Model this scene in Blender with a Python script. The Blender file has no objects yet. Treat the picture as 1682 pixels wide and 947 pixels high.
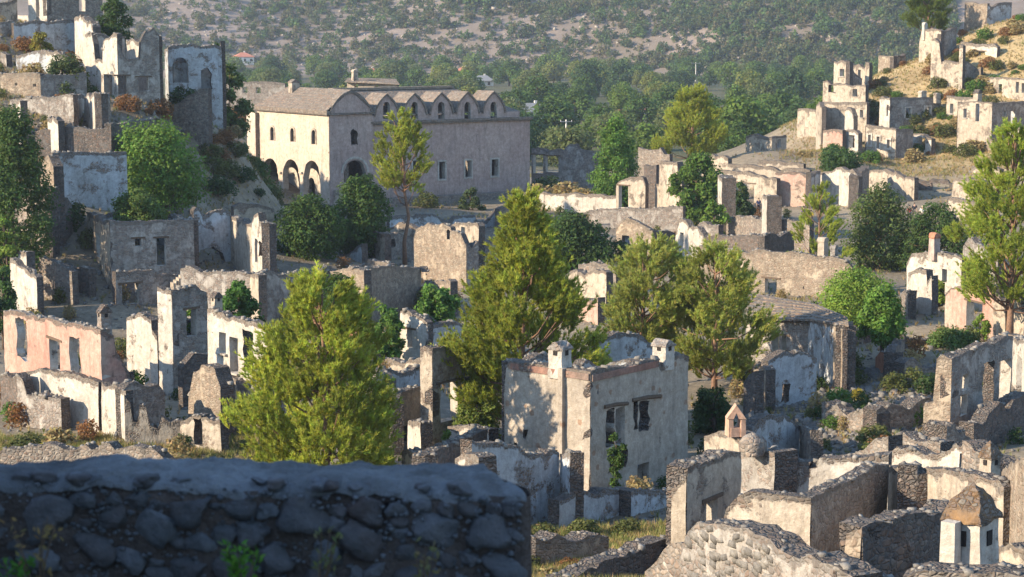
import bpy, bmesh, math, random
import numpy as np
from mathutils import Vector, noise
# ------------------------------------------------------------------ camera, sky, sun, exposure
scene = bpy.context.scene
C = scene.collection
R = math.radians
F = 70.0 / 36.0 * 1682
PITCH = math.atan((473.5 - 40) / F)
cam = bpy.data.cameras.new('camera'); cam_o = bpy.data.objects.new('camera', cam); C.objects.link(cam_o)
cam.lens = 70; cam.sensor_width = 36; cam.clip_start = 0.1; cam.clip_end = 9000
cam_o.location = (0, 0, 0); cam_o.rotation_euler = (math.pi / 2 - PITCH, 0, 0)
cam.dof.use_dof = True; cam.dof.focus_distance = 130; cam.dof.aperture_fstop = 4.8
scene.camera = cam_o
scene.render.engine = 'CYCLES'
SUN_AZ = Vector((-0.93, -0.37, 0)).normalized(); SUN_EL = R(24)
world = bpy.data.worlds.new('World'); scene.world = world; world.use_nodes = True
wn = world.node_tree; wn.nodes.clear()
sky = wn.nodes.new('ShaderNodeTexSky'); sky.sky_type = 'NISHITA'; sky.sun_disc = False
sky.sun_elevation = SUN_EL; sky.sun_rotation = math.atan2(SUN_AZ.x, SUN_AZ.y)
sky.air_density = 1.4; sky.dust_density = 0.25; sky.ozone_density = 4.5; sky.altitude = 150
bg = wn.nodes.new('ShaderNodeBackground'); bg.inputs[1].default_value = 0.15
wo = wn.nodes.new('ShaderNodeOutputWorld')
wn.links.new(sky.outputs[0], bg.inputs[0]); wn.links.new(bg.outputs[0], wo.inputs[0])
sl = bpy.data.lights.new('sun', 'SUN'); sl.energy = 4.8; sl.angle = R(0.53); sl.color = (1.0, 0.84, 0.62)
so = bpy.data.objects.new('sun', sl); C.objects.link(so)
sdir = Vector((SUN_AZ.x * math.cos(SUN_EL), SUN_AZ.y * math.cos(SUN_EL), math.sin(SUN_EL)))
so.rotation_euler = sdir.to_track_quat('Z', 'Y').to_euler(); so.location = (-60, -30, 60)
scene.view_settings.view_transform = 'Standard'; scene.view_settings.look = 'None'
scene.view_settings.exposure = 1.2; scene.view_settings.gamma = 1.0
scene.view_settings.use_curve_mapping = False
scene.cycles.max_bounces = 5; scene.cycles.diffuse_bounces = 3; scene.cycles.transparent_max_bounces = 4

# ------------------------------------------------------------------ helpers
rnd = random.Random(7)
nprng = np.random.default_rng(11)
cp, sp = math.cos(PITCH), math.sin(PITCH)
def ray(px, py):
    x = (px - 841) / F; v = -(py - 473.5) / F
    return Vector((x, cp + v * sp, -sp + v * cp))
def P(px, py, D):                     # photo pixel + distance north -> point
    d = ray(px, py); return d * (D / d.y)
def obj(name, me, parent=None, kind=None):
    o = bpy.data.objects.new(name, me); C.objects.link(o)
    if parent is not None: o.parent = parent
    if kind: o['kind'] = kind
    return o
def empty(name, label, cat, loc=(0, 0, 0), group=None, rz=0):
    o = bpy.data.objects.new(name, None); C.objects.link(o); o.location = loc; o.rotation_euler = (0, 0, rz)
    o.empty_display_size = 0.2
    return tag(o, label, cat, group)
def tag(o, label, cat, group=None):
    o['label'] = label; o['category'] = cat
    if group: o['group'] = group
    return o
def npmesh(name, V, faces, mats, mi=None, smooth=False, col=None, dom='FACE'):
    """V (n,3); faces (m,k) array; col per-face rgb -> 'Col' corner-free face attribute"""
    V = np.asarray(V, dtype=np.float32); faces = np.asarray(faces, dtype=np.int32)
    m, k = faces.shape
    me = bpy.data.meshes.new(name)
    me.vertices.add(len(V)); me.vertices.foreach_set('co', V.ravel())
    me.loops.add(m * k); me.loops.foreach_set('vertex_index', faces.ravel())
    me.polygons.add(m); me.polygons.foreach_set('loop_start', np.arange(0, m * k, k, dtype=np.int32))
    for mt in (mats if isinstance(mats, (list, tuple)) else [mats]): me.materials.append(mt)
    if mi is not None: me.polygons.foreach_set('material_index', np.asarray(mi, dtype=np.int32))
    if smooth: me.polygons.foreach_set('use_smooth', np.ones(m, dtype=bool))
    if col is not None:
        a = me.attributes.new('Col', 'FLOAT_COLOR', dom)
        c4 = np.ones((len(col), 4), dtype=np.float32); c4[:, :3] = col
        a.data.foreach_set('color', c4.ravel())
    me.update(calc_edges=True); me.validate()
    return me
class MB:                             # collects boxes, prisms, tubes into one mesh
    def __init__(s): s.v = []; s.f = []; s.m = []
    def add(s, vs, fs, mi=0):
        b = len(s.v); s.v += [tuple(v) for v in vs]
        for f in fs: s.f.append([b + i for i in f]); s.m.append(mi)
    def box(s, c, d, rz=0, mi=0, taper=1.0):
        x, y, z = d[0] / 2, d[1] / 2, d[2] / 2; cs, sn = math.cos(rz), math.sin(rz); vs = []
        for kz in (-1, 1):
            t = taper if kz > 0 else 1
            for kx, ky in ((-1, -1), (1, -1), (1, 1), (-1, 1)):
                a, b = kx * x * t, ky * y * t
                vs.append((c[0] + a * cs - b * sn, c[1] + a * sn + b * cs, c[2] + kz * z))
        s.add(vs, [(0, 3, 2, 1), (4, 5, 6, 7), (0, 1, 5, 4), (1, 2, 6, 5), (2, 3, 7, 6), (3, 0, 4, 7)], mi)
    def tube(s, pts, rad, n=7, mi=0):
        rings = []
        for i, p in enumerate(pts):
            p = Vector(p); q = Vector(pts[min(i + 1, len(pts) - 1)]) - Vector(pts[max(i - 1, 0)])
            q.normalize(); ax = q.orthogonal().normalized(); ay = q.cross(ax)
            r = rad[i] if isinstance(rad, (list, tuple)) else rad
            rings.append([p + ax * r * math.cos(2 * math.pi * k / n) + ay * r * math.sin(2 * math.pi * k / n) for k in range(n)])
        b = len(s.v); s.v += [tuple(v) for r_ in rings for v in r_]
        for i in range(len(pts) - 1):
            for k in range(n):
                s.f.append([b + i * n + k, b + i * n + (k + 1) % n, b + (i + 1) * n + (k + 1) % n, b + (i + 1) * n + k]); s.m.append(mi)
        s.f.append([b + (len(pts) - 1) * n + k for k in range(n)]); s.m.append(mi)
        s.f.append([b + k for k in reversed(range(n))]); s.m.append(mi)
    def mesh(s, name, mats, smooth=False):
        me = bpy.data.meshes.new(name); me.from_pydata(s.v, [], s.f)
        for mt in (mats if isinstance(mats, (list, tuple)) else [mats]): me.materials.append(mt)
        for p, i in zip(me.polygons, s.m): p.material_index = i; p.use_smooth = smooth
        me.update(); return me
    def build(s, name, mats, parent=None, smooth=False): return obj(name, s.mesh(name, mats, smooth), parent)

# ------------------------------------------------------------------ materials
class NT:
    def __init__(s, name):
        s.mat = bpy.data.materials.new(name); s.mat.use_nodes = True; s.t = s.mat.node_tree; s.t.nodes.clear()
        s.out = s.n('ShaderNodeOutputMaterial'); s.b = s.n('ShaderNodeBsdfPrincipled'); s.l(s.b.outputs[0], s.out.inputs[0])
        s.b.inputs['Roughness'].default_value = 0.9; s.b.inputs['Specular IOR Level'].default_value = 0.15
    def n(s, t, **k):
        o = s.t.nodes.new(t)
        for a, b in k.items(): setattr(o, a, b)
        return o
    def l(s, a, b): s.t.links.new(a, b)
    def pos(s, scale=(1, 1, 1)):
        g = s.n('ShaderNodeNewGeometry'); m = s.n('ShaderNodeMapping'); m.inputs['Scale'].default_value = scale
        s.l(g.outputs['Position'], m.inputs[0]); return m.outputs[0]
    def noise(s, v, sc, det=5, rough=0.6, dist=0.0):
        o = s.n('ShaderNodeTexNoise'); o.inputs['Scale'].default_value = sc; o.inputs['Detail'].default_value = det
        o.inputs['Roughness'].default_value = rough; o.inputs['Distortion'].default_value = dist
        s.l(v, o.inputs['Vector']); return o.outputs[0]
    def vor(s, v, sc, feat='F1', rndm=1.0):
        o = s.n('ShaderNodeTexVoronoi', feature=feat); o.inputs['Scale'].default_value = sc
        o.inputs['Randomness'].default_value = rndm; s.l(v, o.inputs['Vector']); return o
    def ramp(s, x, p0, p1, c0=(0, 0, 0), c1=(1, 1, 1)):
        r = s.n('ShaderNodeValToRGB'); e = r.color_ramp.elements
        e[0].position = p0; e[1].position = p1; e[0].color = (*c0, 1); e[1].color = (*c1, 1)
        s.l(x, r.inputs[0]); return r.outputs[0]
    def mix(s, f, a, b, mode='MIX'):
        m = s.n('ShaderNodeMix', data_type='RGBA', blend_type=mode)
        for inp, val in ((m.inputs[0], f), (m.inputs[6], a), (m.inputs[7], b)):
            if isinstance(val, (int, float)): inp.default_value = val
            elif isinstance(val, tuple): inp.default_value = (*val, 1)
            else: s.l(val, inp)
        return m.outputs[2]
    def math(s, op, a, b=0.0):
        m = s.n('ShaderNodeMath', operation=op)
        for inp, val in ((m.inputs[0], a), (m.inputs[1], b)):
            if isinstance(val, (int, float)): inp.default_value = val
            else: s.l(val, inp)
        return m.outputs[0]
    def bump(s, h, strength=0.5, dist=0.05):
        b = s.n('ShaderNodeBump'); b.inputs['Strength'].default_value = strength; b.inputs['Distance'].default_value = dist
        s.l(h, b.inputs['Height']); s.l(b.outputs[0], s.b.inputs['Normal'])
MT = {}
def m_wall(key, ca, cb, stone=0.35, stain=0.5, ssc=4.4, sc1=(0.36, 0.31, 0.25), sc2=(0.15, 0.135, 0.12), spots=None, bump=0.6):
    """weathered plaster over rubble: `stone` = share of bare rubble"""
    t = NT('mat_' + key); v = t.pos()
    big = t.noise(v, 0.28, 5, 0.65); mid = t.noise(v, 0.9, 7, 0.68, 0.4); fine = t.noise(v, 9, 5, 0.65)
    plaster = t.mix(t.ramp(big, 0.38, 0.62), ca, cb)
    plaster = t.mix(0.35, plaster, t.ramp(fine, 0.3, 0.7, (0.45, 0.43, 0.4), (1, 1, 1)), 'MULTIPLY')
    nz_ = t.n('ShaderNodeTexNoise'); nz_.inputs['Scale'].default_value = 2.2; nz_.inputs['Detail'].default_value = 3; t.l(v, nz_.inputs['Vector'])
    vm_ = t.n('ShaderNodeVectorMath', operation='MULTIPLY_ADD'); t.l(nz_.outputs[1], vm_.inputs[0]); vm_.inputs[1].default_value = (0.35, 0.35, 0.35); t.l(t.pos((1, 1, 1.5)), vm_.inputs[2])
    vw = vm_.outputs[0]
    vo = t.vor(vw, ssc); ve = t.vor(vw, ssc, 'DISTANCE_TO_EDGE')
    sep = t.n('ShaderNodeSeparateColor'); t.l(vo.outputs['Color'], sep.inputs[0])
    st = t.mix(sep.outputs[0], sc1, sc2)
    st = t.mix(t.math('MULTIPLY', sep.outputs[1], 0.45), st, (0.34, 0.2, 0.13))
    mort = t.ramp(ve.outputs['Distance'], 0.02, 0.10)
    st = t.mix(mort, tuple(0.62 * a + 0.02 for a in ca), st)
    st = t.mix(0.5, st, t.ramp(fine, 0.25, 0.75, (0.35, 0.35, 0.35), (1, 1, 1)), 'MULTIPLY')
    wt = t.n('ShaderNodeAttribute', attribute_name='wt').outputs['Fac']
    edge = t.ramp(t.math('ADD', wt, t.math('MULTIPLY', t.math('SUBTRACT', mid, 0.5), 1.5)), 0.50, 0.62)
    if stone >= 1: mask = None; col = st
    else:
        th = 0.72 - 0.44 * stone
        mask = t.ramp(t.math('ADD', mid, t.math('MULTIPLY', t.math('SUBTRACT', fine, 0.5), 0.22)), th - 0.02, th + 0.025)
        mask = t.math('MAXIMUM', mask, edge)
        col = t.mix(mask, plaster, st)
    if spots:
        v2 = t.vor(v, 1.5); s2 = t.n('ShaderNodeSeparateColor'); t.l(v2.outputs['Color'], s2.inputs[0])
        sm = t.math('MULTIPLY', t.ramp(t.math('ADD', v2.outputs['Distance'], t.math('MULTIPLY', fine, 0.25)), 0.30, 0.36, (1, 1, 1), (0, 0, 0)), t.math('GREATER_THAN', s2.outputs[0], 0.35))
        col = t.mix(t.math('MULTIPLY', sm, 0.8), col, spots)
    mot = t.noise(v, 2.6, 8, 0.75)
    col = t.mix(0.75, col, t.ramp(mot, 0.32, 0.66, (0.56, 0.53, 0.50), (1.14, 1.14, 1.14)), 'MULTIPLY')
    col = t.mix(t.math('MULTIPLY', edge, 0.35), col, (0.10, 0.09, 0.08))
    vs = t.pos((1.3, 1.3, 0.22)); streak = t.noise(vs, 1.7, 5, 0.7)
    col = t.mix(t.math('MULTIPLY', t.ramp(streak, 0.50, 0.72), stain), col, (0.075, 0.065, 0.06))
    fleck = t.noise(v, 26, 3, 0.7)
    col = t.mix(t.math('MULTIPLY', t.ramp(fleck, 0.58, 0.7), 0.45 * stain), col, (0.09, 0.08, 0.07))
    t.l(col, t.b.inputs['Base Color'])
    hs = t.ramp(ve.outputs['Distance'], 0.0, 0.22)
    h = hs if mask is None else t.mix(mask, t.mix(0.75, t.mix(0.0, (0.9,) * 3, (0.9,) * 3), fine), hs)
    h = t.mix(0.25, h, fine)
    t.bump(h, bump, 0.09)
    MT[key] = t.mat; return t.mat
m_wall('cream', (0.53, 0.455, 0.365), (0.44, 0.37, 0.29), 0.36, 0.48)
m_wall('white', (0.61, 0.56, 0.49), (0.52, 0.465, 0.40), 0.27, 0.42)
m_wall('tan', (0.50, 0.41, 0.31), (0.41, 0.335, 0.255), 0.68, 0.35, sc1=(0.48, 0.40, 0.31), sc2=(0.27, 0.23, 0.18))
m_wall('grey', (0.47, 0.43, 0.385), (0.36, 0.33, 0.295), 0.58, 0.5, sc1=(0.44, 0.40, 0.35), sc2=(0.21, 0.195, 0.18))
m_wall('rub', (0.43, 0.395, 0.35), (0.32, 0.29, 0.255), 1.0, 0.45, sc1=(0.48, 0.42, 0.35), sc2=(0.19, 0.17, 0.15))
m_wall('pink', (0.50, 0.28, 0.22), (0.50, 0.40, 0.325), 0.22, 0.38)
m_wall('blue', (0.54, 0.57, 0.60), (0.42, 0.43, 0.43), 0.38, 0.45)
m_wall('spot', (0.49, 0.425, 0.35), (0.40, 0.345, 0.285), 0.12, 0.42, spots=(0.30, 0.185, 0.12))
m_wall('top', (0.26, 0.235, 0.215), (0.18, 0.165, 0.155), 1.0, 0.65, ssc=6.0, sc1=(0.27, 0.245, 0.22), sc2=(0.10, 0.095, 0.09), bump=1.0)
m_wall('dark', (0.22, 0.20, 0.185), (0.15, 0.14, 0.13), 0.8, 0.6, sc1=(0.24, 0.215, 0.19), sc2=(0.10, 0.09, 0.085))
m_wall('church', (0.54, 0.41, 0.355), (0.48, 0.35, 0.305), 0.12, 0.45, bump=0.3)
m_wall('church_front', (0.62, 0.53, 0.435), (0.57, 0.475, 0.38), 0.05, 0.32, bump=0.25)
m_wall('slab', (0.32, 0.285, 0.24), (0.24, 0.21, 0.18), 1.0, 0.4, ssc=2.6, sc1=(0.34, 0.295, 0.245), sc2=(0.19, 0.165, 0.14))
def m_plain(key, c, rough=0.85, var=0.3, sc=6, bump=0.2):
    t = NT('mat_' + key); v = t.pos(); f = t.noise(v, sc, 5, 0.65)
    t.l(t.mix(t.ramp(f, 0.3, 0.7), tuple(x * (1 - var) for x in c), tuple(min(1, x * (1 + var)) for x in c)), t.b.inputs['Base Color'])
    t.b.inputs['Roughness'].default_value = rough; t.bump(f, bump, 0.03); MT[key] = t.mat; return t.mat
m_plain('near_black', (0.03, 0.025, 0.022)); m_plain('wood', (0.12, 0.085, 0.06), sc=12); m_plain('bark', (0.13, 0.09, 0.065), sc=7, bump=0.8)
m_plain('bark_pine', (0.22, 0.13, 0.085), sc=7, bump=0.8)
m_plain('terracotta', (0.38, 0.17, 0.10), sc=3); m_plain('tile_red', (0.42, 0.17, 0.11), sc=2); m_plain('housewhite', (0.72, 0.66, 0.58), sc=1)
m_plain('metal', (0.25, 0.25, 0.25), 0.5); m_wall('lichen', (0.30, 0.17, 0.07), (0.20, 0.185, 0.165), 0.6, 0.6, ssc=7, sc1=(0.27, 0.24, 0.20), sc2=(0.12, 0.11, 0.10))
m_plain('soil', (0.25, 0.19, 0.13), sc=2)
def m_leaf(key, trans=0.35, rough=0.65):
    t = NT('mat_' + key); a = t.n('ShaderNodeAttribute', attribute_name='Col')
    t.l(a.outputs['Color'], t.b.inputs['Base Color']); t.b.inputs['Roughness'].default_value = rough
    tr = t.n('ShaderNodeBsdfTranslucent'); t.l(a.outputs['Color'], tr.inputs[0])
    mx = t.n('ShaderNodeMixShader'); mx.inputs[0].default_value = trans
    t.l(t.b.outputs[0], mx.inputs[1]); t.l(tr.outputs[0], mx.inputs[2]); t.l(mx.outputs[0], t.out.inputs[0])
    MT[key] = t.mat
m_leaf('leaf', 0.45); m_leaf('needle', 0.55, 0.7); m_leaf('straw', 0.3, 0.9)
def m_stone(key, c1, c2, bump=0.7):
    t = NT('mat_' + key); v = t.pos(); oi = t.n('ShaderNodeObjectInfo')
    f = t.noise(v, 14, 6, 0.7); g = t.noise(v, 3.2, 4, 0.6)
    col = t.mix(oi.outputs['Random'], c1, c2); col = t.mix(t.ramp(g, 0.35, 0.7), col, tuple(0.45 * x for x in c1))
    col = t.mix(0.5, col, t.ramp(f, 0.3, 0.7, (0.35,) * 3, (1.15,) * 3), 'MULTIPLY')
    t.l(col, t.b.inputs['Base Color']); t.bump(f, bump, 0.04); MT[key] = t.mat
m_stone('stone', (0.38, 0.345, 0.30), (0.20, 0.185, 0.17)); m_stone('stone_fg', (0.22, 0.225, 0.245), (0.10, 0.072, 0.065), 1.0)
m_stone('stone_pale', (0.55, 0.48, 0.39), (0.36, 0.30, 0.24))
m_plain('brick', (0.44, 0.28, 0.20), sc=5)
m_wall('brickband', (0.36, 0.19, 0.14), (0.30, 0.22, 0.18), 0.3, 0.5)
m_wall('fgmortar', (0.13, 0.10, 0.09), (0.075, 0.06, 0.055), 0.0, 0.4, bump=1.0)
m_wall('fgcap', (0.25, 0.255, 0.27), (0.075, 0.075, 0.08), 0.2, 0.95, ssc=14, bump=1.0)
# ------------------------------------------------------------------ terrain
ctl = [(0, 0, -1.7), (-8, 0, -1.2), (8, 0, -2.0), (0, -20, 0.5), (-30, -12, 3), (30, -12, -2), (0, -60, 6), (-70, -60, 16), (70, -60, 4),
 (0, 10, -3.4), (-6, 10, -3.2), (5, 12, -4.3), (0, 25, -8), (-15, 30, -8.5), (15, 30, -9.5), (40, 30, -9), (-45, 30, -6), (0, 50, -15), (9, 46, -14.2),
 (20, 48, -14.2), (9, 60, -17.4), (-20, 60, -16.5), (20, 68, -18), (40, 65, -16), (0, 75, -20), (-25, 80, -20.3), (35, 85, -19.5), (-50, 70, -15),
 (-35, 96, -21), (-15, 95, -21.3), (0, 92, -21.3), (15, 95, -21.3), (28, 100, -20.5), (45, 105, -18), (-30, 120, -21.3), (0, 120, -21.3), (22, 120, -21),
 (40, 120, -20), (-25, 150, -21.3), (0, 150, -21.3), (30, 150, -21.3), (-42, 150, -20.5), (50, 150, -20), (-10, 180, -21.3), (20, 180, -21.3),
 (45, 180, -21.3), (-15, 208, -21.3), (0, 210, -21.3), (25, 212, -21.3), (52, 212, -21), (-22, 234, -21.3), (-12, 232, -21.3), (3, 252, -21.3), (-30, 250, -19),
 (-12, 262, -21.6), (-28.5, 236, -20.8), (-28, 226, -20.6), (-25, 218, -21.2), (-24, 205, -20.8), (-22, 194, -21), (-26, 211, -20.6), (-27.3, 219, -20.6), (-24, 186, -20.4), (20, 240, -21.3), (-80, 200, 2), (-80, 150, -8), (-80, 100, -13), (-65, 250, -7), (-120, 200, 7), (-100, 300, -6),
 (-60, 330, -14), (0, 330, -24.3), (60, 345, -24), (110, 300, 8), (130, 250, 10), (80, 205, -16), (95, 120, -13), (100, 380, -15), (-100, 420, -22),
 (0, 420, -25), (110, 430, -24), (30, 290, -23), (45, 272, -20)]
for a in [(200, 165, 186), (60, 210, 173), (130, 330, 160), (20, 152, 182), (80, 62, 206), (100, 38, 214), (320, 158, 196), (360, 168, 199), (150, 162, 190), (240, 169, 184), (230, 196, 180), (330, 213, 191),
          (390, 238, 246), (420, 330, 240), (300, 332, 188), (270, 200, 187), (280, 222, 182), (330, 240, 186), (366, 262, 206), (240, 240, 178), (440, 180, 272), (340, 335, 199), (390, 335, 225), (240, 330, 172), (40, 335, 160),
          (1240, 245, 262), (1480, 262, 258), (1400, 228, 266), (1500, 207, 269), (1610, 252, 256), (1410, 160, 283), (1560, 147, 278), (1640, 95, 285), (1520, 96, 300),
          (1600, 42, 302), (1682, 22, 300), (1330, 200, 290), (1450, 112, 302), (1660, 160, 272), (1380, 262, 250), (1560, 285, 240)]:
    p = P(*a); ctl.append(tuple(p))
CT = np.array(ctl, dtype=float)
def _phi(d): return d
_n = len(CT); _A = np.zeros((_n + 3, _n + 3))
_d = np.sqrt(((CT[:, None, :2] - CT[None, :, :2]) ** 2).sum(-1)); _A[:_n, :_n] = _phi(_d) - 0.6 * np.eye(_n)
_A[:_n, _n] = 1; _A[:_n, _n + 1:] = CT[:, :2]; _A[_n:, :_n] = _A[:_n, _n:].T
_w = np.linalg.solve(_A, np.concatenate([CT[:, 2], np.zeros(3)]))
def sstep(a, b, x): t = np.clip((x - a) / (b - a), 0, 1); return t * t * (3 - 2 * t)
_prm = np.random.default_rng(3).integers(0, 2**31, 4096)
def vnoise(x, y, s, seed=0):          # cheap value noise, vectorised
    x = x / s; y = y / s; xi = np.floor(x).astype(np.int64); yi = np.floor(y).astype(np.int64); fx = x - xi; fy = y - yi
    fx = fx * fx * (3 - 2 * fx); fy = fy * fy * (3 - 2 * fy)
    h = lambda a, b: _prm[(a * 73 + b * 1973 + seed * 131 + (a * b) % 977) % 4096] / 2.0**31
    return (h(xi, yi) * (1 - fx) + h(xi + 1, yi) * fx) * (1 - fy) + (h(xi, yi + 1) * (1 - fx) + h(xi + 1, yi + 1) * fx) * fy - 0.5
def GZ(x, y):
    x = np.atleast_1d(np.asarray(x, float)); y = np.atleast_1d(np.asarray(y, float))
    xc = np.clip(x, -125, 135); yc = np.clip(y, -70, 430)
    z = np.empty(len(x))
    for s in range(0, len(x), 20000):
        a, b = xc[s:s + 20000], yc[s:s + 20000]
        d = np.sqrt((a[:, None] - CT[None, :, 0]) ** 2 + (b[:, None] - CT[None, :, 1]) ** 2)
        z[s:s + 20000] = _phi(d) @ _w[:_n] + _w[_n] + _w[_n + 1] * a + _w[_n + 2] * b
    z += vnoise(x, y, 7, 1) * 0.55 + vnoise(x, y, 2.3, 2) * 0.25
    r = np.hypot(x, y * 1.0)
    hb = np.clip(r - (985 + 130 * vnoise(x, y, 260, 5)), 0, 1000)
    zf = -25.2 + vnoise(x, y, 60, 6) * 1.5 + hb * 0.30 + sstep(0, 60, hb) * (vnoise(x, y, 110, 7) * 16 + vnoise(x, y, 35, 8) * 5)
    k = sstep(380, 520, np.maximum(y, np.abs(x) * 1.6 + 60))
    return z * (1 - k) + zf * k
def gz(x, y): return float(GZ([x], [y])[0])
def on_ground(px, py, d0=60, d1=1500):   # where the pixel's ray meets the ground
    d = ray(px, py); t = np.concatenate([np.arange(d0, 420, 0.5), np.arange(420, d1, 2.0)]) / d.y
    below = d.z * t < GZ(d.x * t, d.y * t)
    i = int(np.argmax(below)) if below.any() else len(t) - 1
    return Vector((d.x * t[i], d.y * t[i], gz(d.x * t[i], d.y * t[i])))
def axis(lo, hi, a, b, st):
    mid = list(np.arange(a, b + 0.01, st)); up = []; dn = []; x, s = b, st
    while x < hi: s *= 1.13; x += min(s, 15); up.append(x)
    x, s = a, st
    while x > lo: s *= 1.13; x -= min(s, 15); dn.append(x)
    return np.array(dn[::-1] + mid + up)
gx = axis(-1500, 1500, -75, 95, 1.25); gy = axis(-260, 1850, 5, 310, 1.25)
GX, GY = np.meshgrid(gx, gy); vx, vy = GX.ravel(), GY.ravel(); vzz = GZ(vx, vy)
nx, ny = len(gx), len(gy); ii = (np.arange(ny - 1)[:, None] * nx + np.arange(nx - 1)[None, :]).ravel()
gf = np.stack([ii, ii + 1, ii + nx + 1, ii + nx], 1)
fx, fy = vx, vy; fr = np.hypot(fx, fy)
def lerp(a, b, k): return np.asarray(a)[None, :] * (1 - k[:, None]) + np.asarray(b)[None, :] * k[:, None]
n1 = np.clip(vnoise(fx, fy, 9, 21) + 0.5 + vnoise(fx, fy, 3, 22) * 0.7, 0, 1)
gc = lerp((0.19, 0.155, 0.115), (0.30, 0.245, 0.17), n1)
kr = sstep(28, 55, fx - (fy - 230) * 0.1) * sstep(225, 250, fy) * (1 - sstep(330, 400, fy))
gc = gc * (1 - kr[:, None]) + lerp((0.33, 0.23, 0.11), (0.42, 0.31, 0.16), n1) * kr[:, None]
kv = sstep(290, 360, fy) * (1 - kr)
gc = gc * (1 - kv[:, None]) + lerp((0.06, 0.075, 0.03), (0.14, 0.12, 0.06), n1) * kv[:, None]
kh = sstep(930, 1020, fr); nh = np.clip(vnoise(fx, fy, 60, 23) * 0.9 + 0.5 + vnoise(fx, fy, 23, 24) * 0.8 + vnoise(fx + fy, fy - fx, 31, 25) * 0.6, 0, 1)
gc = gc * (1 - kh[:, None]) + lerp((0.15, 0.12, 0.085), (0.29, 0.225, 0.18), nh) * kh[:, None]
t = NT('mat_ground'); at = t.n('ShaderNodeAttribute', attribute_name='Col'); v = t.pos()
f1 = t.noise(v, 1.9, 9, 0.78); f2 = t.noise(v, 0.12, 6, 0.7)
col = t.mix(0.8, at.outputs['Color'], t.ramp(f1, 0.3, 0.7, (0.42,) * 3, (1.4,) * 3), 'MULTIPLY')
col = t.mix(0.6, col, t.ramp(f2, 0.35, 0.65, (0.7,) * 3, (1.2,) * 3), 'MULTIPLY')
vo = t.vor(v, 4.0); sepn = t.n('ShaderNodeSeparateColor'); t.l(vo.outputs['Color'], sepn.inputs[0])
col = t.mix(t.math('MULTIPLY', t.math('GREATER_THAN', sepn.outputs[0], 0.72), t.ramp(vo.outputs['Distance'], 0.1, 0.3, (0.7,) * 3, (0,) * 3)), col, (0.42, 0.38, 0.32))
t.l(col, t.b.inputs['Base Color']); t.bump(f1, 0.8, 0.15)
ground = obj('ground', npmesh('ground', np.stack([vx, vy, vzz], 1), gf, t.mat, smooth=True, col=gc, dom='POINT'), kind='structure')
LOCAL = set()
# ------------------------------------------------------------------ stones
_bm = bmesh.new(); bmesh.ops.create_icosphere(_bm, subdivisions=1, radius=1); ICV = np.array([v.co[:] for v in _bm.verts]); ICF = np.array([[v.index for v in f.verts] for f in _bm.faces]); _bm.free()
CBV = np.array([[x, y, z] for z in (-1, 1) for y in (-1, 1) for x in (-1, 1)], float) * 0.72
CBF = np.array([[0, 2, 3], [0, 3, 1], [4, 5, 7], [4, 7, 6], [0, 1, 5], [0, 5, 4], [2, 6, 7], [2, 7, 3], [0, 4, 6], [0, 6, 2], [1, 3, 7], [1, 7, 5]])
def stone_verts(rng, flat=0.7):
    v = CBV * (1 + rng.uniform(-0.30, 0.22, (8, 3)))
    return v * np.array([1, rng.uniform(0.65, 1), rng.uniform(flat * 0.75, flat * 1.1)])
def rotz_rand(rng, n, tilt=0.5):
    a = rng.uniform(0, 6.283, n); b = rng.uniform(-tilt, tilt, n); c = rng.uniform(-tilt, tilt, n)
    ca, sa, cb, sb, cc, sc = np.cos(a), np.sin(a), np.cos(b), np.sin(b), np.cos(c), np.sin(c); z = np.zeros(n); o = np.ones(n)
    Z = np.stack([ca, -sa, z, sa, ca, z, z, z, o], 1).reshape(n, 3, 3)
    Y = np.stack([cb, z, sb, z, o, z, -sb, z, cb], 1).reshape(n, 3, 3)
    X = np.stack([o, z, z, z, cc, -sc, z, sc, cc], 1).reshape(n, 3, 3)
    return Z @ Y @ X
def rubble_mesh(name, pts, sizes, mat, rng=nprng, flat=0.7, tilt=0.5):
    n = len(pts); T = np.stack([stone_verts(rng, flat) for _ in range(12)]); pick = rng.integers(0, 12, n)
    V = np.einsum('nij,nkj->nki', rotz_rand(rng, n, tilt), T[pick] * np.asarray(sizes)[:, None, None]) + np.asarray(pts)[:, None, :]
    Fc = CBF[None] + (np.arange(n) * 8)[:, None, None]
    return npmesh(name, V.reshape(-1, 3), Fc.reshape(-1, 3), mat)
STONES = {}
def stone_meshes(mk):
    if mk not in STONES: STONES[mk] = [npmesh('stone', stone_verts(nprng, 0.72), CBF, MT[mk]) for _ in range(10)]
    return STONES[mk]
def stone(parent, p, s, mk='stone', rot=None):
    o = obj('stone', rnd.choice(stone_meshes(mk)), parent); o.location = p; o.scale = (s,) * 3
    o.rotation_euler = rot or (rnd.uniform(-.4, .4), rnd.uniform(-.4, .4), rnd.uniform(0, 6.28)); return o
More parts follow.
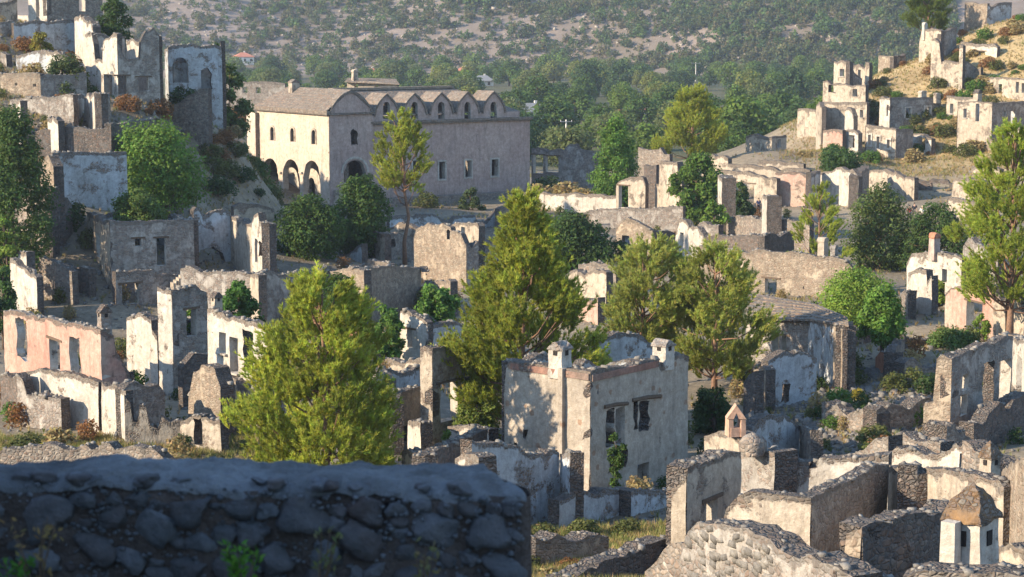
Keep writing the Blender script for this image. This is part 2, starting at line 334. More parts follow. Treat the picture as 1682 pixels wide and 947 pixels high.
# ------------------------------------------------------------------ walls with openings, broken tops, thickness
def V2(p): return Vector((p[0], p[1]))
def wpx(A, B, px, py):
    d = ray(px, py); e = (B - A).normalized()
    # t*(dx,dy) = A + u*e
    det = d.x * (-e.y) - d.y * (-e.x); t_ = (A.x * (-e.y) - A.y * (-e.x)) / det; u = (d.x * A.y - d.y * A.x) / det
    return -u if False else ((t_ * d.x - A.x) * e.x + (t_ * d.y - A.y) * e.y), t_ * d.z
def hsh(*a):
    return (math.sin(sum(x * k for x, k in zip(a, (12.9898, 78.233, 37.719)))) * 43758.5453) % 1.0
RUB = []
def wall(parent, A, B, prof, mats, th=0.6, ops=(), base=None, jag=0.12, cell=None, name='wall', cap=None, off=0.0, mk='stone'):
    A = V2(A); B = V2(B); e = (B - A); L = e.length; e.normalize(); nrm = Vector((e.y, -e.x)); A = A + nrm * off
    D = (A.y + B.y) / 2
    if cell is None: cell = min(0.8, max(0.28, D / 260))
    prof = sorted(prof); us_p = [p[0] for p in prof]; zs_p = [p[1] for p in prof]
    if base is None: base = min(gz(*(A + e * (L * k / 3))) for k in range(4)) - 0.6
    ztop = max(zs_p); us = {0.0, L}; zs = {base, ztop + 0.6}
    k = max(1, int(L / cell)); us |= {L * i / k for i in range(k + 1)}
    k = max(1, int((ztop - base) / cell)); zs |= {base + (ztop - base) * i / k for i in range(k + 1)}
    O = []
    for o in ops:
        u0, z0, u1, z1 = o[:4]; fl = o[4] if len(o) > 4 else ''
        u0, u1 = min(u0, u1), max(u0, u1); z0, z1 = min(z0, z1), max(z0, z1)
        if 'a' in fl: us |= {u0 + (u1 - u0) * i / 8 for i in range(9)}; zs.add(z1 - (u1 - u0) / 2)
        us |= {u0, u1}; zs |= {z0, z1}; O.append((u0, z0, u1, z1, fl))
    us |= {u for u in us_p if 0 < u < L}
    def clean(S, keep, tol):
        out = []
        for x in sorted(S):
            if x < min(keep) - 1e-6 or x > max(keep) + 1e-6: continue
            if out and x - out[-1] < tol:
                if x in keep and out[-1] not in keep: out[-1] = x
                elif x not in keep: continue
                elif x - out[-1] > 1e-4: out.append(x)
                continue
            out.append(x)
        return out
    us = clean(us, {0.0, L} | {x for o in O for x in (o[0], o[2]) if 0 <= x <= L}, 0.10)
    zs = clean(zs, {base, ztop + 0.6} | {x for o in O for x in (o[1], o[3])} , 0.10)
    zs = [z for z in zs if z >= base]
    tops = []
    for i, u in enumerate(us):
        z = float(np.interp(u, us_p, zs_p))
        q = A + e * u
        z += (noise.noise((q.x * 1.1, q.y * 1.1, 3.3)) * 1.0 + (hsh(round(u, 3), A.x) - 0.5) * 0.9) * jag
        if jag > 0.03: z += min(0.0, noise.noise((q.x * 0.55, q.y * 0.55, 9.1)) + 0.05) * 0.9 * min(1, jag * 6) + (hsh(round(u * 2.3), A.y) - 0.5) * 0.16 * min(1, jag * 8)
        tops.append(max(z, base + 0.15))
    nu, nz = len(us), len(zs)
    def inop(u, z):
        for o in O:
            if o[0] < u < o[2] and o[1] < z < o[3]: return o
        return None
    Z = [[min(z, tops[i]) for z in zs] for i in range(nu)]
    for o in O:
        if 'a' in o[4]:
            w = (o[2] - o[0]) / 2; zsp = o[3] - w; uc = (o[0] + o[2]) / 2
            for i, u in enumerate(us):
                if o[0] - 1e-6 <= u <= o[2] + 1e-6:
                    kk = math.sqrt(max(0, 1 - ((u - uc) / w) ** 2))
                    for j, z in enumerate(zs):
                        if zsp < z <= o[3] + 1e-6: Z[i][j] = min(tops[i], zsp + (z - zsp) * kk)
    keep = [[False] * (nz - 1) for _ in range(nu - 1)]; hole = [[None] * (nz - 1) for _ in range(nu - 1)]
    for i in range(nu - 1):
        for j in range(nz - 1):
            if zs[j] < max(tops[i], tops[i + 1]) - 1e-4:
                h = inop((us[i] + us[i + 1]) / 2, (zs[j] + zs[j + 1]) / 2)
                if h: hole[i][j] = h
                else: keep[i][j] = True
    bm = bmesh.new(); cache = {}; lay = bm.verts.layers.float.new('wt'); wk = 1.0 if cap != 0 else 0.0
    def vert(i, j, s):
        key = (i, j, s)
        if key in cache: return cache[key]
        u, z = us[i], Z[i][j]
        rg = 0.03
        for o in O:
            if 'r' in o[4] and o[0] - 0.3 < u < o[2] + 0.3 and o[1] - 0.3 < z < o[3] + 0.3: rg = 0.22
        uu = u; zz = z
        if 0 < i < nu - 1: uu += (hsh(round(u, 3), round(z, 3), 1.7) - 0.5) * rg; zz += (hsh(round(z, 3), round(u, 3), 5.1) - 0.5) * rg * (1 if zs[j] < tops[i] else 0)
        q = A + e * uu; nn = noise.noise((q.x * 0.9, q.y * 0.9, z * 0.9)) * 0.05 + (hsh(u, z, s) - 0.5) * 0.02
        q = q + nrm * (nn if s == 0 else -th + nn)
        nv_ = bm.verts.new((q.x, q.y, zz)); nv_[lay] = wk * math.exp(-max(0, tops[i] - z) / 0.34); cache[key] = nv_; return nv_
    def quad(vs, mi):
        vv = []
        for x in vs:
            if not any((x.co - y.co).length < 1e-4 for y in vv): vv.append(x)
        if len(vv) >= 3:
            try: f = bm.faces.new(vv); f.material_index = mi
            except ValueError: pass
    for i in range(nu - 1):
        for j in range(nz - 1):
            if not keep[i][j]: continue
            quad([vert(i, j, 0), vert(i + 1, j, 0), vert(i + 1, j + 1, 0), vert(i, j + 1, 0)], 0)
            quad([vert(i, j, 1), vert(i, j + 1, 1), vert(i + 1, j + 1, 1), vert(i + 1, j, 1)], 1)
            for di, dj, a, b in ((-1, 0, (i, j + 1), (i, j)), (1, 0, (i + 1, j), (i + 1, j + 1)), (0, 1, (i + 1, j + 1), (i, j + 1)), (0, -1, (i, j), (i + 1, j))):
                x, y = i + di, j + dj
                if 0 <= x < nu - 1 and 0 <= y < nz - 1 and keep[x][y]: continue
                h = hole[x][y] if 0 <= x < nu - 1 and 0 <= y < nz - 1 else None
                mi = 3 if (h and 'r' not in h[4]) else 2
                if x < 0 or x >= nu - 1: mi = 2
                quad([vert(*a, 0), vert(*b, 0), vert(*b, 1), vert(*a, 1)], mi)
    me = bpy.data.meshes.new(name); bm.to_mesh(me); bm.free()
    for k_ in mats: me.materials.append(MT[k_])
    o = obj(name, me, parent)
    for op in O:
        fl = op[4]; uc = (op[0] + op[2]) / 2; w = op[2] - op[0]; ang = math.atan2(e.y, e.x)
        if 'l' in fl:
            q = A + e * uc + nrm * 0.02 - nrm * 0.15; m = MB(); m.box((q.x, q.y, op[3] + 0.05), (w + 0.5 + 0.3 * hsh(uc), 0.36, 0.13), ang); m.build('lintel', MT['wood'], parent)
        if 's' in fl:
            q = A + e * uc + nrm * 0.02; m = MB(); m.box((q.x, q.y, op[1] - 0.05), (w + 0.25, 0.3, 0.10), ang); m.build('window_sill', MT['white'], parent)
        if 'f' in fl:
            m = MB(); fw = 0.2
            for uu, ww, za, zb in ((op[0] - fw / 2, fw, op[1], op[3]), (op[2] + fw / 2, fw, op[1], op[3]), (uc, w + 2 * fw, op[3], op[3] + fw), (uc, w + 2 * fw, op[1] - fw, op[1])):
                q = A + e * uu + nrm * 0.0; m.box((q.x, q.y, (za + zb) / 2), (ww - 0.004, 0.18, zb - za - 0.004), ang)
            m.build('window_frame', MT['white'], parent)
    if cap != 0 and 38 < D < 230:
        for _ in range(int(L * 5)):
            q = A + e * rnd.uniform(-.3, L + .3) + nrm * (abs(rnd.gauss(0, .55)) + .05) * rnd.choice((1, 1, -1)) - nrm * (th if rnd.random() < .3 else 0)
            RUB.append((q.x, q.y, rnd.uniform(.05, .2) * rnd.choice((.6, 1, 1.3))))
    # loose stones along the broken top
    if cap is None: cap = 1.0
    if cap > 0 and D < 215:
        nst = int(L * cap * (4.5 if D < 75 else 3.5)); pts = []; szs = []
        for _ in range(nst):
            u = rnd.uniform(0.05, L - 0.05); z = float(np.interp(u, us, tops)); q = A + e * u - nrm * rnd.uniform(0.02, th - 0.02)
            s = rnd.uniform(0.05, 0.12) * (1 if D < 75 else 1.35) * rnd.choice((0.6, 0.9, 1, 1.5)); pts.append((q.x, q.y, z - 0.01)); szs.append(s)
        if D < 75:
            for p, s in zip(pts, szs): stone(parent, p, s * 0.95, mk)
        elif nst > 3:
            obj('rubble_cap', rubble_mesh('rubble_cap', pts, szs, MT[mk]), parent, 'stuff')
    return o
def mats4(m):
    if isinstance(m, str): m = (m,)
    m = tuple(m); d = ('cream', 'grey', 'top', 'white'); return m + d[len(m):]
def W(parent, a, b, prof, mats='cream', ops=(), **k):
    """wall traced in photo pixels: a=(px,D) left end, b=(px,D) right end"""
    A = P(a[0], prof[0][1], a[1]); B = P(b[0], prof[-1][1], b[1]); A2, B2 = V2(A), V2(B)
    o2 = [(*wpx(A2, B2, o[0], o[3]), *wpx(A2, B2, o[2], o[1]), *(o[4:])) for o in ops]
    return wall(parent, A2, B2, [wpx(A2, B2, *p) for p in prof], mats4(mats), ops=o2, **k)
def corner(pc, yc, D, a, pl=None, yl=None, pr=None, yr=None):
    """plan of a house corner: returns C, L end, R end (2D); a = turn of its right-hand wall"""
    Cn = V2(P(pc, yc, D)); a = R(a); r = Vector((math.cos(a), math.sin(a))); l = Vector((-math.sin(a), math.cos(a)))
    def hit(px, py, dr):
        d = ray(px, py); det = dr.x * d.y - dr.y * d.x; u = (d.x * Cn.y - d.y * Cn.x) / det; return Cn + dr * u
    return Cn, (hit(pl, yl, l) if pl is not None else None), (hit(pr, yr, r) if pr is not None else None)
def house(name, label, pc, D, a, profL=None, profR=None, mL='cream', mR='grey', opL=(), opR=(), back=1.0, group=None, th=0.5, jag=0.12, cat='ruin', cap=None, inside='blue', backd=None):
    """two traced walls meeting at a corner + the two walls behind; profiles in pixels, ending / starting at the corner"""
    yc = profL[-1][1] if profL else profR[0][1]
    Cn, Le, Re = corner(pc, yc, D, a, *( (profL[0]) if profL else (None, None)), *((profR[-1]) if profR else (None, None)))
    h = empty(name, label, cat, (Cn.x, Cn.y, gz(Cn.x, Cn.y)), group)
    ar = R(a); r = Vector((math.cos(ar), math.sin(ar))); l = Vector((-math.sin(ar), math.cos(ar)))
    zc = P(pc, yc, D).z
    if Le is None: Le = Cn + l * (backd or 4)
    if Re is None: Re = Cn + r * (backd or 4)
    kw = dict(th=th, jag=jag, cap=cap)
    if profL:
        A, B = Le, Cn - (Cn - Le).normalized() * 0.02
        o2 = [(*wpx(A, B, o[0], o[3]), *wpx(A, B, o[2], o[1]), *(o[4:])) for o in opL]
        pr_ = [wpx(A, B, *p) for p in profL]; zl = pr_[0][1]
        wall(h, A, B, pr_, mats4((mL, inside) if isinstance(mL, str) else mL), ops=o2, **kw)
    else: zl = zc
    if profR:
        A, B = Cn + (Re - Cn).normalized() * 0.02, Re
        o2 = [(*wpx(A, B, o[0], o[3]), *wpx(A, B, o[2], o[1]), *(o[4:])) for o in opR]
        pr_ = [wpx(A, B, *p) for p in profR]; zr = pr_[-1][1]
        wall(h, A, B, pr_, mats4((mR, inside) if isinstance(mR, str) else mR), ops=o2, **kw)
    else: zr = zc
    if back:
        Bk = Le + Re - Cn; g0 = gz(Bk.x, Bk.y); zb = g0 + (min(zl, zr) - g0) * back
        jb = jag * 2.5
        for A, B, za, zb_ in ((Le, Bk, zl, zb), (Bk, Re, zb, zr)):      # seen from inside
            d = (B - A).normalized(); Lx = (B - A).length
            if Lx < 1: continue
            A2 = A + d * (th + 0.02) if A is Le else A + d * 0.02; B2 = B - d * 0.02 if B is Bk else B - d * (th + 0.02)
            if (B2 - A2).length < 0.6: continue
            L2 = (B2 - A2).length
            pr_ = [(0, za - 0.1), (L2 * 0.33, za * 0.6 + zb_ * 0.4 + rnd.uniform(-.3, .2)), (L2 * 0.7, za * 0.3 + zb_ * 0.7 + rnd.uniform(-.4, .2)), (L2, zb_)]
            wall(h, A2, B2, pr_, mats4((inside, 'rub')), th=th, jag=jb, cap=cap)
    return h
def free(name, label, loc=None, cat='ruin', group=None): return empty(name, label, cat, loc or (0, 0, 0), group)
# parts are modelled in world space: parents sit at their base and children get the inverse offset
def finish_parents():
    bpy.context.view_layer.update()
    for o in C.objects:
        if o.parent is not None and o.parent.type == 'EMPTY' and o.name not in LOCAL:
            o.matrix_parent_inverse = o.parent.matrix_world.inverted()
# ------------------------------------------------------------------ chimneys
def roughen(o, cuts, amp):                # chip and warp a clean block
    bm = bmesh.new(); bm.from_mesh(o.data); bmesh.ops.remove_doubles(bm, verts=bm.verts, dist=1e-4); bmesh.ops.subdivide_edges(bm, edges=bm.edges, cuts=cuts, use_grid_fill=True)
    for v in bm.verts:
        p = v.co; v.co = p + Vector((noise.noise(p * 2.3), noise.noise(p * 2.3 + Vector((9, 1, 4))), noise.noise(p * 2.3 + Vector((3, 7, 2))))) * amp * 1.3 + Vector((noise.noise(p * 9), noise.noise(p * 9 + Vector((5, 5, 5))), noise.noise(p * 9 + Vector((1, 8, 3))))) * amp * 0.8
    bm.to_mesh(o.data); bm.free(); return o
def chimney(parent, base, w, h, a, kind='gable', mat='cream', capm='top', holes=True, d=None):
    """square stone chimney: shaft, smoke holes, cap (gable / pyramid / round)"""
    d = d or w * 0.85; x, y, z = base; m = MB(); ch = h * {'gable': 0.28, 'pyramid': 0.32, 'round': 0.22}[kind]
    n = 5
    bmv = []
    m.box((x, y, z + (h - ch) / 2 - 0.25), (w, d, h - ch + 0.5), a, 0, 0.93)
    o = m.build('chimney', MT[mat], parent); roughen(o, 5 if base[1] < 110 else 2, 0.035 * w)
    zt = z + h - ch; m = MB(); ca, sa = math.cos(a), math.sin(a)
    T = lambda u, v_, zz: (x + u * ca - v_ * sa, y + u * sa + v_ * ca, zz)
    W2, D2 = w / 2 * 1.08, d / 2 * 1.08
    m.box((x, y, zt + 0.03), (W2 * 2, D2 * 2, 0.08), a)
    zt += 0.07
    if kind == 'gable':
        m.add([T(-W2, -D2, zt), T(W2, -D2, zt), T(W2, D2, zt), T(-W2, D2, zt), T(-W2 * .15, -D2 * .96, zt + ch), T(-W2 * .15, D2 * .96, zt + ch), T(W2 * .15, -D2 * .96, zt + ch), T(W2 * .15, D2 * .96, zt + ch)],
              [(3, 2, 1, 0), (0, 1, 6, 4), (2, 3, 5, 7), (0, 4, 5, 3), (1, 2, 7, 6), (4, 6, 7, 5)])
    elif kind == 'pyramid':
        m.add([T(-W2, -D2, zt), T(W2, -D2, zt), T(W2, D2, zt), T(-W2, D2, zt), T(-W2 * .7, -D2 * .7, zt + ch * .45), T(W2 * .7, -D2 * .72, zt + ch * .42), T(W2 * .68, D2 * .7, zt + ch * .45), T(-W2 * .7, D2 * .7, zt + ch * .47), T(-W2 * .08, -D2 * .1, zt + ch), T(W2 * .1, 0, zt + ch * .97), T(0, D2 * .1, zt + ch)],
              [(3, 2, 1, 0), (0, 1, 5, 4), (1, 2, 6, 5), (2, 3, 7, 6), (3, 0, 4, 7), (4, 5, 9, 8), (5, 6, 10, 9), (6, 7, 10), (7, 4, 8, 10), (8, 9, 10)])
    else:
        k = 6; vs = []
        for i in range(k + 1):
            t_ = math.pi * i / k
            for sd in (-1, 1): vs.append(T(-W2 * math.cos(t_), sd * D2, zt + ch * math.sin(t_)))
        m.add(vs, [(2 * i, 2 * i + 2, 2 * i + 3, 2 * i + 1) for i in range(k)] + [tuple(2 * i for i in range(k, -1, -1)), tuple(2 * i + 1 for i in range(k + 1))])
    roughen(m.build('chimney_cap', MT[capm], o), 4 if base[1] < 110 else 1, 0.06 * w)
    if holes:
        for u, v_, sx, sy in ((0, -d / 2, w * .26, 0.05), (-w / 2, 0, 0.05, d * .26), (w / 2, 0, .05, d * .26)):
            m = MB(); c = T(u * 0.955, v_ * 0.955, z + (h - ch) * 0.86); m.box(c, (sx, sy, w * 0.30), a)
            m.build('smoke_hole', MT['near_black'], o)  # near-black block stands in for the hole's dark depth, shaft stays uncut
    return o
def chim_px(parent, pl, yt, pr, yb, D, a=40, **k):
    """chimney by its outline in the photo at distance D"""
    b = P((pl + pr) / 2, yb, D); tp = P((pl + pr) / 2, yt, D); w = (pr - pl) * D / F / (abs(math.cos(R(a))) + 0.85 * abs(math.sin(R(a))))
    return chimney(parent, (b.x, b.y, b.z), w, tp.z - b.z, R(a), **k)
# ------------------------------------------------------------------ the church
def build_church():
    Cn, Le, Re = corner(540, 182, 235, 35, 422, 172, 873, 192)
    a = R(35); h = empty('church', 'large pinkish plastered church with stone roof and a row of pointed dormer windows', 'church', (Cn.x, Cn.y, gz(Cn.x, Cn.y)))
    r = Vector((math.cos(a), math.sin(a))); l = Vector((-math.sin(a), math.cos(a)))
    Lw = (Re - Cn).length; Wd = (Le - Cn).length
    gb = -22.2
    U = lambda px, py, A=Cn, B=Re: wpx(A, B, px, py)
    zn = U(545, 187)[1]                      # narthex eaves
    zc = U(700, 200)[1]                      # nave cornice
    un = U(612, 200)[0]                      # narthex depth
    pt = lambda u, v, z: (Cn.x + r.x * u + l.x * v, Cn.y + r.y * u + l.y * v, z)
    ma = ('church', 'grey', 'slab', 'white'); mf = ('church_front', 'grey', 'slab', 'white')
    def opsx(A, B, L): return [(*wpx(A, B, o[0], o[3]), *wpx(A, B, o[2], o[1]), o[4]) for o in L]
    LB = Cn - (Cn - Le).normalized() * 0.02
    # front with three arched windows over three tall arches
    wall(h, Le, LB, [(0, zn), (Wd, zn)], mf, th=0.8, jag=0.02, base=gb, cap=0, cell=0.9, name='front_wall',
         ops=opsx(Le, LB, [(443, 208, 452, 230, 'a'), (476, 210, 485, 232, 'a'), (511, 213, 520, 236, 'a'),
                           (432, 261, 457, 325, 'a'), (465, 263, 492, 328, 'a'), (499, 265, 526, 331, 'a')]))
    for pxa, ya, yb in ((447.5, 208, 230), (480.5, 210, 232), (515.5, 213, 236)):      # raised surrounds of the small windows
        m = MB(); u, z1 = wpx(Le, LB, pxa, ya); _, z0 = wpx(Le, LB, pxa, yb); el = (LB - Le).normalized(); nl = Vector((el.y, -el.x)); w = 0.46
        pts = [(u - w, z0)] + [(u - w * math.cos(math.pi * k / 8), z1 - w + w * math.sin(math.pi * k / 8)) for k in range(9)] + [(u + w, z0)]
        outer = [(u + (x - u) * 1.4, z + (0.22 if i not in (0, len(pts) - 1) else 0)) for i, (x, z) in enumerate(pts)]
        vs = []; fs = []
        for (x, z), (x2, z2) in zip(pts, outer):
            for (xx, zz, off) in ((x, z, 0.08), (x2, z2, 0.08), (x2, z2, -0.05), (x, z, -0.05)):
                q = Le + el * xx + nl * off; vs.append((q.x, q.y, zz))
        for i in range(len(pts) - 1):
            b = i * 4; fs += [(b, b + 4, b + 5, b + 1), (b + 1, b + 5, b + 6, b + 2), (b, b + 3, b + 7, b + 4)]
        m.add(vs, fs); m.build('window_surround', MT['cream'], h)
        # shutter / grille inside, set back
        q = Le + el * u - nl * 0.35; m = MB(); m.box((q.x, q.y, (z0 + z1) / 2), (0.95, 0.06, z1 - z0 + 0.2), math.atan2(el.y, el.x)); m.build('shutter', MT['wood'], h)
    for pc in (461, 495.5):                  # capitals on the piers between the arches
        el = (LB - Le).normalized(); nl = Vector((el.y, -el.x)); u, z = wpx(Le, LB, pc, 283); q = Le + el * u + nl * 0.02
        m = MB(); m.box((q.x, q.y, z), (0.75, 0.5, 0.22), math.atan2(el.y, el.x)); m.build('capital', MT['church_front'], h)
    el = (LB - Le).normalized(); nl = Vector((el.y, -el.x)); q = Le + el * (Wd / 2) + nl * 0.12        # front eaves cornice
    m = MB(); m.box((q.x, q.y, zn + 0.15), (Wd + 0.5, 0.55, 0.42), math.atan2(el.y, el.x)); m.box((q.x, q.y, zn - 0.1), (Wd + 0.25, 0.4, 0.12), math.atan2(el.y, el.x)); m.build('cornice', MT['slab'], h)
    pi0 = Le + r * 2.6 - l * 0.85; pi1 = Cn + r * 2.6 + l * 0.85                      # inner porch wall behind the arches
    wall(h, pi0, pi1, [(0, zn - 0.5), ((pi1 - pi0).length, zn - 0.5)], ('white', 'grey', 'slab', 'white'), th=0.5, jag=0.02, base=gb, cap=0, cell=0.9, name='porch_wall', ops=[((pi1 - pi0).length * .5 - .8, gb, (pi1 - pi0).length * .5 + .8, gb + 3.6, 'a')])
    # narthex side wall with round-arched gable
    A = Cn + r * 0.02; B = Cn + r * un
    apex = U(576, 150)[1]; pts = []
    for k in range(0, 13):
        t_ = k / 12; pts.append((un * t_, zn + (apex - zn) * math.sin(math.pi * t_) ** 0.75))
    wall(h, A, B, pts, ma, th=0.8, jag=0.02, base=gb, cap=0, cell=0.6, name='narthex_wall',
         ops=opsx(A, B, [(576, 212, 587, 238, 'ar'), (565, 262, 601, 300, 'a')]))
    m = MB()                                  # cornice band and raised arch moulding of the gable
    c = pt(un / 2 - 0.05, -0.08, zn); m.box(c, (un + 0.3, 0.4, 0.22), a)
    for k in range(12):
        (u0, z0), (u1, z1) = pts[k], pts[k + 1]
        v = [pt(u0, -0.14, z0 - 0.25), pt(u1, -0.14, z1 - 0.25), pt(u1, -0.14, z1 + 0.08), pt(u0, -0.14, z0 + 0.08), pt(u0, 0.85, z0 + 0.08), pt(u1, 0.85, z1 + 0.08), pt(u0, 0.05, z0 - .25), pt(u1, 0.05, z1 - .25)]
        m.add(v, [(0, 1, 2, 3), (3, 2, 5, 4), (0, 6, 7, 1)])
    m.build('gable_moulding', MT['slab'], h)
    m = MB()                                  # white surround of the side arch
    u0, _ = wpx(A, B, 563, 280); u1, _ = wpx(A, B, 603, 280); zt = wpx(A, B, 583, 260)[1]; uc = (u0 + u1) / 2; w = (u1 - u0) / 2
    for k in range(10):
        t0, t1 = math.pi * k / 10, math.pi * (k + 1) / 10
        q = [pt(uc - (w + s) * math.cos(tt), -0.09, zt - w + (w + s) * math.sin(tt)) for tt in (t0, t1) for s in (0, 0.25)]
        m.add([q[0], q[2], q[3], q[1]], [(0, 1, 2, 3)])
        q2 = [pt(uc - (w + .25) * math.cos(tt), vv, zt - w + (w + .25) * math.sin(tt)) for tt in (t0, t1) for vv in (-0.09, 0.02)]
        m.add([q2[0], q2[2], q2[3], q2[1]], [(0, 1, 2, 3)])
    m.build('arch_surround', MT['white'], h)
    # narthex roof: ridge parallel to the front, rows of stone slabs
    zr = apex + 0.15; hip = 3.0
    for side in (0, 1):
        rows = 9
        for k in range(rows):
            t0, t1 = k / rows, (k + 1) / rows
            u0, u1 = (un / 2 * t0 - 0.35 * (1 - t0), un / 2 * t1 - 0.35 * (1 - t1)) if side == 0 else (un - un / 2 * t0, un - un / 2 * t1)
            z0, z1 = zn + 0.36 + (zr - zn - 0.3) * t0, zn + 0.36 + (zr - zn - 0.3) * t1
            ve0, ve1 = Wd + 0.3 - hip * t0, Wd + 0.3 - hip * t1
            m = MB(); hh = 0.07
            m.add([pt(u0, -0.05, z0 + hh), pt(u1, -0.05, z1 + 0.01), pt(u1, ve1, z1 + 0.01), pt(u0, ve0, z0 + hh), pt(u0, -0.05, z0 - 0.12), pt(u0, ve0, z0 - 0.12), pt(u1, -0.05, z1 - .12), pt(u1, ve1, z1 - .12)],
                  [(0, 1, 2, 3), (0, 3, 5, 4), (4, 6, 1, 0), (3, 2, 7, 5), (4, 5, 7, 6)])
            m.build('roof_course', MT['slab'], h)
    m = MB(); m.add([pt(-0.3, Wd + 0.3, zn + 0.3), pt(un / 2, Wd + 0.3 - hip, zr), pt(un, Wd + 0.3, zn + 0.3)], [(0, 2, 1)]); m.build('roof_hip', MT['slab'], h)
    # nave side wall
    A = Cn + r * (un + 0.02) + l * 0.35; B = Cn + r * Lw + l * 0.35; Ln = (B - A).length
    sh = lambda o: o
    wall(h, A, B, [(0, zc), (Ln, zc)], ma, th=0.8, jag=0.02, base=gb, cap=0, cell=0.9, name='nave_wall',
         ops=opsx(A, B, [(636, 262, 644, 290, 'f'), (678, 263, 687, 291, 'f'), (721, 265, 731, 294, 'f'), (764, 263, 774, 291, 'f'), (807, 261, 818, 289, 'f')]))
    for pxo, yo in ((640, 256), (682, 256), (726, 257), (769, 255), (812, 253)):   # faint hood arch over each window
        u, z = wpx(A, B, pxo, yo); m = MB(); e2 = (B - A).normalized(); n2 = Vector((e2.y, -e2.x))
        for k in range(8):
            t0, t1 = math.pi * k / 8, math.pi * (k + 1) / 8; vs = []
            for tt in (t0, t1):
                for s, of in ((0.62, 0.05), (0.80, 0.05), (0.80, -0.05), (.62, -.05)):
                    q = A + e2 * (u - s * math.cos(tt)) + n2 * of; vs.append((q.x, q.y, z - 0.35 + s * math.sin(tt) * 0.8))
            m.add(vs, [(0, 4, 5, 1), (1, 5, 6, 2), (0, 3, 7, 4)])
        m.build('hood_mould', MT['church'], h)
    m = MB(); q = A + (B - A) / 2; n2 = Vector((r.y, -r.x)); q2 = q + n2 * 0.1
    m.box((q2.x, q2.y, zc + 0.1), (Ln + 0.5, 0.6, 0.26), a); m.box((q2.x, q2.y, zc - 0.14), (Ln + 0.25, 0.42, 0.14), a); m.build('cornice', MT['slab'], h)
    # far walls
    for (p0, p1, nm) in ((Le + r * Lw, Le + r * 0.82, 'rear_wall'), (B + l * 0.82, B + l * (Wd - 0.4), 'end_wall')):
        if nm == 'rear_wall': p0 = Le + r * Lw; p1 = Le + r * 0.85
        wall(h, p0, p1, [(0, zc), ((p1 - p0).length, zc)], ma, th=0.8, jag=0.05, base=gb, cap=0, cell=1.4, name=nm)
    # clerestory with five pointed dormers
    ua = un + 0.3; apexz = U(725, 153)[1]; zv = U(725, 190)[1]; set_ = 0.95; Ac = A + l * 0.55; Bc = B + l * 0.55 - r * 1.2
    Lc = (Bc - Ac).length; zval = wpx(Ac, Bc, 703, 187)[1]; zap = wpx(Ac, Bc, 725, 152)[1]
    cs = [635, 681, 725, 768, 811]; prof = [(0, zval)]; hw = 0
    uc = [wpx(Ac, Bc, c_, 175)[0] for c_ in cs]; hw = (uc[1] - uc[0]) * 0.46
    for c_ in uc:
        for t_, f in ((-1, 0), (-0.86, 0.36), (-0.62, 0.62), (-0.32, 0.82), (0, 1), (0.32, 0.82), (0.62, 0.62), (0.86, 0.36), (1, 0)):
            if c_ + t_ * hw > 0.05: prof.append((c_ + t_ * hw, zval + (zap - zval) * f))
    prof.append((Lc, zval))
    wo_ = []
    for c_, pc in zip(uc, cs):
        z1 = wpx(Ac, Bc, pc, 167)[1]; z0 = wpx(Ac, Bc, pc, 195)[1]; wo_.append((c_ - 0.48, z0, c_ + 0.48, z1, 'a'))
    wall(h, Ac, Bc, prof, ma, th=0.6, jag=0.02, base=zc - 0.4, cap=0, cell=0.35, name='clerestory_wall', ops=wo_)
    vr = 0.35 + 0.55; zrg = U(700, 143)[1] + 1.3; vm = Wd / 2
    Pn = lambda u, v, z: (Ac.x + r.x * u + l.x * v, Ac.y + r.y * u + l.y * v, z)
    zrg = zap + 0.35
    vrid = vm - vr
    for c_ in uc:                             # vaulted dormer roofs running back to the main ridge + coping round each gable
        m = MB(); pr_ = [(t_, f) for t_, f in ((-1, 0), (-0.86, 0.36), (-0.62, 0.62), (-0.32, 0.82), (0, 1), (0.32, 0.82), (0.62, 0.62), (0.86, 0.36), (1, 0))]
        for (t0, f0), (t1, f1) in zip(pr_, pr_[1:]):
            z0, z1 = zval + (zap - zval) * f0 + 0.1, zval + (zap - zval) * f1 + 0.1
            m.add([Pn(c_ + t0 * hw, -0.15, z0), Pn(c_ + t1 * hw, -0.15, z1), Pn(c_ + t1 * hw, 3.5, z1), Pn(c_ + t0 * hw, 3.5, z0),
                   Pn(c_ + t0 * hw * 0.9, -0.15, z0 - 0.24), Pn(c_ + t1 * hw * 0.9, -0.15, z1 - 0.24), Pn(c_ + t0 * hw * .9, 0.02, z0 - 0.24), Pn(c_ + t1 * hw * .9, 0.02, z1 - .24)],
                  [(0, 1, 2, 3), (4, 5, 1, 0), (6, 7, 5, 4)])
        m.build('dormer_roof', MT['slab'], h)
    m = MB(); u0, u1 = -0.6, Lc + 0.3; z0 = zval - 0.1; ue = wpx(Ac, Bc, 862, 180)[0]
    ur = wpx(Ac, Bc, 800, 150)[0]
    m.add([Pn(u0, 0.1, z0 + .1), Pn(u1, 0.1, z0 + .1), Pn(ur, vrid, zrg), Pn(u0, vrid, zrg), Pn(u0, 2 * vrid, z0), Pn(u1, 2 * vrid, z0)],
          [(0, 1, 2, 3), (3, 2, 5, 4), (1, 5, 2)])
    m.build('nave_roof', MT['slab'], h)
    m = MB(); c = Pn((u0 + ur) / 2, vrid, zrg + 0.05); m.box(c, (ur - u0, 1.1, 0.3), a); m.build('ridge_capping', MT['tan'], h)
    c = P(483, 143, 247); chimney(h, (c.x, c.y, c.z - 0.3), 1.1, 1.2, a, kind='gable', mat='cream', capm='slab', holes=False)
    # buttress pier at the far left corner and the stump beside the side door
    pA = V2(P(405, 188, 251)); pB = V2(P(419, 186, 249))
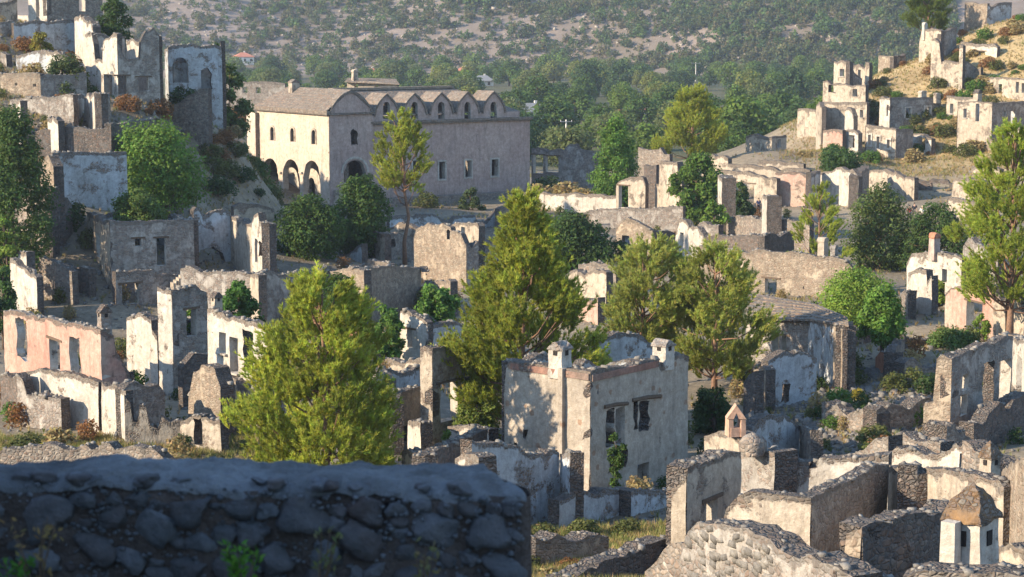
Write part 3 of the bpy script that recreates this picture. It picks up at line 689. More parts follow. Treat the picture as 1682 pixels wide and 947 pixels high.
    wall(h, pA, pB, [(0, P(405, 190, 251).z), (0.5, P(405, 178, 251).z), ((pB - pA).length, P(419, 184, 249).z)], mf, th=1.2, jag=0.1, cap=0, name='pier')
    m = MB(); c = pt(un * 0.45, -0.35, -20.6); m.box(c, (un * 0.8, 0.5, 2.4), a, 0, 0.9); m.build('stair_block', MT['cream'], h)
    # low plinth along the foot of the side wall
    q = A + (B - A) / 2 + n2 * 0.9; m = MB(); m.box((q.x, q.y, -21.3), (Ln, 1.6, 1.1), a, 0, 0.98); m.build('plinth', MT['rub'], h)
    return h
build_church()
# ------------------------------------------------------------------ the ruined village: walls traced from the photo at ground-based distances
G = dict
# --- pink house and its neighbours, lower left
h = house('ruined_house', 'roofless house with faded pink upper wall and a capped chimney on its corner', 165, 104.5, 34,
  [(5, 506), (30, 511), (60, 519), (110, 528), (165, 541)], [(165, 541), (186, 545), (191, 572), (203, 592), (213, 612)], mL=('pink', 'blue', 'white', 'white'), mR='pink',
  opL=[(28, 527, 43, 586, 'r'), (82, 561, 98, 607, 'l'), (115, 556, 131, 613, 'r')], back=0.55, jag=0.08)
chim_px(h, 159, 502, 185, 541, 105.4, 34, kind='gable', mat='grey')
W(h, (48, 108.2), (165, 104.2), [(48, 600), (80, 606), (120, 613), (165, 626)], ('white', 'grey'), cap=0.3, jag=0.1, off=0.16, th=0.4)
W(h, (166, 104.0), (206, 100.4), [(166, 626), (190, 632), (206, 640)], ('white', 'grey'), cap=0.4, th=0.4)
h = free('ruin_fragment', 'low shaded rubble wall stepping down beside the pink house', P(230, 700, 102))
W(h, (203, 101), (270, 103.5), [(203, 640), (215, 628), (240, 626), (268, 618), (270, 640)], ('grey', 'grey'))
W(h, (204, 100), (300, 100.5), [(204, 656), (214, 662), (216, 690), (226, 692), (230, 664), (240, 666), (244, 700), (262, 702), (266, 676), (280, 690), (300, 690)], ('cream', 'grey'), jag=0.15)
h = free('ruin_fragment', 'dark broken garden wall running along under the pink house front', P(30, 700, 106))
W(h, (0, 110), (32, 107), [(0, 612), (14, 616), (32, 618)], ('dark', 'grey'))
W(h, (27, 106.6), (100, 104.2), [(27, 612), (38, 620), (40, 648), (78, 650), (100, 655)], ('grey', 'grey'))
h = house('ruined_house', 'tall narrow roofless house with one window full of green leaves', 282, 116, 50,
  [(258, 471), (268, 470), (282, 478)], [(282, 478), (300, 473), (322, 471), (340, 482)], mL='white', mR='grey', opR=[(307, 506, 322, 553, 'l')], back=0.7)
W(h, (207, 122), (258, 119.5), [(207, 517), (232, 515), (248, 522), (252, 548), (258, 552)], ('white', 'grey'), ops=[], jag=0.15)
W(h, (300, 112), (342, 113), [(300, 600), (318, 578), (330, 572), (342, 575)], ('dark', 'grey'), jag=0.25)
h = house('ruined_house', 'whitewashed roofless house wall with two windows and a torn gap', 440, 104, 40,
  [(340, 500), (349, 508), (356, 512), (364, 510), (372, 522), (381, 517), (400, 524), (433, 536), (440, 540)], [(440, 540), (470, 545)], mL='white', mR='grey',
  opL=[(360, 547, 371, 578, 's'), (378, 555, 390, 610, 's'), (400, 545, 415, 606, 'r')], back=0.6)
chim_px(h, 346, 481, 366, 508, 112.5, 40, kind='gable', mat='cream')
W(h, (360, 109), (436, 102.6), [(360, 612), (400, 622), (436, 640)], ('cream', 'grey'), off=0.3, th=0.4, jag=0.15)
h = free('ruin_fragment', 'sunlit heap-like tan wall stump between the tall narrow house and whitewashed wall', P(335, 690, 103))
W(h, (309, 105), (362, 102.5), [(309, 640), (318, 606), (330, 598), (342, 600), (352, 610), (362, 640)], ('tan', 'rub'), th=0.9, jag=0.25)
W(h, (296, 100), (362, 98.5), [(296, 694), (318, 686), (340, 682), (362, 690)], ('cream', 'rub'), ops=[(318, 690, 330, 730, 'r')], jag=0.2)
h = house('ruin_fragment', 'whitewashed leaning wall end with a square pillar on top, beside a dark round bush', 60, 140, 35,
  [(16, 422), (30, 431), (44, 440), (60, 456)], None, mL='white', back=0, jag=0.1)
W(h, (29, 146), (43, 145), [(29, 412), (43, 413)], ('white', 'grey'), jag=0.04, th=0.7)
h = free('ruin_fragment', 'shaded rubble wall behind the leaning whitewashed wall end', P(90, 500, 143))
W(h, (44, 149), (118, 146), [(44, 424), (80, 426), (104, 432), (118, 440)], ('rub', 'rub'))
W(h, (104, 150), (146, 148), [(104, 432), (130, 440), (146, 436)], ('dark', 'rub'))
h = free('ruin_fragment', 'long broken rubble terrace wall beside the gully of the grey house', P(60, 420, 168))
W(h, (0, 168), (116, 164), [(0, 384), (28, 380), (40, 372), (50, 366), (62, 378), (100, 384), (116, 388)], ('rub', 'rub'), jag=0.25)
# --- grey house left of centre
h = house('ruined_house', 'square grey stone house shell with a dark doorway and a small window', 180, 150, 24,
  [(143, 348), (160, 354), (180, 364)], [(180, 364), (230, 361), (275, 363), (318, 362)], mL='cream', mR='grey',
  opL=[(148, 376, 152, 406, ''), (159, 384, 164, 421, ''), (163, 436, 166, 470, '')], opR=[(222, 391, 232, 404, 'l'), (258, 390, 272, 436, 'l')], back=0.95)
W(h, (190, 147), (296, 150.5), [(190, 446), (240, 444), (268, 446), (280, 450), (296, 452)], ('grey', 'grey'), ops=[(201, 464, 228, 500, 'l')], jag=0.12)
m = MB()
for k in range(7):
    p = P(286 + k * 4.5, 466 - k * 4, 148.5); m.box((p.x, p.y, p.z - 1.2), (0.34, 1.0, 2.6), 0.4)
m.build('stair', MT['cream'], h)
h = free('ruined_house', 'collapsed room with bluish plaster and a round dark cave-like hole', P(350, 450, 155))
W(h, (318, 158), (378, 160), [(318, 346), (326, 338), (334, 346), (350, 344), (378, 347)], ('blue', 'rub'), ops=[(318, 404, 372, 446, 'ar')], jag=0.15)
W(h, (373, 161), (416, 153), [(373, 348), (380, 356), (400, 362), (416, 368)], ('cream', 'grey'), ops=[], jag=0.15)
W(h, (413, 152), (442, 149), [(413, 366), (418, 352), (424, 350), (426, 362), (442, 366)], ('white', 'grey'), ops=[(419, 392, 423, 430, ''), (425, 398, 431, 420, 'r')], jag=0.1)
W(h, (442, 149), (448, 152), [(442, 366), (448, 372)], ('grey', 'grey'))
W(h, (384, 166), (450, 168), [(384, 338), (400, 334), (430, 336), (450, 336)], ('cream', 'grey'), jag=0.2)
h = free('ruin_fragment', 'long low grey wall with rough coping below the collapsed bluish room', P(330, 480, 140))
W(h, (296, 145), (412, 142), [(296, 442), (310, 438), (330, 446), (370, 446), (412, 448)], ('grey', 'rub'), jag=0.12)
W(h, (410, 141), (424, 138.5), [(410, 448), (424, 452)], ('cream', 'rub'), jag=0.1)
W(h, (426, 140), (545, 148), [(426, 446), (450, 446), (470, 448), (520, 442), (545, 438)], ('grey', 'rub'), jag=0.15)
h = free('ruined_house', 'ruin with a sunlit plaster corner and a broad tan wall in half shadow', P(640, 500, 148))
W(h, (524, 149), (598, 142), [(524, 446), (550, 444), (576, 438), (598, 444)], ('tan', 'rub'), jag=0.12)
W(h, (598, 144), (692, 153), [(598, 440), (640, 437), (692, 438)], ('tan', 'rub'), jag=0.08)
W(h, (690, 153), (740, 147), [(690, 438), (696, 444), (700, 458), (740, 460)], ('tan', 'rub'), ops=[(690, 442, 698, 470, 'r')], jag=0.1)
h = free('ruin_fragment', 'pale gable stump with a sloping top under the dark fig tree', P(570, 436, 172))
W(h, (546, 174), (594, 170), [(546, 432), (570, 414), (594, 400)], ('blue', 'rub'), jag=0.1)
W(h, (524, 171), (582, 166), [(524, 434), (540, 426), (560, 432), (582, 440)], ('cream', 'rub'), jag=0.1)
W(h, (600, 176), (632, 171), [(600, 384), (616, 381), (632, 384)], ('cream', 'grey'), jag=0.1)
W(h, (630, 178), (680, 182), [(630, 376), (650, 384), (680, 388)], ('grey', 'blue'), ops=[(634, 392, 650, 408, 'r')], jag=0.25)
h = house('ruined_house', 'sunlit tan masonry wall standing beside the bare pine trunk', 766, 160, 40,
  [(680, 392), (684, 378), (692, 366), (722, 368), (736, 370), (745, 376), (757, 384), (766, 402)], [(766, 402), (775, 406), (786, 398)], mL='tan', mR='grey',
  opL=[(734, 378, 740, 392, 'r')], back=0.5, jag=0.2)
W(h, (738, 172), (786, 166), [(738, 368), (752, 366), (784, 366), (786, 372)], ('cream', 'grey'), ops=[(757, 373, 764, 402, '')], jag=0.06)
h = free('stone_terrace', 'dark terrace wall with arched humps below the church forecourt', P(700, 370, 205), 'wall')
W(h, (640, 204), (842, 212), [(640, 354), (680, 355), (688, 352), (715, 352), (726, 360), (738, 362), (748, 354), (780, 354), (784, 364), (800, 362), (820, 340), (842, 338)], ('blue', 'rub'), jag=0.1)
W(h, (820, 207), (902, 214), [(820, 344), (840, 336), (880, 344), (902, 350)], ('rub', 'rub'), jag=0.2)
h = free('stone_terrace', 'low pale retaining strip in front of the church arches', P(450, 345, 225), 'wall')
W(h, (440, 226), (540, 221), [(440, 340), (470, 334), (500, 336), (540, 338)], ('cream', 'rub'), jag=0.15)
h = free('ruined_house', 'roofless rooms with sunlit door jambs between fig tree and bare pine trunk', P(610, 440, 164))
W(h, (448, 168), (530, 172), [(448, 420), (480, 424), (500, 416), (530, 424)], ('grey', 'blue'), ops=[(470, 428, 480, 450, '')], jag=0.15)
W(h, (560, 163), (640, 158), [(560, 440), (590, 436), (606, 426), (640, 432)], ('cream', 'rub'), jag=0.15)
W(h, (786, 176), (850, 182), [(786, 398), (810, 392), (850, 386)], ('grey', 'blue'), jag=0.15)
W(h, (640, 190), (690, 186), [(640, 372), (660, 366), (690, 374)], ('cream', 'rub'), ops=[(655, 380, 664, 400, '')], jag=0.12)
# --- right of the church
h = free('ruined_house', 'shaded grey house with wide dark openings against the church end', P(930, 310, 262))
W(h, (873, 262), (988, 256), [(873, 243), (925, 246), (932, 238), (946, 236), (950, 244), (988, 250)], ('grey', 'grey'), ops=[(876, 254, 892, 284, 'l'), (896, 256, 917, 282, 'l')], jag=0.15)
W(h, (985, 255), (1000, 259), [(985, 250), (1000, 246)], ('dark', 'grey'))
h = free('ruin_fragment', 'long low sunlit cream wall with dry grass on top, beyond the church end', P(930, 335, 233), 'wall')
W(h, (846, 238), (1014, 228), [(846, 309), (870, 312), (900, 316), (960, 316), (1014, 322)], ('white', 'cream'), jag=0.15)
h = free('ruined_house', 'cream house front with an open doorway at the end of the grassy wall', P(1040, 334, 228))
W(h, (1012, 228), (1060, 225), [(1012, 302), (1020, 294), (1034, 290), (1056, 289), (1060, 300)], ('cream', 'grey'), ops=[(1016, 305, 1032, 340, 'l')], jag=0.1)
W(h, (1076, 226), (1120, 221), [(1076, 302), (1082, 300), (1084, 264), (1100, 262), (1112, 264), (1114, 280), (1120, 300)], ('cream', 'grey'), jag=0.15, th=0.8)
W(h, (1058, 232), (1078, 231), [(1058, 270), (1078, 272)], ('dark', 'grey'), jag=0.2)
h = free('stone_terrace', 'tall shaded terrace wall under the cream doorway house', P(1040, 390, 207), 'wall')
W(h, (900, 214), (1122, 206), [(900, 352), (940, 354), (966, 344), (1000, 342), (1090, 340), (1122, 338)], ('grey', 'rub'), ops=[(946, 353, 967, 372, '')], jag=0.08)
h = house('ruined_house', 'small house with a pale pointed gable and a dark stone side', 1072, 188, 46,
  [(1012, 374), (1020, 364), (1031, 357), (1050, 366), (1072, 378)], [(1072, 380), (1095, 378), (1111, 382)], mL='tan', mR='dark', back=0.6, jag=0.05, opL=[(1022, 388, 1034, 410, 'r')])
h = free('ruin_fragment', 'white broken wall corner with a tiny window beside the pointed gable', P(1130, 410, 186))
W(h, (1110, 188), (1158, 182), [(1110, 374), (1116, 358), (1126, 362), (1132, 372), (1148, 372), (1154, 384), (1158, 392)], ('white', 'blue'), ops=[(1117, 382, 1123, 402, '')], jag=0.15)
W(h, (1146, 192), (1180, 189), [(1146, 366), (1160, 364), (1180, 370)], ('grey', 'rub'), jag=0.2)
h = free('ruined_house', 'roofless court with two slim whitewashed wall stumps standing upright', P(1230, 385, 196))
W(h, (1179, 203), (1186, 198), [(1179, 288), (1186, 292)], ('white', 'rub'), jag=0.1, th=1.4)
W(h, (1252, 190), (1260, 186), [(1252, 320), (1260, 322)], ('white', 'rub'), jag=0.1, th=1.4)
W(h, (1186, 199), (1254, 190), [(1186, 358), (1215, 352), (1235, 356), (1254, 360)], ('rub', 'rub'), jag=0.2)
W(h, (1264, 188), (1330, 184), [(1264, 362), (1300, 358), (1330, 362)], ('rub', 'rub'), jag=0.2)
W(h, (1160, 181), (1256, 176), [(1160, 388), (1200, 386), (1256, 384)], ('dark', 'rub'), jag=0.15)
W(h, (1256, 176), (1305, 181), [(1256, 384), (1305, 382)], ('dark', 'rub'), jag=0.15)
h = free('ruined_house', 'long roofless row of rooms with one pink plastered back wall', P(1290, 345, 228))
W(h, (1184, 234), (1276, 227), [(1184, 278), (1226, 280), (1250, 288), (1276, 292)], ('cream', 'rub'), ops=[(1195, 302, 1239, 345, 'l')], jag=0.12)
W(h, (1273, 229), (1334, 226), [(1273, 283), (1300, 281), (1334, 283)], ('pink', 'rub'), jag=0.06)
W(h, (1332, 225), (1348, 229), [(1332, 283), (1348, 281)], ('blue', 'rub'), jag=0.1)
W(h, (1346, 230), (1410, 223), [(1346, 282), (1380, 274), (1400, 276), (1410, 290)], ('white', 'rub'), jag=0.2)
W(h, (1409, 223), (1428, 229), [(1409, 290), (1418, 278), (1428, 274)], ('rub', 'rub'), jag=0.3, th=1.0)
W(h, (1195, 243), (1330, 236), [(1195, 268), (1240, 270), (1330, 278)], ('cream', 'rub'), jag=0.15)
W(h, (1243, 250), (1320, 246), [(1243, 262), (1280, 264), (1320, 268)], ('cream', 'rub'), jag=0.12)
h = free('ruined_house', 'pale broken house walls with a dark hollow behind the tourists', P(1510, 335, 226))
W(h, (1428, 234), (1502, 226), [(1428, 280), (1450, 276), (1470, 282), (1486, 290), (1502, 292)], ('cream', 'rub'), jag=0.2)
W(h, (1500, 232), (1568, 230), [(1500, 292), (1530, 294), (1568, 296)], ('dark', 'rub'), ops=[(1530, 302, 1560, 332, 'r')], jag=0.2)
W(h, (1565, 226), (1614, 219), [(1565, 292), (1590, 292), (1614, 296)], ('cream', 'rub'), jag=0.12)
W(h, (1558, 216), (1604, 211), [(1558, 324), (1580, 326), (1604, 332)], ('cream', 'rub'), jag=0.12)
W(h, (1596, 240), (1642, 235), [(1596, 272), (1620, 272), (1642, 276)], ('cream', 'rub'), jag=0.12)
h = free('ruin_fragment', 'rubble wall line behind the bright dense tree', P(1070, 275, 250))
W(h, (1048, 254), (1100, 250), [(1048, 240), (1064, 246), (1084, 244), (1100, 252)], ('rub', 'rub'), jag=0.3)
W(h, (1150, 252), (1196, 247), [(1150, 252), (1170, 254), (1196, 258)], ('cream', 'rub'), jag=0.2)
h = house('ruined_house', 'long tan stone house wall with two round-topped chimneys at one end', 1400, 155, 52,
  [(1148, 404), (1200, 408), (1300, 414), (1340, 417), (1376, 424), (1392, 430), (1400, 440)], [(1400, 440), (1404, 444)], mL='tan', mR='rub',
  opL=[(1256, 458, 1276, 500, 'l'), (1228, 458, 1231, 462, ''), (1318, 470, 1321, 474, '')], back=0, jag=0.08)
chim_px(h, 1342, 390, 1361, 421, 159, 50, kind='round', mat='cream', capm='cream', holes=False)
chim_px(h, 1363, 404, 1377, 425, 158, 50, kind='round', mat='grey', capm='grey', holes=False)
# house with the surviving roof
h = free('ruined_house', 'low house keeping its sloping stone roof, blue plastered side wall', P(1330, 600, 122))
W(h, (1226, 126), (1328, 122), [(1226, 524), (1280, 524), (1328, 524)], ('grey', 'rub'), ops=[(1268, 550, 1280, 580, ''), (1284, 552, 1292, 580, 'l')], jag=0.04, cap=0.4)
W(h, (1328, 122), (1390, 114), [(1328, 524), (1360, 530), (1390, 534)], ('blue', 'rub'), jag=0.05, cap=0.4)
W(h, (1375, 115.9), (1390, 113.8), [(1375, 536), (1390, 540)], ('tan', 'rub'), off=0.2, th=0.3, jag=0.03, cap=0)
def roof_quad(parent, pts, n, mat='slab', name='roof_course', thick=0.14):
    a, b, c, d = [Vector(p) for p in pts]          # a,b eaves; d,c ridge
    for k in range(n):
        t0, t1 = k / n, (k + 1) / n; m = MB(); up = Vector((0, 0, 0.07))
        q = [a.lerp(d, t0) + up, b.lerp(c, t0) + up, b.lerp(c, t1), a.lerp(d, t1)]
        q2 = [x - Vector((0, 0, thick)) for x in q]; m.add(q + q2, [(0, 1, 2, 3), (4, 7, 6, 5), (0, 4, 5, 1), (1, 5, 6, 2), (2, 6, 7, 3), (3, 7, 4, 0)])
        m.build(name, MT[mat], parent)
roof_quad(h, [P(1221, 524, 125.6), P(1330, 525, 121.5), P(1338, 498, 126.6), P(1230, 480, 129.5)], 7)
roof_quad(h, [P(1330, 525, 121.4), P(1394, 535, 113.2), P(1392, 520, 118.5), P(1338, 498, 126.5)], 5)
W(h, (1390, 114), (1402, 120), [(1390, 534), (1402, 528)], ('tan', 'rub'), jag=0.05)
h = free('ruin_fragment', 'bluish plastered low wall with a rubble crown in front of the roofed house', P(1300, 665, 116))
W(h, (1262, 110), (1342, 112), [(1262, 588), (1290, 578), (1320, 580), (1342, 590)], ('blue', 'rub'), ops=[(1283, 632, 1298, 660, 'r')], jag=0.15)
W(h, (1238, 110), (1258, 108.5), [(1238, 606), (1246, 602), (1258, 606)], ('tan', 'rub'), jag=0.15)
W(h, (1222, 108), (1240, 107), [(1222, 620), (1230, 612), (1240, 610)], ('dark', 'rub'), jag=0.15)
h = free('ruined_house', 'sunlit plaster ruin with a pinkish round-topped chimney and an open doorway', P(1530, 550, 146))
W(h, (1490, 153), (1580, 148), [(1490, 432), (1498, 416), (1520, 412), (1556, 416), (1570, 414), (1580, 422)], ('white', 'rub'), ops=[(1547, 442, 1556, 463, ''), (1528, 464, 1552, 545, '')], jag=0.08)
W(h, (1492, 147), (1531, 144.5), [(1492, 446), (1506, 440), (1522, 442), (1530, 452), (1524, 470), (1531, 480)], ('white', 'rub'), jag=0.06, th=0.6)
W(h, (1480, 146), (1492, 142), [(1480, 480), (1492, 478)], ('rub', 'rub'), jag=0.15)
W(h, (1580, 149), (1640, 145), [(1580, 430), (1600, 446), (1620, 450), (1640, 462)], ('cream', 'rub'), jag=0.15)
W(h, (1582, 160), (1640, 155), [(1582, 404), (1592, 388), (1604, 400), (1640, 412)], ('grey', 'rub'), jag=0.1)
chim_px(h, 1525, 383, 1544, 416, 150.5, 35, kind='round', mat='church', capm='terracotta', holes=False)
h = free('ruined_house', 'peach and cream house front with a tall doorway and one cracked corner', P(1600, 560, 136))
W(h, (1553, 138), (1634, 132), [(1553, 480), (1562, 470), (1600, 468), (1634, 467)], ('pink', 'rub'), ops=[(1585, 499, 1614, 580, 'l')], jag=0.05)
W(h, (1633, 132), (1652, 130.6), [(1633, 468), (1648, 472), (1652, 486), (1646, 496)], ('cream', 'rub'), jag=0.08)
W(h, (1655, 131), (1690, 128), [(1655, 500), (1664, 487), (1676, 488), (1690, 506)], ('cream', 'rub'), ops=[(1652, 505, 1658, 540, 'r')], jag=0.08)
W(h, (1640, 124), (1690, 121), [(1640, 548), (1690, 548)], ('tan', 'rub'), jag=0.2)
h = free('ruin_fragment', 'short salmon-red wall stub with dark rubble edge', P(1455, 632, 119))
W(h, (1438, 121), (1468, 117.5), [(1438, 586), (1446, 577), (1468, 578)], ('terracotta', 'rub'), jag=0.05)
W(h, (1468, 117.5), (1486, 123), [(1468, 578), (1480, 560), (1486, 556)], ('rub', 'rub'), jag=0.2)
W(h, (1486, 128), (1545, 131), [(1486, 550), (1520, 556), (1545, 560)], ('dark', 'rub'), jag=0.2)
h = free('ruin_fragment', 'grey-blue low plaster wall half buried in rubble behind the stone dome', P(1275, 735, 94))
W(h, (1234, 93), (1314, 97), [(1234, 690), (1260, 682), (1290, 684), (1314, 694)], ('blue', 'rub'), jag=0.2)
W(h, (1314, 97), (1332, 94), [(1314, 690), (1332, 712)], ('rub', 'rub'), jag=0.2)
h = free('ruin_fragment', 'low rubble terrace line crossing the stony yard', P(1430, 690, 103))
W(h, (1350, 105), (1440, 101), [(1350, 660), (1390, 668), (1440, 676)], ('rub', 'rub'), jag=0.3, th=0.9)
W(h, (1440, 101), (1530, 104), [(1440, 676), (1490, 660), (1530, 650)], ('rub', 'rub'), jag=0.3, th=0.9)
W(h, (1486, 116), (1540, 118), [(1486, 590), (1510, 596), (1540, 600)], ('rub', 'rub'), jag=0.3, th=0.8)
h = free('ruin_fragment', 'shaded wall stubs between roofed house and salmon-red stub', P(1410, 590, 128))
W(h, (1396, 130), (1440, 133), [(1396, 538), (1420, 542), (1440, 536)], ('dark', 'rub'), ops=[(1408, 556, 1418, 580, '')], jag=0.2)
# big building at the right edge
Cn, Le, Re = corner(1564, 588, 97, 52, 1519, 600, 1664, 551)
h = empty('ruined_house', 'tall crumbling house shell with sunlit window jambs and a tumbled rubble corner', 'ruin', (Cn.x, Cn.y, gz(Cn.x, Cn.y)))
def Wc(h, A, B, prof, mats, ops=(), **k):
    o2 = [(*wpx(A, B, o[0], o[3]), *wpx(A, B, o[2], o[1]), *(o[4:])) for o in ops]
    return wall(h, A, B, [wpx(A, B, *p) for p in prof], mats4(mats), ops=o2, **k)
Wc(h, Cn + (Re - Cn).normalized() * .02, Re, [(1564, 590), (1600, 572), (1630, 560), (1664, 550)], ('grey', 'white'), jag=0.06,
   ops=[(1580, 612, 1592, 642, ''), (1577, 646, 1590, 684, ''), (1614, 592, 1633, 668, 'r'), (1640, 588, 1661, 660, '')])
Wc(h, Le, Cn - (Cn - Le).normalized() * .02, [(1519, 664), (1532, 655), (1538, 590), (1548, 582), (1564, 590)], ('tan', 'rub'), jag=0.25, th=0.9)
W(h, (1664, 111.5), (1700, 104), [(1664, 552), (1682, 558), (1700, 562)], ('white', 'blue'), ops=[(1668, 590, 1680, 662, '')], jag=0.06)
W(h, (1556, 88.5), (1616, 92), [(1556, 690), (1566, 700), (1590, 706), (1604, 730), (1616, 735)], ('rub', 'rub'), jag=0.35, th=1.2)
W(h, (1600, 95), (1700, 100), [(1600, 690), (1640, 668), (1700, 640)], ('dark', 'rub'), jag=0.25, th=0.8)
# --- the large house in the middle
Cn, Le, Re = corner(970, 608, 88, 50, 828, 592, 1131, 583)
h = empty('ruined_house', 'tall blotchy plastered house shell with two white capped chimneys, largest in the middle', 'ruin', (Cn.x, Cn.y, gz(Cn.x, Cn.y)))
Wc(h, Le, Cn - (Cn - Le).normalized() * .02, [(828, 640), (832, 600), (838, 592), (900, 600), (970, 609)], ('spot', 'blue', 'top', 'white'), jag=0.05,
   ops=[(884, 735, 890, 741, ''), (898, 737, 903, 743, ''), (911, 739, 916, 745, ''), (844, 727, 850, 732, ''), (861, 704, 866, 720, 'r')])
Wc(h, Cn + (Re - Cn).normalized() * .02, Re, [(970, 609), (1030, 598), (1082, 590), (1083, 604), (1087, 604), (1088, 585), (1131, 583)], ('spot', 'blue', 'top', 'white'), jag=0.05,
   ops=[(995, 668, 1010, 736, 'r'), (1010, 666, 1026, 734, ''), (1041, 656, 1049, 704, 'r'), (1050, 656, 1067, 712, 'r'), (1000, 738, 1030, 776, 'r'), (1047, 758, 1066, 830, '')])
dl = (Le - Cn).normalized(); dr = (Re - Cn).normalized(); Bk = Le + Re - Cn
wall(h, Le + dr * .52, Bk - dr * .02, [(0, P(832, 596, 91).z), (3, P(832, 600, 91).z), ((Bk - Le).length - .54, P(1110, 600, 97).z)], mats4(('blue', 'rub')), jag=0.2)
wall(h, Bk - dl * .02, Re + dl * .52, [(0, P(1110, 600, 97).z), ((Re - Bk).length - .54, P(1131, 583, 94).z)], mats4(('blue', 'rub')), jag=0.2)
nl = Vector((-math.cos(R(50)), -math.sin(R(50)))); nr = Vector((math.sin(R(50)), -math.cos(R(50))))
for A_, B_, pa, pb, nn_, an in ((Le, Cn, (840, 600), (968, 616), nl, -40), (Cn, Re, (972, 616), (1080, 598), nr, 50)):    # red brick band under the coping
    (u0, z0), (u1, z1) = wpx(A_, B_, *pa), wpx(A_, B_, *pb); q = A_ + (B_ - A_).normalized() * ((u0 + u1) / 2) + nn_ * 0.015; m = MB(); m.box((q.x, q.y, (z0 + z1) / 2 - .05), (u1 - u0, .1, .30), R(an)); m.build('brick_band', MT['brickband'], h)
u, z = wpx(Le, Cn, 925, 604); q = Le + (Cn - Le).normalized() * u + nl * 0.07; zb = wpx(Le, Cn, 925, 743)[1]
m = MB(); m.box((q.x, q.y, (z + zb) / 2 - .15), (0.26, 0.32, z - zb + .3), R(-40)); m.build('pilaster', MT['spot'], h)
u, z = wpx(Le, Cn, 913, 600); q = Le + (Cn - Le).normalized() * u - nl * 0.3
chimney(h, (q.x, q.y, z - 0.1), 0.82, 1.12, R(50 - 90), kind='gable', mat='white', capm='grey', d=0.75)
u, z = wpx(Cn, Re, 1098, 586); nr = Vector((math.sin(R(50)), -math.cos(R(50)))); q = Cn + dr * u - nr * 0.3
chimney(h, (q.x, q.y, z - 0.1), 0.75, 0.85, R(50), kind='gable', mat='white', capm='grey', d=0.8)
for pa, ya, pb, yb in ((992, 668, 1030, 662), (1038, 657, 1084, 650)):            # timber lintels left in the wall
    u0, z0 = wpx(Cn, Re, pa, ya); u1, z1 = wpx(Cn, Re, pb, yb); q0 = Cn + dr * u0 + nr * .04; q1 = Cn + dr * u1 + nr * .04
    m = MB(); m.tube([(q0.x, q0.y, z0), ((q0.x + q1.x) / 2, (q0.y + q1.y) / 2, (z0 + z1) / 2 + .04), (q1.x, q1.y, z1)], 0.09, 6); m.build('lintel', MT['wood'], h)
h = free('ruined_house', 'low shaded annexe walls with peeling bluish plaster against the tall blotchy house', P(880, 840, 82))
W(h, (775, 77.5), (919, 82), [(775, 722), (800, 724), (860, 734), (905, 742), (919, 746)], ('blue', 'blue'), ops=[(836, 802, 846, 812, '')], jag=0.12)
W(h, (919, 82), (936, 80), [(919, 746), (934, 742)], ('blue', 'blue'), jag=0.1)
W(h, (918, 79.2), (1036, 83), [(918, 822), (950, 808), (990, 806), (1036, 804)], ('blue', 'blue'), jag=0.1, cap=0.5)
W(h, (1036, 82), (1110, 85), [(1036, 808), (1070, 804), (1110, 808)], ('blue', 'blue'), jag=0.15, cap=0.5)
h = free('ruined_house', 'pale plastered room wall seen behind the two-chimney house, under the pines', P(1030, 620, 108))
W(h, (984, 106), (1074, 109), [(984, 562), (1000, 550), (1020, 544), (1050, 550), (1074, 568)], ('blue', 'rub'), jag=0.08)
W(h, (952, 104), (1004, 107), [(952, 580), (980, 574), (1004, 592)], ('cream', 'rub'), jag=0.15)
h = free('ruined_house', 'cream and peach wall piece showing between two big pines', P(960, 500, 152))
W(h, (932, 156), (996, 150), [(932, 448), (946, 442), (960, 446), (996, 444)], ('cream', 'rub'), jag=0.12)
W(h, (944, 146), (982, 142), [(944, 492), (960, 488), (982, 492)], ('pink', 'rub'), jag=0.12)
W(h, (950, 164), (1012, 160), [(950, 436), (966, 430), (1012, 434)], ('rub', 'rub'), jag=0.2)
# --- left of the middle
h = house('ruined_house', 'roofless white room with a slim window and fig leaves above it', 702, 124, 44,
  [(657, 506), (672, 512), (690, 522), (702, 532)], [(702, 532), (720, 530), (745, 527), (762, 530)], mL='white', mR='blue', opL=[(669, 541, 677, 570, 'l')], back=0.9, jag=0.1)
h = house('ruined_house', 'tall square corner pillar with a sunlit doorway jamb behind it', 710, 99, 52,
  [(690, 570), (698, 569), (710, 574)], [(710, 574), (730, 568), (764, 563)], mL='cream', mR='grey', opR=[(724, 624, 752, 694, 'l')], back=0, jag=0.08)
W(h, (740, 103), (764, 101), [(740, 618), (764, 620)], ('white', 'grey'), jag=0.05)
h = free('ruined_house', 'low roofless rooms with a pink-grey wall beside the tall corner pillar', P(660, 700, 102))
W(h, (626, 101), (644, 98.5), [(626, 646), (634, 640), (644, 650)], ('rub', 'rub'), jag=0.15)
W(h, (644, 98.5), (692, 103), [(644, 650), (670, 640), (692, 634)], ('tan', 'rub'), jag=0.06, ops=[(656, 696, 668, 735, 'r')])
W(h, (670, 96.5), (691, 94.5), [(670, 690), (680, 688), (691, 694)], ('white', 'rub'), jag=0.06)
W(h, (616, 122), (694, 118), [(616, 592), (640, 586), (660, 590), (694, 588)], ('cream', 'rub'), jag=0.12)
W(h, (632, 114), (692, 117), [(632, 608), (660, 606), (692, 602)], ('blue', 'rub'), jag=0.1)
W(h, (600, 116), (634, 110), [(600, 606), (616, 604), (634, 622)], ('grey', 'rub'), jag=0.12)
h = free('ruin_fragment', 'low dark wall running up to the shaded annexe of the blotchy house', P(740, 780, 84))
W(h, (660, 88), (698, 84), [(660, 738), (680, 742), (698, 748)], ('cream', 'rub'), jag=0.06)
W(h, (698, 84), (800, 93), [(698, 748), (740, 728), (800, 706)], ('dark', 'rub'), jag=0.06)
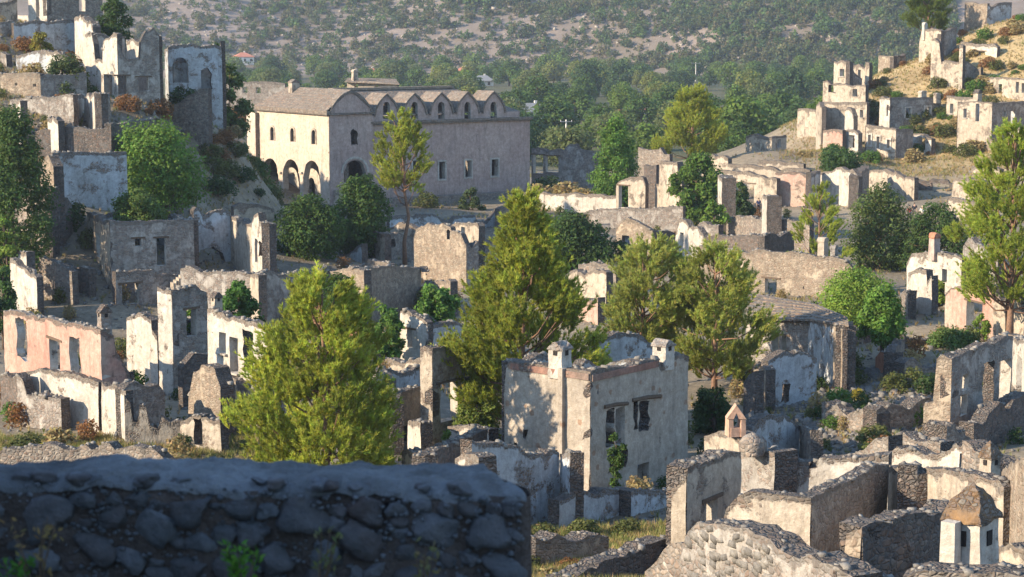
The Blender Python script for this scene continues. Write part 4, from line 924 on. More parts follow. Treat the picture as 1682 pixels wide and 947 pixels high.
W(h, (735, 96), (802, 93.5), [(735, 700), (760, 698), (802, 706)], ('white', 'blue'), jag=0.06)
h = free('chimney_stack', 'stubby white chimney block poking up beside the yellow-green pine', P(585, 580, 122), 'chimney')
W(h, (560, 124), (612, 121), [(560, 580), (590, 572), (612, 584)], ('tan', 'rub'), jag=0.15)
chim_px(h, 572, 546, 597, 577, 122, 30, kind='round', mat='white', capm='terracotta', holes=False)
h = free('ruin_fragment', 'white rounded wall top between the parapet and the low dark wall', P(770, 800, 62))
W(h, (748, 63), (786, 61), [(748, 754), (762, 744), (780, 746), (786, 752)], ('white', 'rub'), jag=0.03, cap=0.6)
h = free('ruin_fragment', 'long low rubble wall among weeds below the pink house', P(150, 770, 88))
W(h, (0, 92), (130, 91), [(0, 738), (60, 734), (130, 732)], ('rub', 'rub'), jag=0.12)
W(h, (130, 91), (300, 88), [(130, 732), (220, 728), (300, 742)], ('rub', 'rub'), jag=0.2)
# --- bottom right, closest ruins
h = free('ruined_house', 'roofless house with a thick dark-topped wall, small blue jamb and stone dome beside it', P(1160, 880, 60))
Cn, Le, Re = corner(1128, 790, 62, 56, 1103, 800, 1218, 742)
Wc(h, Cn + (Re - Cn).normalized() * .02, Re, [(1128, 768), (1150, 758), (1180, 750), (1218, 742)], ('cream', 'grey'), jag=0.12, th=0.75, ops=[(1160, 816, 1179, 872, 'l')])
Wc(h, Le, Cn - (Cn - Le).normalized() * .02, [(1103, 800), (1112, 796), (1116, 836), (1128, 780)], ('cream', 'rub'), jag=0.12, th=0.6)
W(h, (1214, 68.3), (1272, 66.5), [(1214, 742), (1240, 738), (1272, 742)], ('grey', 'blue'), jag=0.06, th=1.0)
W(h, (1270, 67.5), (1460, 66), [(1270, 745), (1310, 746), (1340, 750), (1400, 752), (1460, 748)], ('white', 'rub'), jag=0.08, ops=[(1328, 755, 1338, 768, 'r')])
m = MB(); p = P(1236, 742, 67); k = 7; vs = []; fs = []
for j in range(5):
    rr = [0.42, 0.46, 0.44, 0.33, 0.12][j]; zz = [-0.1, .12, .36, .55, .66][j]
    for i in range(8): q = 2 * math.pi * i / 8; vs.append((p.x + rr * math.cos(q) * (1 + .1 * math.sin(3 * i + j)), p.y + rr * math.sin(q), p.z + zz + .03 * math.sin(i * 2.1 + j)))
for j in range(4):
    for i in range(8): fs.append((j * 8 + i, j * 8 + (i + 1) % 8, j * 8 + 8 + (i + 1) % 8, j * 8 + 8 + i))
fs.append(tuple(range(32, 40))); m.add(vs, fs); m.build('oven_dome', MT['rub'], h, True)
W(h, (1157, 78), (1220, 75.5), [(1157, 716), (1180, 708), (1200, 702), (1220, 712)], ('cream', 'rub'), jag=0.1, th=1.0)
p = P(1208, 704, 76); m = MB()                                        # little brick chimney open like an arch
pw = 0.32
m.box((p.x - .24, p.y, p.z + .1), (.2, .5, .75), .2, 0, .9); m.box((p.x + .24, p.y, p.z + .1), (.2, .5, .75), .2, 0, .9); m.box((p.x, p.y, p.z - .1), (.5, .48, .35), .2)
m.add([(p.x - .38, p.y - .27, p.z + .44), (p.x - .1, p.y - .27, p.z + .44), (p.x + .1, p.y - .27, p.z + .44), (p.x + .38, p.y - .27, p.z + .44), (p.x, p.y - .27, p.z + .98), (p.x, p.y - .27, p.z + .68),
       (p.x - .38, p.y + .27, p.z + .44), (p.x - .1, p.y + .27, p.z + .44), (p.x + .1, p.y + .27, p.z + .44), (p.x + .38, p.y + .27, p.z + .44), (p.x, p.y + .27, p.z + .98), (p.x, p.y + .27, p.z + .68)],
      [(0, 1, 5, 4), (5, 2, 3, 4), (6, 10, 11, 7), (11, 10, 9, 8), (0, 4, 10, 6), (3, 9, 10, 4), (1, 7, 11, 5), (5, 11, 8, 2), (0, 6, 7, 1), (2, 8, 9, 3)])
m.build('chimney', MT['brick'], h)
Cn, Le, Re = corner(1333, 816, 58, 62, 1184, 836, 1460, 758)
h = empty('ruined_house', 'roofless room with a bright cracked cream wall and a long grey shaded wall', 'ruin', (Cn.x, Cn.y, gz(Cn.x, Cn.y)))
Wc(h, Le, Cn - (Cn - Le).normalized() * .02, [(1184, 862), (1194, 830), (1206, 814), (1226, 808), (1270, 812), (1333, 816)], ('cream', 'rub'), jag=0.06, th=0.5, cap=0.6)
Wc(h, Cn + (Re - Cn).normalized() * .02, Re, [(1333, 818), (1370, 800), (1410, 782), (1440, 764), (1460, 757)], ('tan', 'rub'), jag=0.06, th=0.5)
W(h, (1461, 65), (1506, 62.5), [(1461, 757), (1480, 762), (1500, 776), (1506, 780)], ('cream', 'rub'), jag=0.06)
W(h, (1506, 62.5), (1514, 64), [(1506, 764), (1514, 762)], ('white', 'rub'), jag=0.06)
h = free('ruined_house', 'broad sunlit cream wall behind the large lichen-capped chimney', P(1580, 830, 58))
W(h, (1512, 63), (1650, 58), [(1512, 768), (1540, 768), (1570, 774), (1640, 786), (1650, 800)], ('cream', 'rub'), jag=0.08)
W(h, (1646, 60), (1700, 54), [(1646, 770), (1656, 760), (1672, 752), (1700, 750)], ('tan', 'rub'), jag=0.15, th=0.7)
W(h, (1630, 49), (1700, 47), [(1630, 898), (1660, 896), (1700, 902)], ('cream', 'rub'), jag=0.1)
h = free('ruin_fragment', 'tumbled whitewashed back wall with rubble crown under the tall crumbling shell', P(1520, 760, 72))
W(h, (1456, 74), (1580, 71), [(1456, 742), (1480, 736), (1520, 724), (1552, 726), (1580, 732)], ('white', 'rub'), jag=0.2, ops=[(1575, 745, 1582, 774, '')])
W(h, (1580, 71), (1640, 68.5), [(1580, 732), (1600, 742), (1640, 760)], ('rub', 'rub'), jag=0.3, th=0.8)
W(h, (1340, 78), (1460, 74), [(1340, 748), (1400, 742), (1440, 726), (1460, 722)], ('rub', 'rub'), jag=0.15, th=0.7)
W(h, (1450, 79), (1545, 76), [(1450, 722), (1480, 716), (1545, 722)], ('rub', 'rub'), jag=0.25, th=0.7)
h = free('chimney_stack', 'small pinkish chimney with a pointed cap on the whitewashed back wall', P(1622, 790, 66), 'chimney')
chim_px(h, 1606, 727, 1644, 800, 66, 40, kind='pyramid', mat='cream', capm='lichen')
h = free('chimney_stack', 'large white chimney with pyramid cap crusted in orange lichen', P(1590, 935, 46), 'chimney')
p = P(1594, 945, 46); chimney(h, (p.x, p.y, p.z - 0.3), 0.98, 2.5, R(50), kind='pyramid', mat='white', capm='lichen', holes=False, d=0.98)
c0 = P(1594, 876, 46)
for sx, sy, dx, dy in ((0.0, -0.46, 0.24, 0.10), (-0.46, 0, 0.10, 0.24)):           # tall smoke slots, drawn as near-black blocks on the shaft
    ca, sa = math.cos(R(50)), math.sin(R(50)); m = MB(); m.box((c0.x + sx * ca - sy * sa, c0.y + sx * sa + sy * ca, c0.z - .02), (dx, dy, 0.36), R(50)); m.build('smoke_hole', MT['near_black'], h)
q = P(1561, 900, 45.6); m = MB(); m.box((q.x, q.y, q.z - .1), (0.34, 0.4, 1.5), R(50), 0, .9); m.build('chimney_shoulder', MT['white'], h)
m = MB(); q = P(1600, 938, 45.7); m.box((q.x, q.y, q.z - 1.4), (1.25, 1.2, 2.7), R(50)); m.build('chimney_base', MT['cream'], h)
h = free('ruin_fragment', 'broken wall chunk with a sunlit pale end and dark lichened top', P(1440, 940, 46))
Cn, Le, Re = corner(1416, 868, 45, 40, 1389, 870, 1500, 872)
Wc(h, Cn + (Re - Cn).normalized() * .02, Re, [(1416, 866), (1440, 858), (1470, 864), (1484, 876), (1500, 900)], ('dark', 'rub'), jag=0.1, th=0.7)
Wc(h, Le, Cn - (Cn - Le).normalized() * .02, [(1389, 872), (1400, 864), (1416, 868)], ('tan', 'rub'), jag=0.08, th=0.7)
W(h, (1466, 49.5), (1574, 53), [(1466, 852), (1500, 842), (1540, 832), (1574, 822)], ('dark', 'rub'), jag=0.08, th=0.6)
h = free('ruin_fragment', 'thick stone wall with mottled white mortar sloping down before the cracked cream room', P(1250, 940, 43))
W(h, (1120, 47), (1402, 41), [(1120, 900), (1132, 866), (1146, 852), (1180, 856), (1230, 872), (1330, 912), (1380, 936), (1402, 950)], ('grey', 'rub'), jag=0.07, th=0.8, mk='stone')
A2, B2 = V2(P(1120, 900, 47)), V2(P(1402, 950, 41)); e2 = (B2 - A2).normalized(); n2 = Vector((e2.y, -e2.x))
for _ in range(120):                                                  # facing stones
    px = rnd.uniform(1128, 1268); yt = np.interp(px, [1120, 1132, 1146, 1180, 1230, 1330], [906, 874, 860, 864, 880, 920]); py = rnd.uniform(yt, 990)
    u, z = wpx(A2, B2, px, py); q = A2 + e2 * u + n2 * 0.0; stone(h, (q.x - n2.x * .06, q.y - n2.y * .06, z), rnd.uniform(.09, .19), 'stone', (rnd.uniform(-.15, .15), rnd.uniform(-.4, .4), math.atan2(e2.y, e2.x) + rnd.uniform(-.15, .15)))
h = free('ruin_fragment', 'ragged stone wall crest below the lichen-capped chimney', P(1540, 950, 41))
W(h, (1372, 41.5), (1480, 42), [(1372, 940), (1400, 944), (1440, 938), (1480, 940)], ('rub', 'rub'), jag=0.12, th=0.8, cap=2)
W(h, (1480, 42), (1700, 41), [(1480, 936), (1520, 928), (1560, 938), (1620, 934), (1660, 926), (1700, 918)], ('rub', 'rub'), jag=0.15, th=0.8, cap=2)
h = free('ruin_fragment', 'low crumbling wall climbing diagonally through dry grass', P(1010, 930, 60))
W(h, (905, 56), (1012, 60), [(905, 966), (960, 938), (1012, 912)], ('dark', 'rub'), jag=0.1, th=0.7)
W(h, (1010, 60), (1100, 63), [(1010, 912), (1060, 892), (1100, 880)], ('dark', 'rub'), jag=0.15, th=0.7)
W(h, (1060, 52), (1130, 50), [(1060, 930), (1090, 896), (1130, 890)], ('rub', 'rub'), jag=0.25, th=0.8)
W(h, (880, 66), (1000, 69), [(880, 886), (940, 884), (1000, 876)], ('tan', 'rub'), jag=0.2, th=0.8)
# --- hillside ruins, upper left
h = free('ruined_house', 'topmost house wall with two white window posts on the steep hill', P(90, 35, 212))
W(h, (0, 206), (28, 208), [(0, 6), (14, 2), (28, -4)], ('cream', 'rub'), jag=0.1)
W(h, (27, 210), (76, 207), [(27, -14), (50, -16), (76, -14)], ('white', 'rub'), ops=[(28, -8, 46, 25, ''), (59, -8, 64, 27, '')], jag=0.1)
W(h, (76, 207), (168, 213), [(76, -14), (120, -18), (166, -12)], ('rub', 'rub'), ops=[(130, -6, 140, 18, '')], jag=0.1)
h = free('ruined_house', 'shaded plastered house wall with a jagged sunlit end on the steep shaded hill', P(80, 70, 200))
W(h, (0, 202), (24, 203), [(0, 36), (24, 32)], ('grey', 'rub'), jag=0.1)
W(h, (22, 202), (124, 206), [(22, 33), (60, 32), (100, 33), (124, 30)], ('blue', 'rub'), jag=0.12)
W(h, (122, 204), (152, 198), [(122, 30), (132, 26), (140, 32), (152, 40)], ('white', 'rub'), jag=0.35, th=0.8)
Cn, Le, Re = corner(190, 50, 187, 30, 140, 52, 262, 52)
h = house('ruined_house', 'two-storey hillside house with gaping upper floor and white window piers', 192, 184, 30,
  [(139, 54), (150, 52), (154, 70), (156, 96), (168, 98), (170, 60), (180, 56), (192, 54)], [(192, 54), (194, 98), (230, 96), (232, 66), (240, 50), (252, 46), (261, 56)], mL='white', mR='grey',
  opR=[(194, 124, 208, 154, 'l'), (228, 126, 244, 149, 'l')], opL=[(171, 122, 184, 158, '')], back=0.95, jag=0.12, inside='white')
h = house('ruined_house', 'deeply shaded square ruin with an arch and a pointed hole on the steep shaded hill', 276, 196, 22,
  [(270, 80), (276, 77)], [(276, 77), (300, 70), (326, 74), (364, 72)], mL='blue', mR='blue', opR=[(284, 94, 309, 136, 'a'), (330, 112, 347, 146, 'ar')], back=0.9, jag=0.15)
h = free('ruin_fragment', 'sunlit tan retaining wall with small drain holes on the steep shaded hill', P(40, 155, 180), 'wall')
W(h, (0, 183), (66, 181), [(0, 120), (30, 118), (66, 120)], ('tan', 'rub'), ops=[(24, 136, 28, 140, ''), (54, 137, 59, 142, '')], jag=0.08)
W(h, (66, 181), (142, 183), [(66, 122), (142, 118)], ('grey', 'rub'), jag=0.15)
h = free('ruin_fragment', 'pair of pale garden wall fragments above the tan retaining wall', P(70, 108, 190), 'wall')
W(h, (26, 192), (76, 190), [(26, 88), (40, 83), (76, 84)], ('blue', 'rub'), jag=0.15)
W(h, (75, 190), (107, 187), [(75, 84), (92, 84), (107, 94)], ('white', 'rub'), jag=0.12)
W(h, (86, 185), (100, 184), [(86, 102), (100, 102)], ('white', 'rub'), jag=0.1)
W(h, (0, 193), (10, 192), [(0, 84), (10, 86)], ('grey', 'rub'), jag=0.1)
h = free('ruined_house', 'long roofless hillside room with a bright white inner corner', P(100, 208, 172))
W(h, (16, 178), (120, 174), [(16, 164), (40, 160), (80, 158), (120, 154)], ('grey', 'grey'), jag=0.08)
W(h, (26, 171), (33, 168), [(26, 166), (33, 164)], ('white', 'grey'), jag=0.06, th=0.6)
W(h, (118, 175), (138, 179), [(118, 154), (128, 152), (138, 156)], ('white', 'grey'), jag=0.1)
W(h, (138, 178), (166, 171), [(138, 158), (150, 152), (166, 154)], ('white', 'grey'), jag=0.15)
W(h, (166, 171), (181, 174), [(166, 154), (181, 152)], ('rub', 'grey'), jag=0.15)
W(h, (78, 168), (95, 166.5), [(78, 196), (86, 193), (95, 194)], ('white', 'grey'), jag=0.12)
h = free('stone_terrace', 'dark dry-stone terrace wall below the long roofless hillside room', P(140, 245, 167), 'wall')
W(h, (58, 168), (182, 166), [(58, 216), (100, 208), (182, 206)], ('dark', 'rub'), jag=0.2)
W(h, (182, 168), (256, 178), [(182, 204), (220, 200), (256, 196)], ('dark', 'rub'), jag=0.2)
h = free('ruined_house', 'shaded wall with bands of bluish plaster beside the round leafy tree', P(140, 310, 160))
W(h, (86, 160), (208, 163), [(86, 250), (140, 250), (208, 249)], ('blue', 'rub'), jag=0.05)
W(h, (66, 158), (88, 155), [(66, 288), (70, 262), (80, 254), (88, 266)], ('tan', 'rub'), jag=0.15, th=0.8)
W(h, (28, 157), (84, 154), [(28, 306), (50, 304), (84, 308)], ('rub', 'rub'), jag=0.12)
W(h, (84, 154), (118, 157), [(84, 308), (100, 316), (118, 330)], ('dark', 'rub'), jag=0.2)
h = free('stone_terrace', 'rough stone bank wall on the bare slope before the church pier', P(340, 240, 225), 'wall')
W(h, (300, 190), (384, 205), [(300, 214), (340, 218), (380, 224), (408, 232)], ('rub', 'rub'), jag=0.25)
W(h, (340, 203), (398, 226), [(340, 270), (370, 262), (410, 264)], ('dark', 'rub'), jag=0.25)
W(h, (374, 219), (394, 216), [(368, 256), (380, 252), (392, 262)], ('white', 'rub'), jag=0.1)
W(h, (272, 192), (342, 190), [(272, 182), (300, 164), (320, 150), (342, 144)], ('rub', 'rub'), jag=0.15)
W(h, (296, 193), (328, 191), [(296, 172), (328, 172)], ('grey', 'rub'), jag=0.12)
h = free('ruined_house', 'distant shaded house rows on the slope behind the church roof', P(420, 155, 275))
W(h, (368, 278), (468, 276), [(368, 134), (400, 132), (440, 134), (468, 136)], ('grey', 'rub'), ops=[(376, 142, 384, 152, ''), (398, 142, 406, 152, ''), (420, 143, 428, 153, '')], jag=0.08)
# --- hillside ruins, upper right
h = free('ruined_house', 'block-like hill ruin with one square window and a tumbled side', P(1400, 135, 285))
W(h, (1370, 287), (1396, 283), [(1370, 100), (1384, 99), (1396, 101)], ('cream', 'rub'), ops=[(1379, 113, 1387, 125, 's')], jag=0.1)
W(h, (1396, 283), (1416, 287), [(1396, 101), (1404, 118), (1416, 130)], ('grey', 'rub'), jag=0.15)
W(h, (1398, 292), (1428, 288), [(1398, 103), (1412, 106), (1420, 112), (1422, 101), (1428, 101)], ('cream', 'rub'), ops=[(1409, 114, 1414, 128, '')], jag=0.12)
W(h, (1352, 281), (1422, 274), [(1352, 132), (1370, 136), (1400, 138), (1422, 140)], ('cream', 'rub'), ops=[(1360, 140, 1374, 152, 'r'), (1400, 146, 1408, 158, '')], jag=0.15)
h = free('ruin_fragment', 'lone tan wall piece on the ridge of the golden hill', P(1465, 112, 300))
W(h, (1443, 303), (1468, 299), [(1443, 90), (1455, 91), (1468, 92)], ('tan', 'rub'), jag=0.08)
W(h, (1468, 299), (1488, 303), [(1468, 94), (1488, 88)], ('cream', 'rub'), jag=0.12)
h = free('ruined_house', 'broken hill house with a tall white stump and leafy interior', P(1380, 205, 272))
W(h, (1341, 276), (1350, 270), [(1341, 172), (1346, 167), (1350, 176)], ('cream', 'rub'), jag=0.15)
W(h, (1346, 276), (1424, 270), [(1346, 166), (1370, 169), (1400, 166), (1424, 168)], ('cream', 'rub'), ops=[(1412, 180, 1418, 193, 's')], jag=0.1)
W(h, (1388, 266), (1402, 263), [(1388, 182), (1392, 176), (1398, 178), (1402, 190)], ('white', 'rub'), jag=0.15)
W(h, (1310, 285), (1342, 281), [(1310, 178), (1326, 177), (1342, 180)], ('cream', 'rub'), jag=0.08)
h = house('ruined_house', 'grey square hill house with two dark framed windows', 1462, 268, 26,
  [(1445, 158), (1450, 156), (1454, 162), (1462, 160)], [(1462, 160), (1500, 159), (1545, 160)], mL='white', mR='grey', opR=[(1487, 177, 1496, 194, 'f'), (1519, 175, 1528, 192, 'f')], back=0.9, jag=0.08, opL=[(1456, 172, 1459, 190, '')])
chim_px(h, 1508, 149, 1522, 162, 272, 26, kind='round', mat='cream', capm='cream', holes=False); chim_px(h, 1533, 153, 1545, 163, 271, 26, kind='round', mat='cream', capm='cream', holes=False)
h = house('ruined_house', 'tan hill house with three slim white-edged windows', 1472, 256, 46,
  [(1423, 204), (1450, 208), (1472, 212)], [(1472, 212), (1500, 211)], mL='cream', mR='grey', opL=[(1426, 221, 1431, 238, 'f'), (1440, 224, 1445, 243, 'f'), (1457, 229, 1462, 243, 'f')], back=0.9, jag=0.06)
W(h, (1500, 262), (1530, 258), [(1500, 218), (1520, 220), (1530, 226)], ('white', 'rub'), ops=[(1508, 226, 1520, 245, '')], jag=0.15)
h = free('ruined_house', 'half-fallen hill house with pinkish inner plaster and narrow piers', P(1380, 255, 256))
W(h, (1352, 259), (1384, 256), [(1352, 211), (1384, 213)], ('pink', 'rub'), ops=[(1364, 236, 1370, 255, 'r')], jag=0.1)
W(h, (1384, 258), (1410, 254), [(1384, 218), (1392, 212), (1410, 214)], ('white', 'rub'), ops=[(1394, 222, 1404, 242, '')], jag=0.12)
h = house('ruined_house', 'large two-storey hill house with a chimney and a shaded side wall', 1630, 254, 40,
  [(1574, 167), (1600, 166), (1630, 168)], [(1630, 170), (1660, 167), (1684, 165)], mL='cream', mR='grey', opL=[(1582, 178, 1588, 193, 's'), (1602, 170, 1609, 199, '')], opR=[(1648, 182, 1653, 190, ''), (1660, 182, 1669, 208, '')], back=0.9, jag=0.05)
W(h, (1555, 270), (1604, 263), [(1555, 157), (1580, 159), (1604, 160)], ('cream', 'rub'), ops=[(1560, 170, 1566, 186, 's')], jag=0.06)
chim_px(h, 1598, 147, 1613, 168, 259, 40, kind='gable', mat='cream', holes=False)
W(h, (1620, 256), (1634, 252), [(1620, 224), (1634, 226)], ('tan', 'rub'), jag=0.1, off=0.3)
h = house('ruined_house', 'tower-like hill ruin with a tall broken column of wall', 1577, 278, 36,
  [(1530, 64), (1536, 62), (1543, 66), (1546, 98), (1577, 102)], [(1577, 102), (1590, 101), (1608, 112)], mL='cream', mR='grey', back=0.8, jag=0.1)
W(h, (1576, 277.5), (1582, 277), [(1576, 72), (1582, 74)], ('cream', 'rub'), jag=0.1)
h = free('ruined_house', 'small hilltop ruin with a slender standing chimney next to a pine', P(1530, 88, 292))
W(h, (1510, 295), (1546, 290), [(1510, 66), (1514, 48), (1530, 46), (1546, 48)], ('cream', 'rub'), jag=0.1)
W(h, (1546, 290), (1572, 294), [(1546, 52), (1560, 46), (1572, 46)], ('grey', 'rub'), jag=0.12)
chim_px(h, 1514, 37, 1523, 60, 294, 30, kind='round', mat='white', capm='white', holes=False)
h = free('ruined_house', 'white plastered hill ruin with a low doorway among shrubs', P(1610, 100, 288))
W(h, (1578, 291), (1600, 289), [(1578, 68), (1600, 70)], ('cream', 'rub'), jag=0.08)
W(h, (1598, 289), (1638, 285), [(1598, 72), (1632, 71), (1638, 76)], ('white', 'rub'), ops=[(1607, 84, 1618, 100, 'l')], jag=0.08)
W(h, (1580, 281), (1612, 279), [(1580, 132), (1592, 118), (1612, 110)], ('tan', 'rub'), jag=0.12)
h = free('ruined_house', 'cream hill house front with a row of four narrow windows', P(1650, 160, 272))
W(h, (1620, 276), (1690, 268), [(1620, 126), (1650, 127), (1690, 128)], ('cream', 'rub'), ops=[(1627, 135, 1632, 152, ''), (1640, 138, 1646, 156, ''), (1668, 134, 1674, 152, ''), (1678, 136, 1683, 152, '')], jag=0.06)
W(h, (1636, 284), (1672, 280), [(1636, 106), (1648, 102), (1672, 124)], ('tan', 'rub'), jag=0.15)
h = house('ruined_house', 'highest tan house block on the golden hill', 1622, 300, 36, [(1585, 4), (1600, 3), (1622, 5)], [(1622, 6), (1630, 12), (1640, 4), (1662, 3)], mL='tan', mR='blue', back=0.9, jag=0.08)
h = house('ruined_house', 'low isolated hut with crumbling wall at the foot of the golden hill', 1268, 262, 40,
  [(1225, 222), (1240, 219), (1256, 224), (1268, 224)], [(1268, 224), (1292, 222)], mL='cream', mR='cream', opR=[(1277, 228, 1283, 242, '')], back=0.9, jag=0.1)
h = free('ruin_fragment', 'short cream wall end below the large two-storey hill house', P(1670, 240, 250))
W(h, (1652, 252), (1695, 248), [(1652, 210), (1670, 208), (1695, 209)], ('cream', 'rub'), jag=0.08)
# ------------------------------------------------------------------ vegetation
def rsph(n, rng): v = rng.normal(size=(n, 3)); return v / np.linalg.norm(v, axis=1, keepdims=True)
def leaf_quads(c, d, size, rng, aspect=0.55, face=None):
    """rhombus leaves at c pointing along d, or lying across the direction `face`"""
    n = len(c)
    if face is not None: face = face + rsph(n, rng) * 0.75; d = np.cross(face, rsph(n, rng))
    d = d / (np.linalg.norm(d, axis=1, keepdims=True) + 1e-9); s = np.cross(d, rsph(n, rng) if face is None else face); s /= np.linalg.norm(s, axis=1, keepdims=True) + 1e-9
    L = (size * np.ones(n))[:, None]
    V = np.stack([c, c + d * L * 0.5 + s * L * aspect * 0.5, c + d * L, c + d * L * 0.5 - s * L * aspect * 0.5], 1)
    return V.reshape(-1, 3), np.arange(n * 4).reshape(n, 4)
def needle_tris(c, d, length, k, rng, spread=0.75, width=0.026):
    n = len(c); c = np.repeat(c, k, 0); d = np.repeat(d, k, 0) + rsph(n * k, rng) * spread; d /= np.linalg.norm(d, axis=1, keepdims=True)
    s = np.cross(d, rsph(n * k, rng)); s /= np.linalg.norm(s, axis=1, keepdims=True) + 1e-9
    L = length * rng.uniform(0.6, 1.15, (n * k, 1)); w = width * rng.uniform(0.7, 1.3, (n * k, 1))
    V = np.stack([c - s * w, c + s * w, c + d * L], 1); return V.reshape(-1, 3), np.arange(n * k * 3).reshape(-1, 3)
def tint(base, n, rng, var=0.25, hue=0.12):
    b = np.array(base)[None, :] * (1 + rng.uniform(-var, var, (n, 1))); b = b * (1 + rng.uniform(-hue, hue, (n, 3))); return np.clip(b, 0.004, 1)
def crown_lobes(h, w, prof, nl, rng, lean=(0, 0), lob=(0.16, 0.30)):
    out = []
    hs = [p[0] for p in prof]; rs = [p[1] for p in prof]
    for i in range(nl):
        t_ = (i + rng.uniform(0, 1)) / nl; t_ = hs[0] + (hs[-1] - hs[0]) * t_
        rr = float(np.interp(t_, hs, rs)) * w / 2; az = i * 2.399 + rng.uniform(-0.6, 0.6); lr = w * rng.uniform(*lob) * (0.45 + 0.55 * rr / (w / 2))
        k = max(0, rr - lr * 0.75) * rng.uniform(0.6, 1.22)
        out.append((np.array([math.cos(az) * k + lean[0] * t_, math.sin(az) * k + lean[1] * t_, t_ * h]), lr))
    return out
def limbs(parent, lobes, h, w, r0, mat, base_t, rng, name_t='trunk'):
    m = MB(); top = max(l[0][2] for l in lobes)
    tp = [(0, 0, -0.5)]; tr = [r0 * 1.25]
    for k in range(1, 7):
        z = top * 0.97 * k / 6; near = [l[0] for l in lobes if abs(l[0][2] - z) < h * 0.2] or [np.zeros(3)]
        cx = np.mean([q[0] for q in near]) * 0.5; cy = np.mean([q[1] for q in near]) * 0.5
        tp.append((cx + rng.uniform(-.06, .06) * w * .3, cy + rng.uniform(-.06, .06) * w * .3, z)); tr.append(r0 * (1 - 0.82 * k / 6))
    m.tube(tp, tr, 8); t_ = m.build(name_t, MT[mat], parent, True); LOCAL.add(t_.name)
    m = MB()
    for c, lr in lobes:
        z0 = max(base_t * h, c[2] - rng.uniform(0.08, 0.22) * h); i = np.interp(z0, [p[2] for p in tp], range(7)); i0 = int(min(5, i)); f = i - i0
        s = np.array(tp[i0]) * (1 - f) + np.array(tp[i0 + 1]) * f; mid = (s + c) / 2 + np.array([0, 0, -0.05 * h * rng.uniform(0, 1)])
        rr = r0 * 0.32; m.tube([tuple(s), tuple(mid), tuple(c + (c - s) * 0.15)], [rr, rr * .7, rr * .25], 5)
    l_ = m.build('branches', MT[mat], t_, True)
    return t_
def pine(label, p, h, w, col=(0.17, 0.185, 0.035), dens=1.0, prof=None, nl=26, seed=1, trunk=0.16, lean=(0, 0), tuft=0.34, name='pine_tree', group=None):
    rng = np.random.default_rng(seed); prof = prof or [(0.10, 0.75), (0.25, 1.0), (0.45, 0.9), (0.65, 0.66), (0.85, 0.36), (1.0, 0.10)]
    t_ = empty(name, label, 'tree', p, group); lobes = crown_lobes(h, w, prof, int(nl * 1.25), rng, lean, (0.09, 0.20))
    limbs(t_, lobes, h, w, trunk, 'bark_pine', prof[0][0] * 0.8, rng)
    Cs, Ds, Ks = [], [], []
    for c, lr in lobes:
        n = max(6, int(20 * dens * (lr / 0.8) ** 1.7)); q = rsph(n, rng); st = c + q * rng.uniform(0.1, 1, (n, 1)) ** 0.6 * lr * np.array([1.05, 1.05, 0.7])
        out = st - np.array([lean[0] * c[2] / h, lean[1] * c[2] / h, 0]); out[:, 2] = 0; out /= np.linalg.norm(out, axis=1, keepdims=True) + 1e-6
        d = out * rng.uniform(0.25, 0.8, (n, 1)) + np.array([0, 0, 0.8]) + rsph(n, rng) * 0.38; d /= np.linalg.norm(d, axis=1, keepdims=True)
        Ls = rng.uniform(0.45, 1.0, (n, 1)) * (0.55 + 0.35 * lr); kb = rng.uniform(0.78, 1.22) * rng.uniform(0.85, 1.15, n)
        for t2 in np.linspace(0, 1, 7): Cs.append(st + d * Ls * t2 + rng.normal(0, .03, (n, 3))); Ds.append(d + rsph(n, rng) * 0.15); Ks.append(kb)
    c = np.concatenate(Cs); d = np.concatenate(Ds); kk = np.concatenate(Ks); k = 11
    ok = c[:, 2] > 0.03 * h; c, d, kk = c[ok], d[ok], kk[ok]
    V, Fc = needle_tris(c, d, tuft * 0.8, k, rng, 0.62)
    cl = tint(col, len(c), rng, 0.22, 0.10) * kk[:, None]; cl = np.repeat(cl, k, 0)
    o = obj('crown', npmesh('crown', V, Fc, MT['needle'], col=cl), t_); LOCAL.add(o.name); return t_
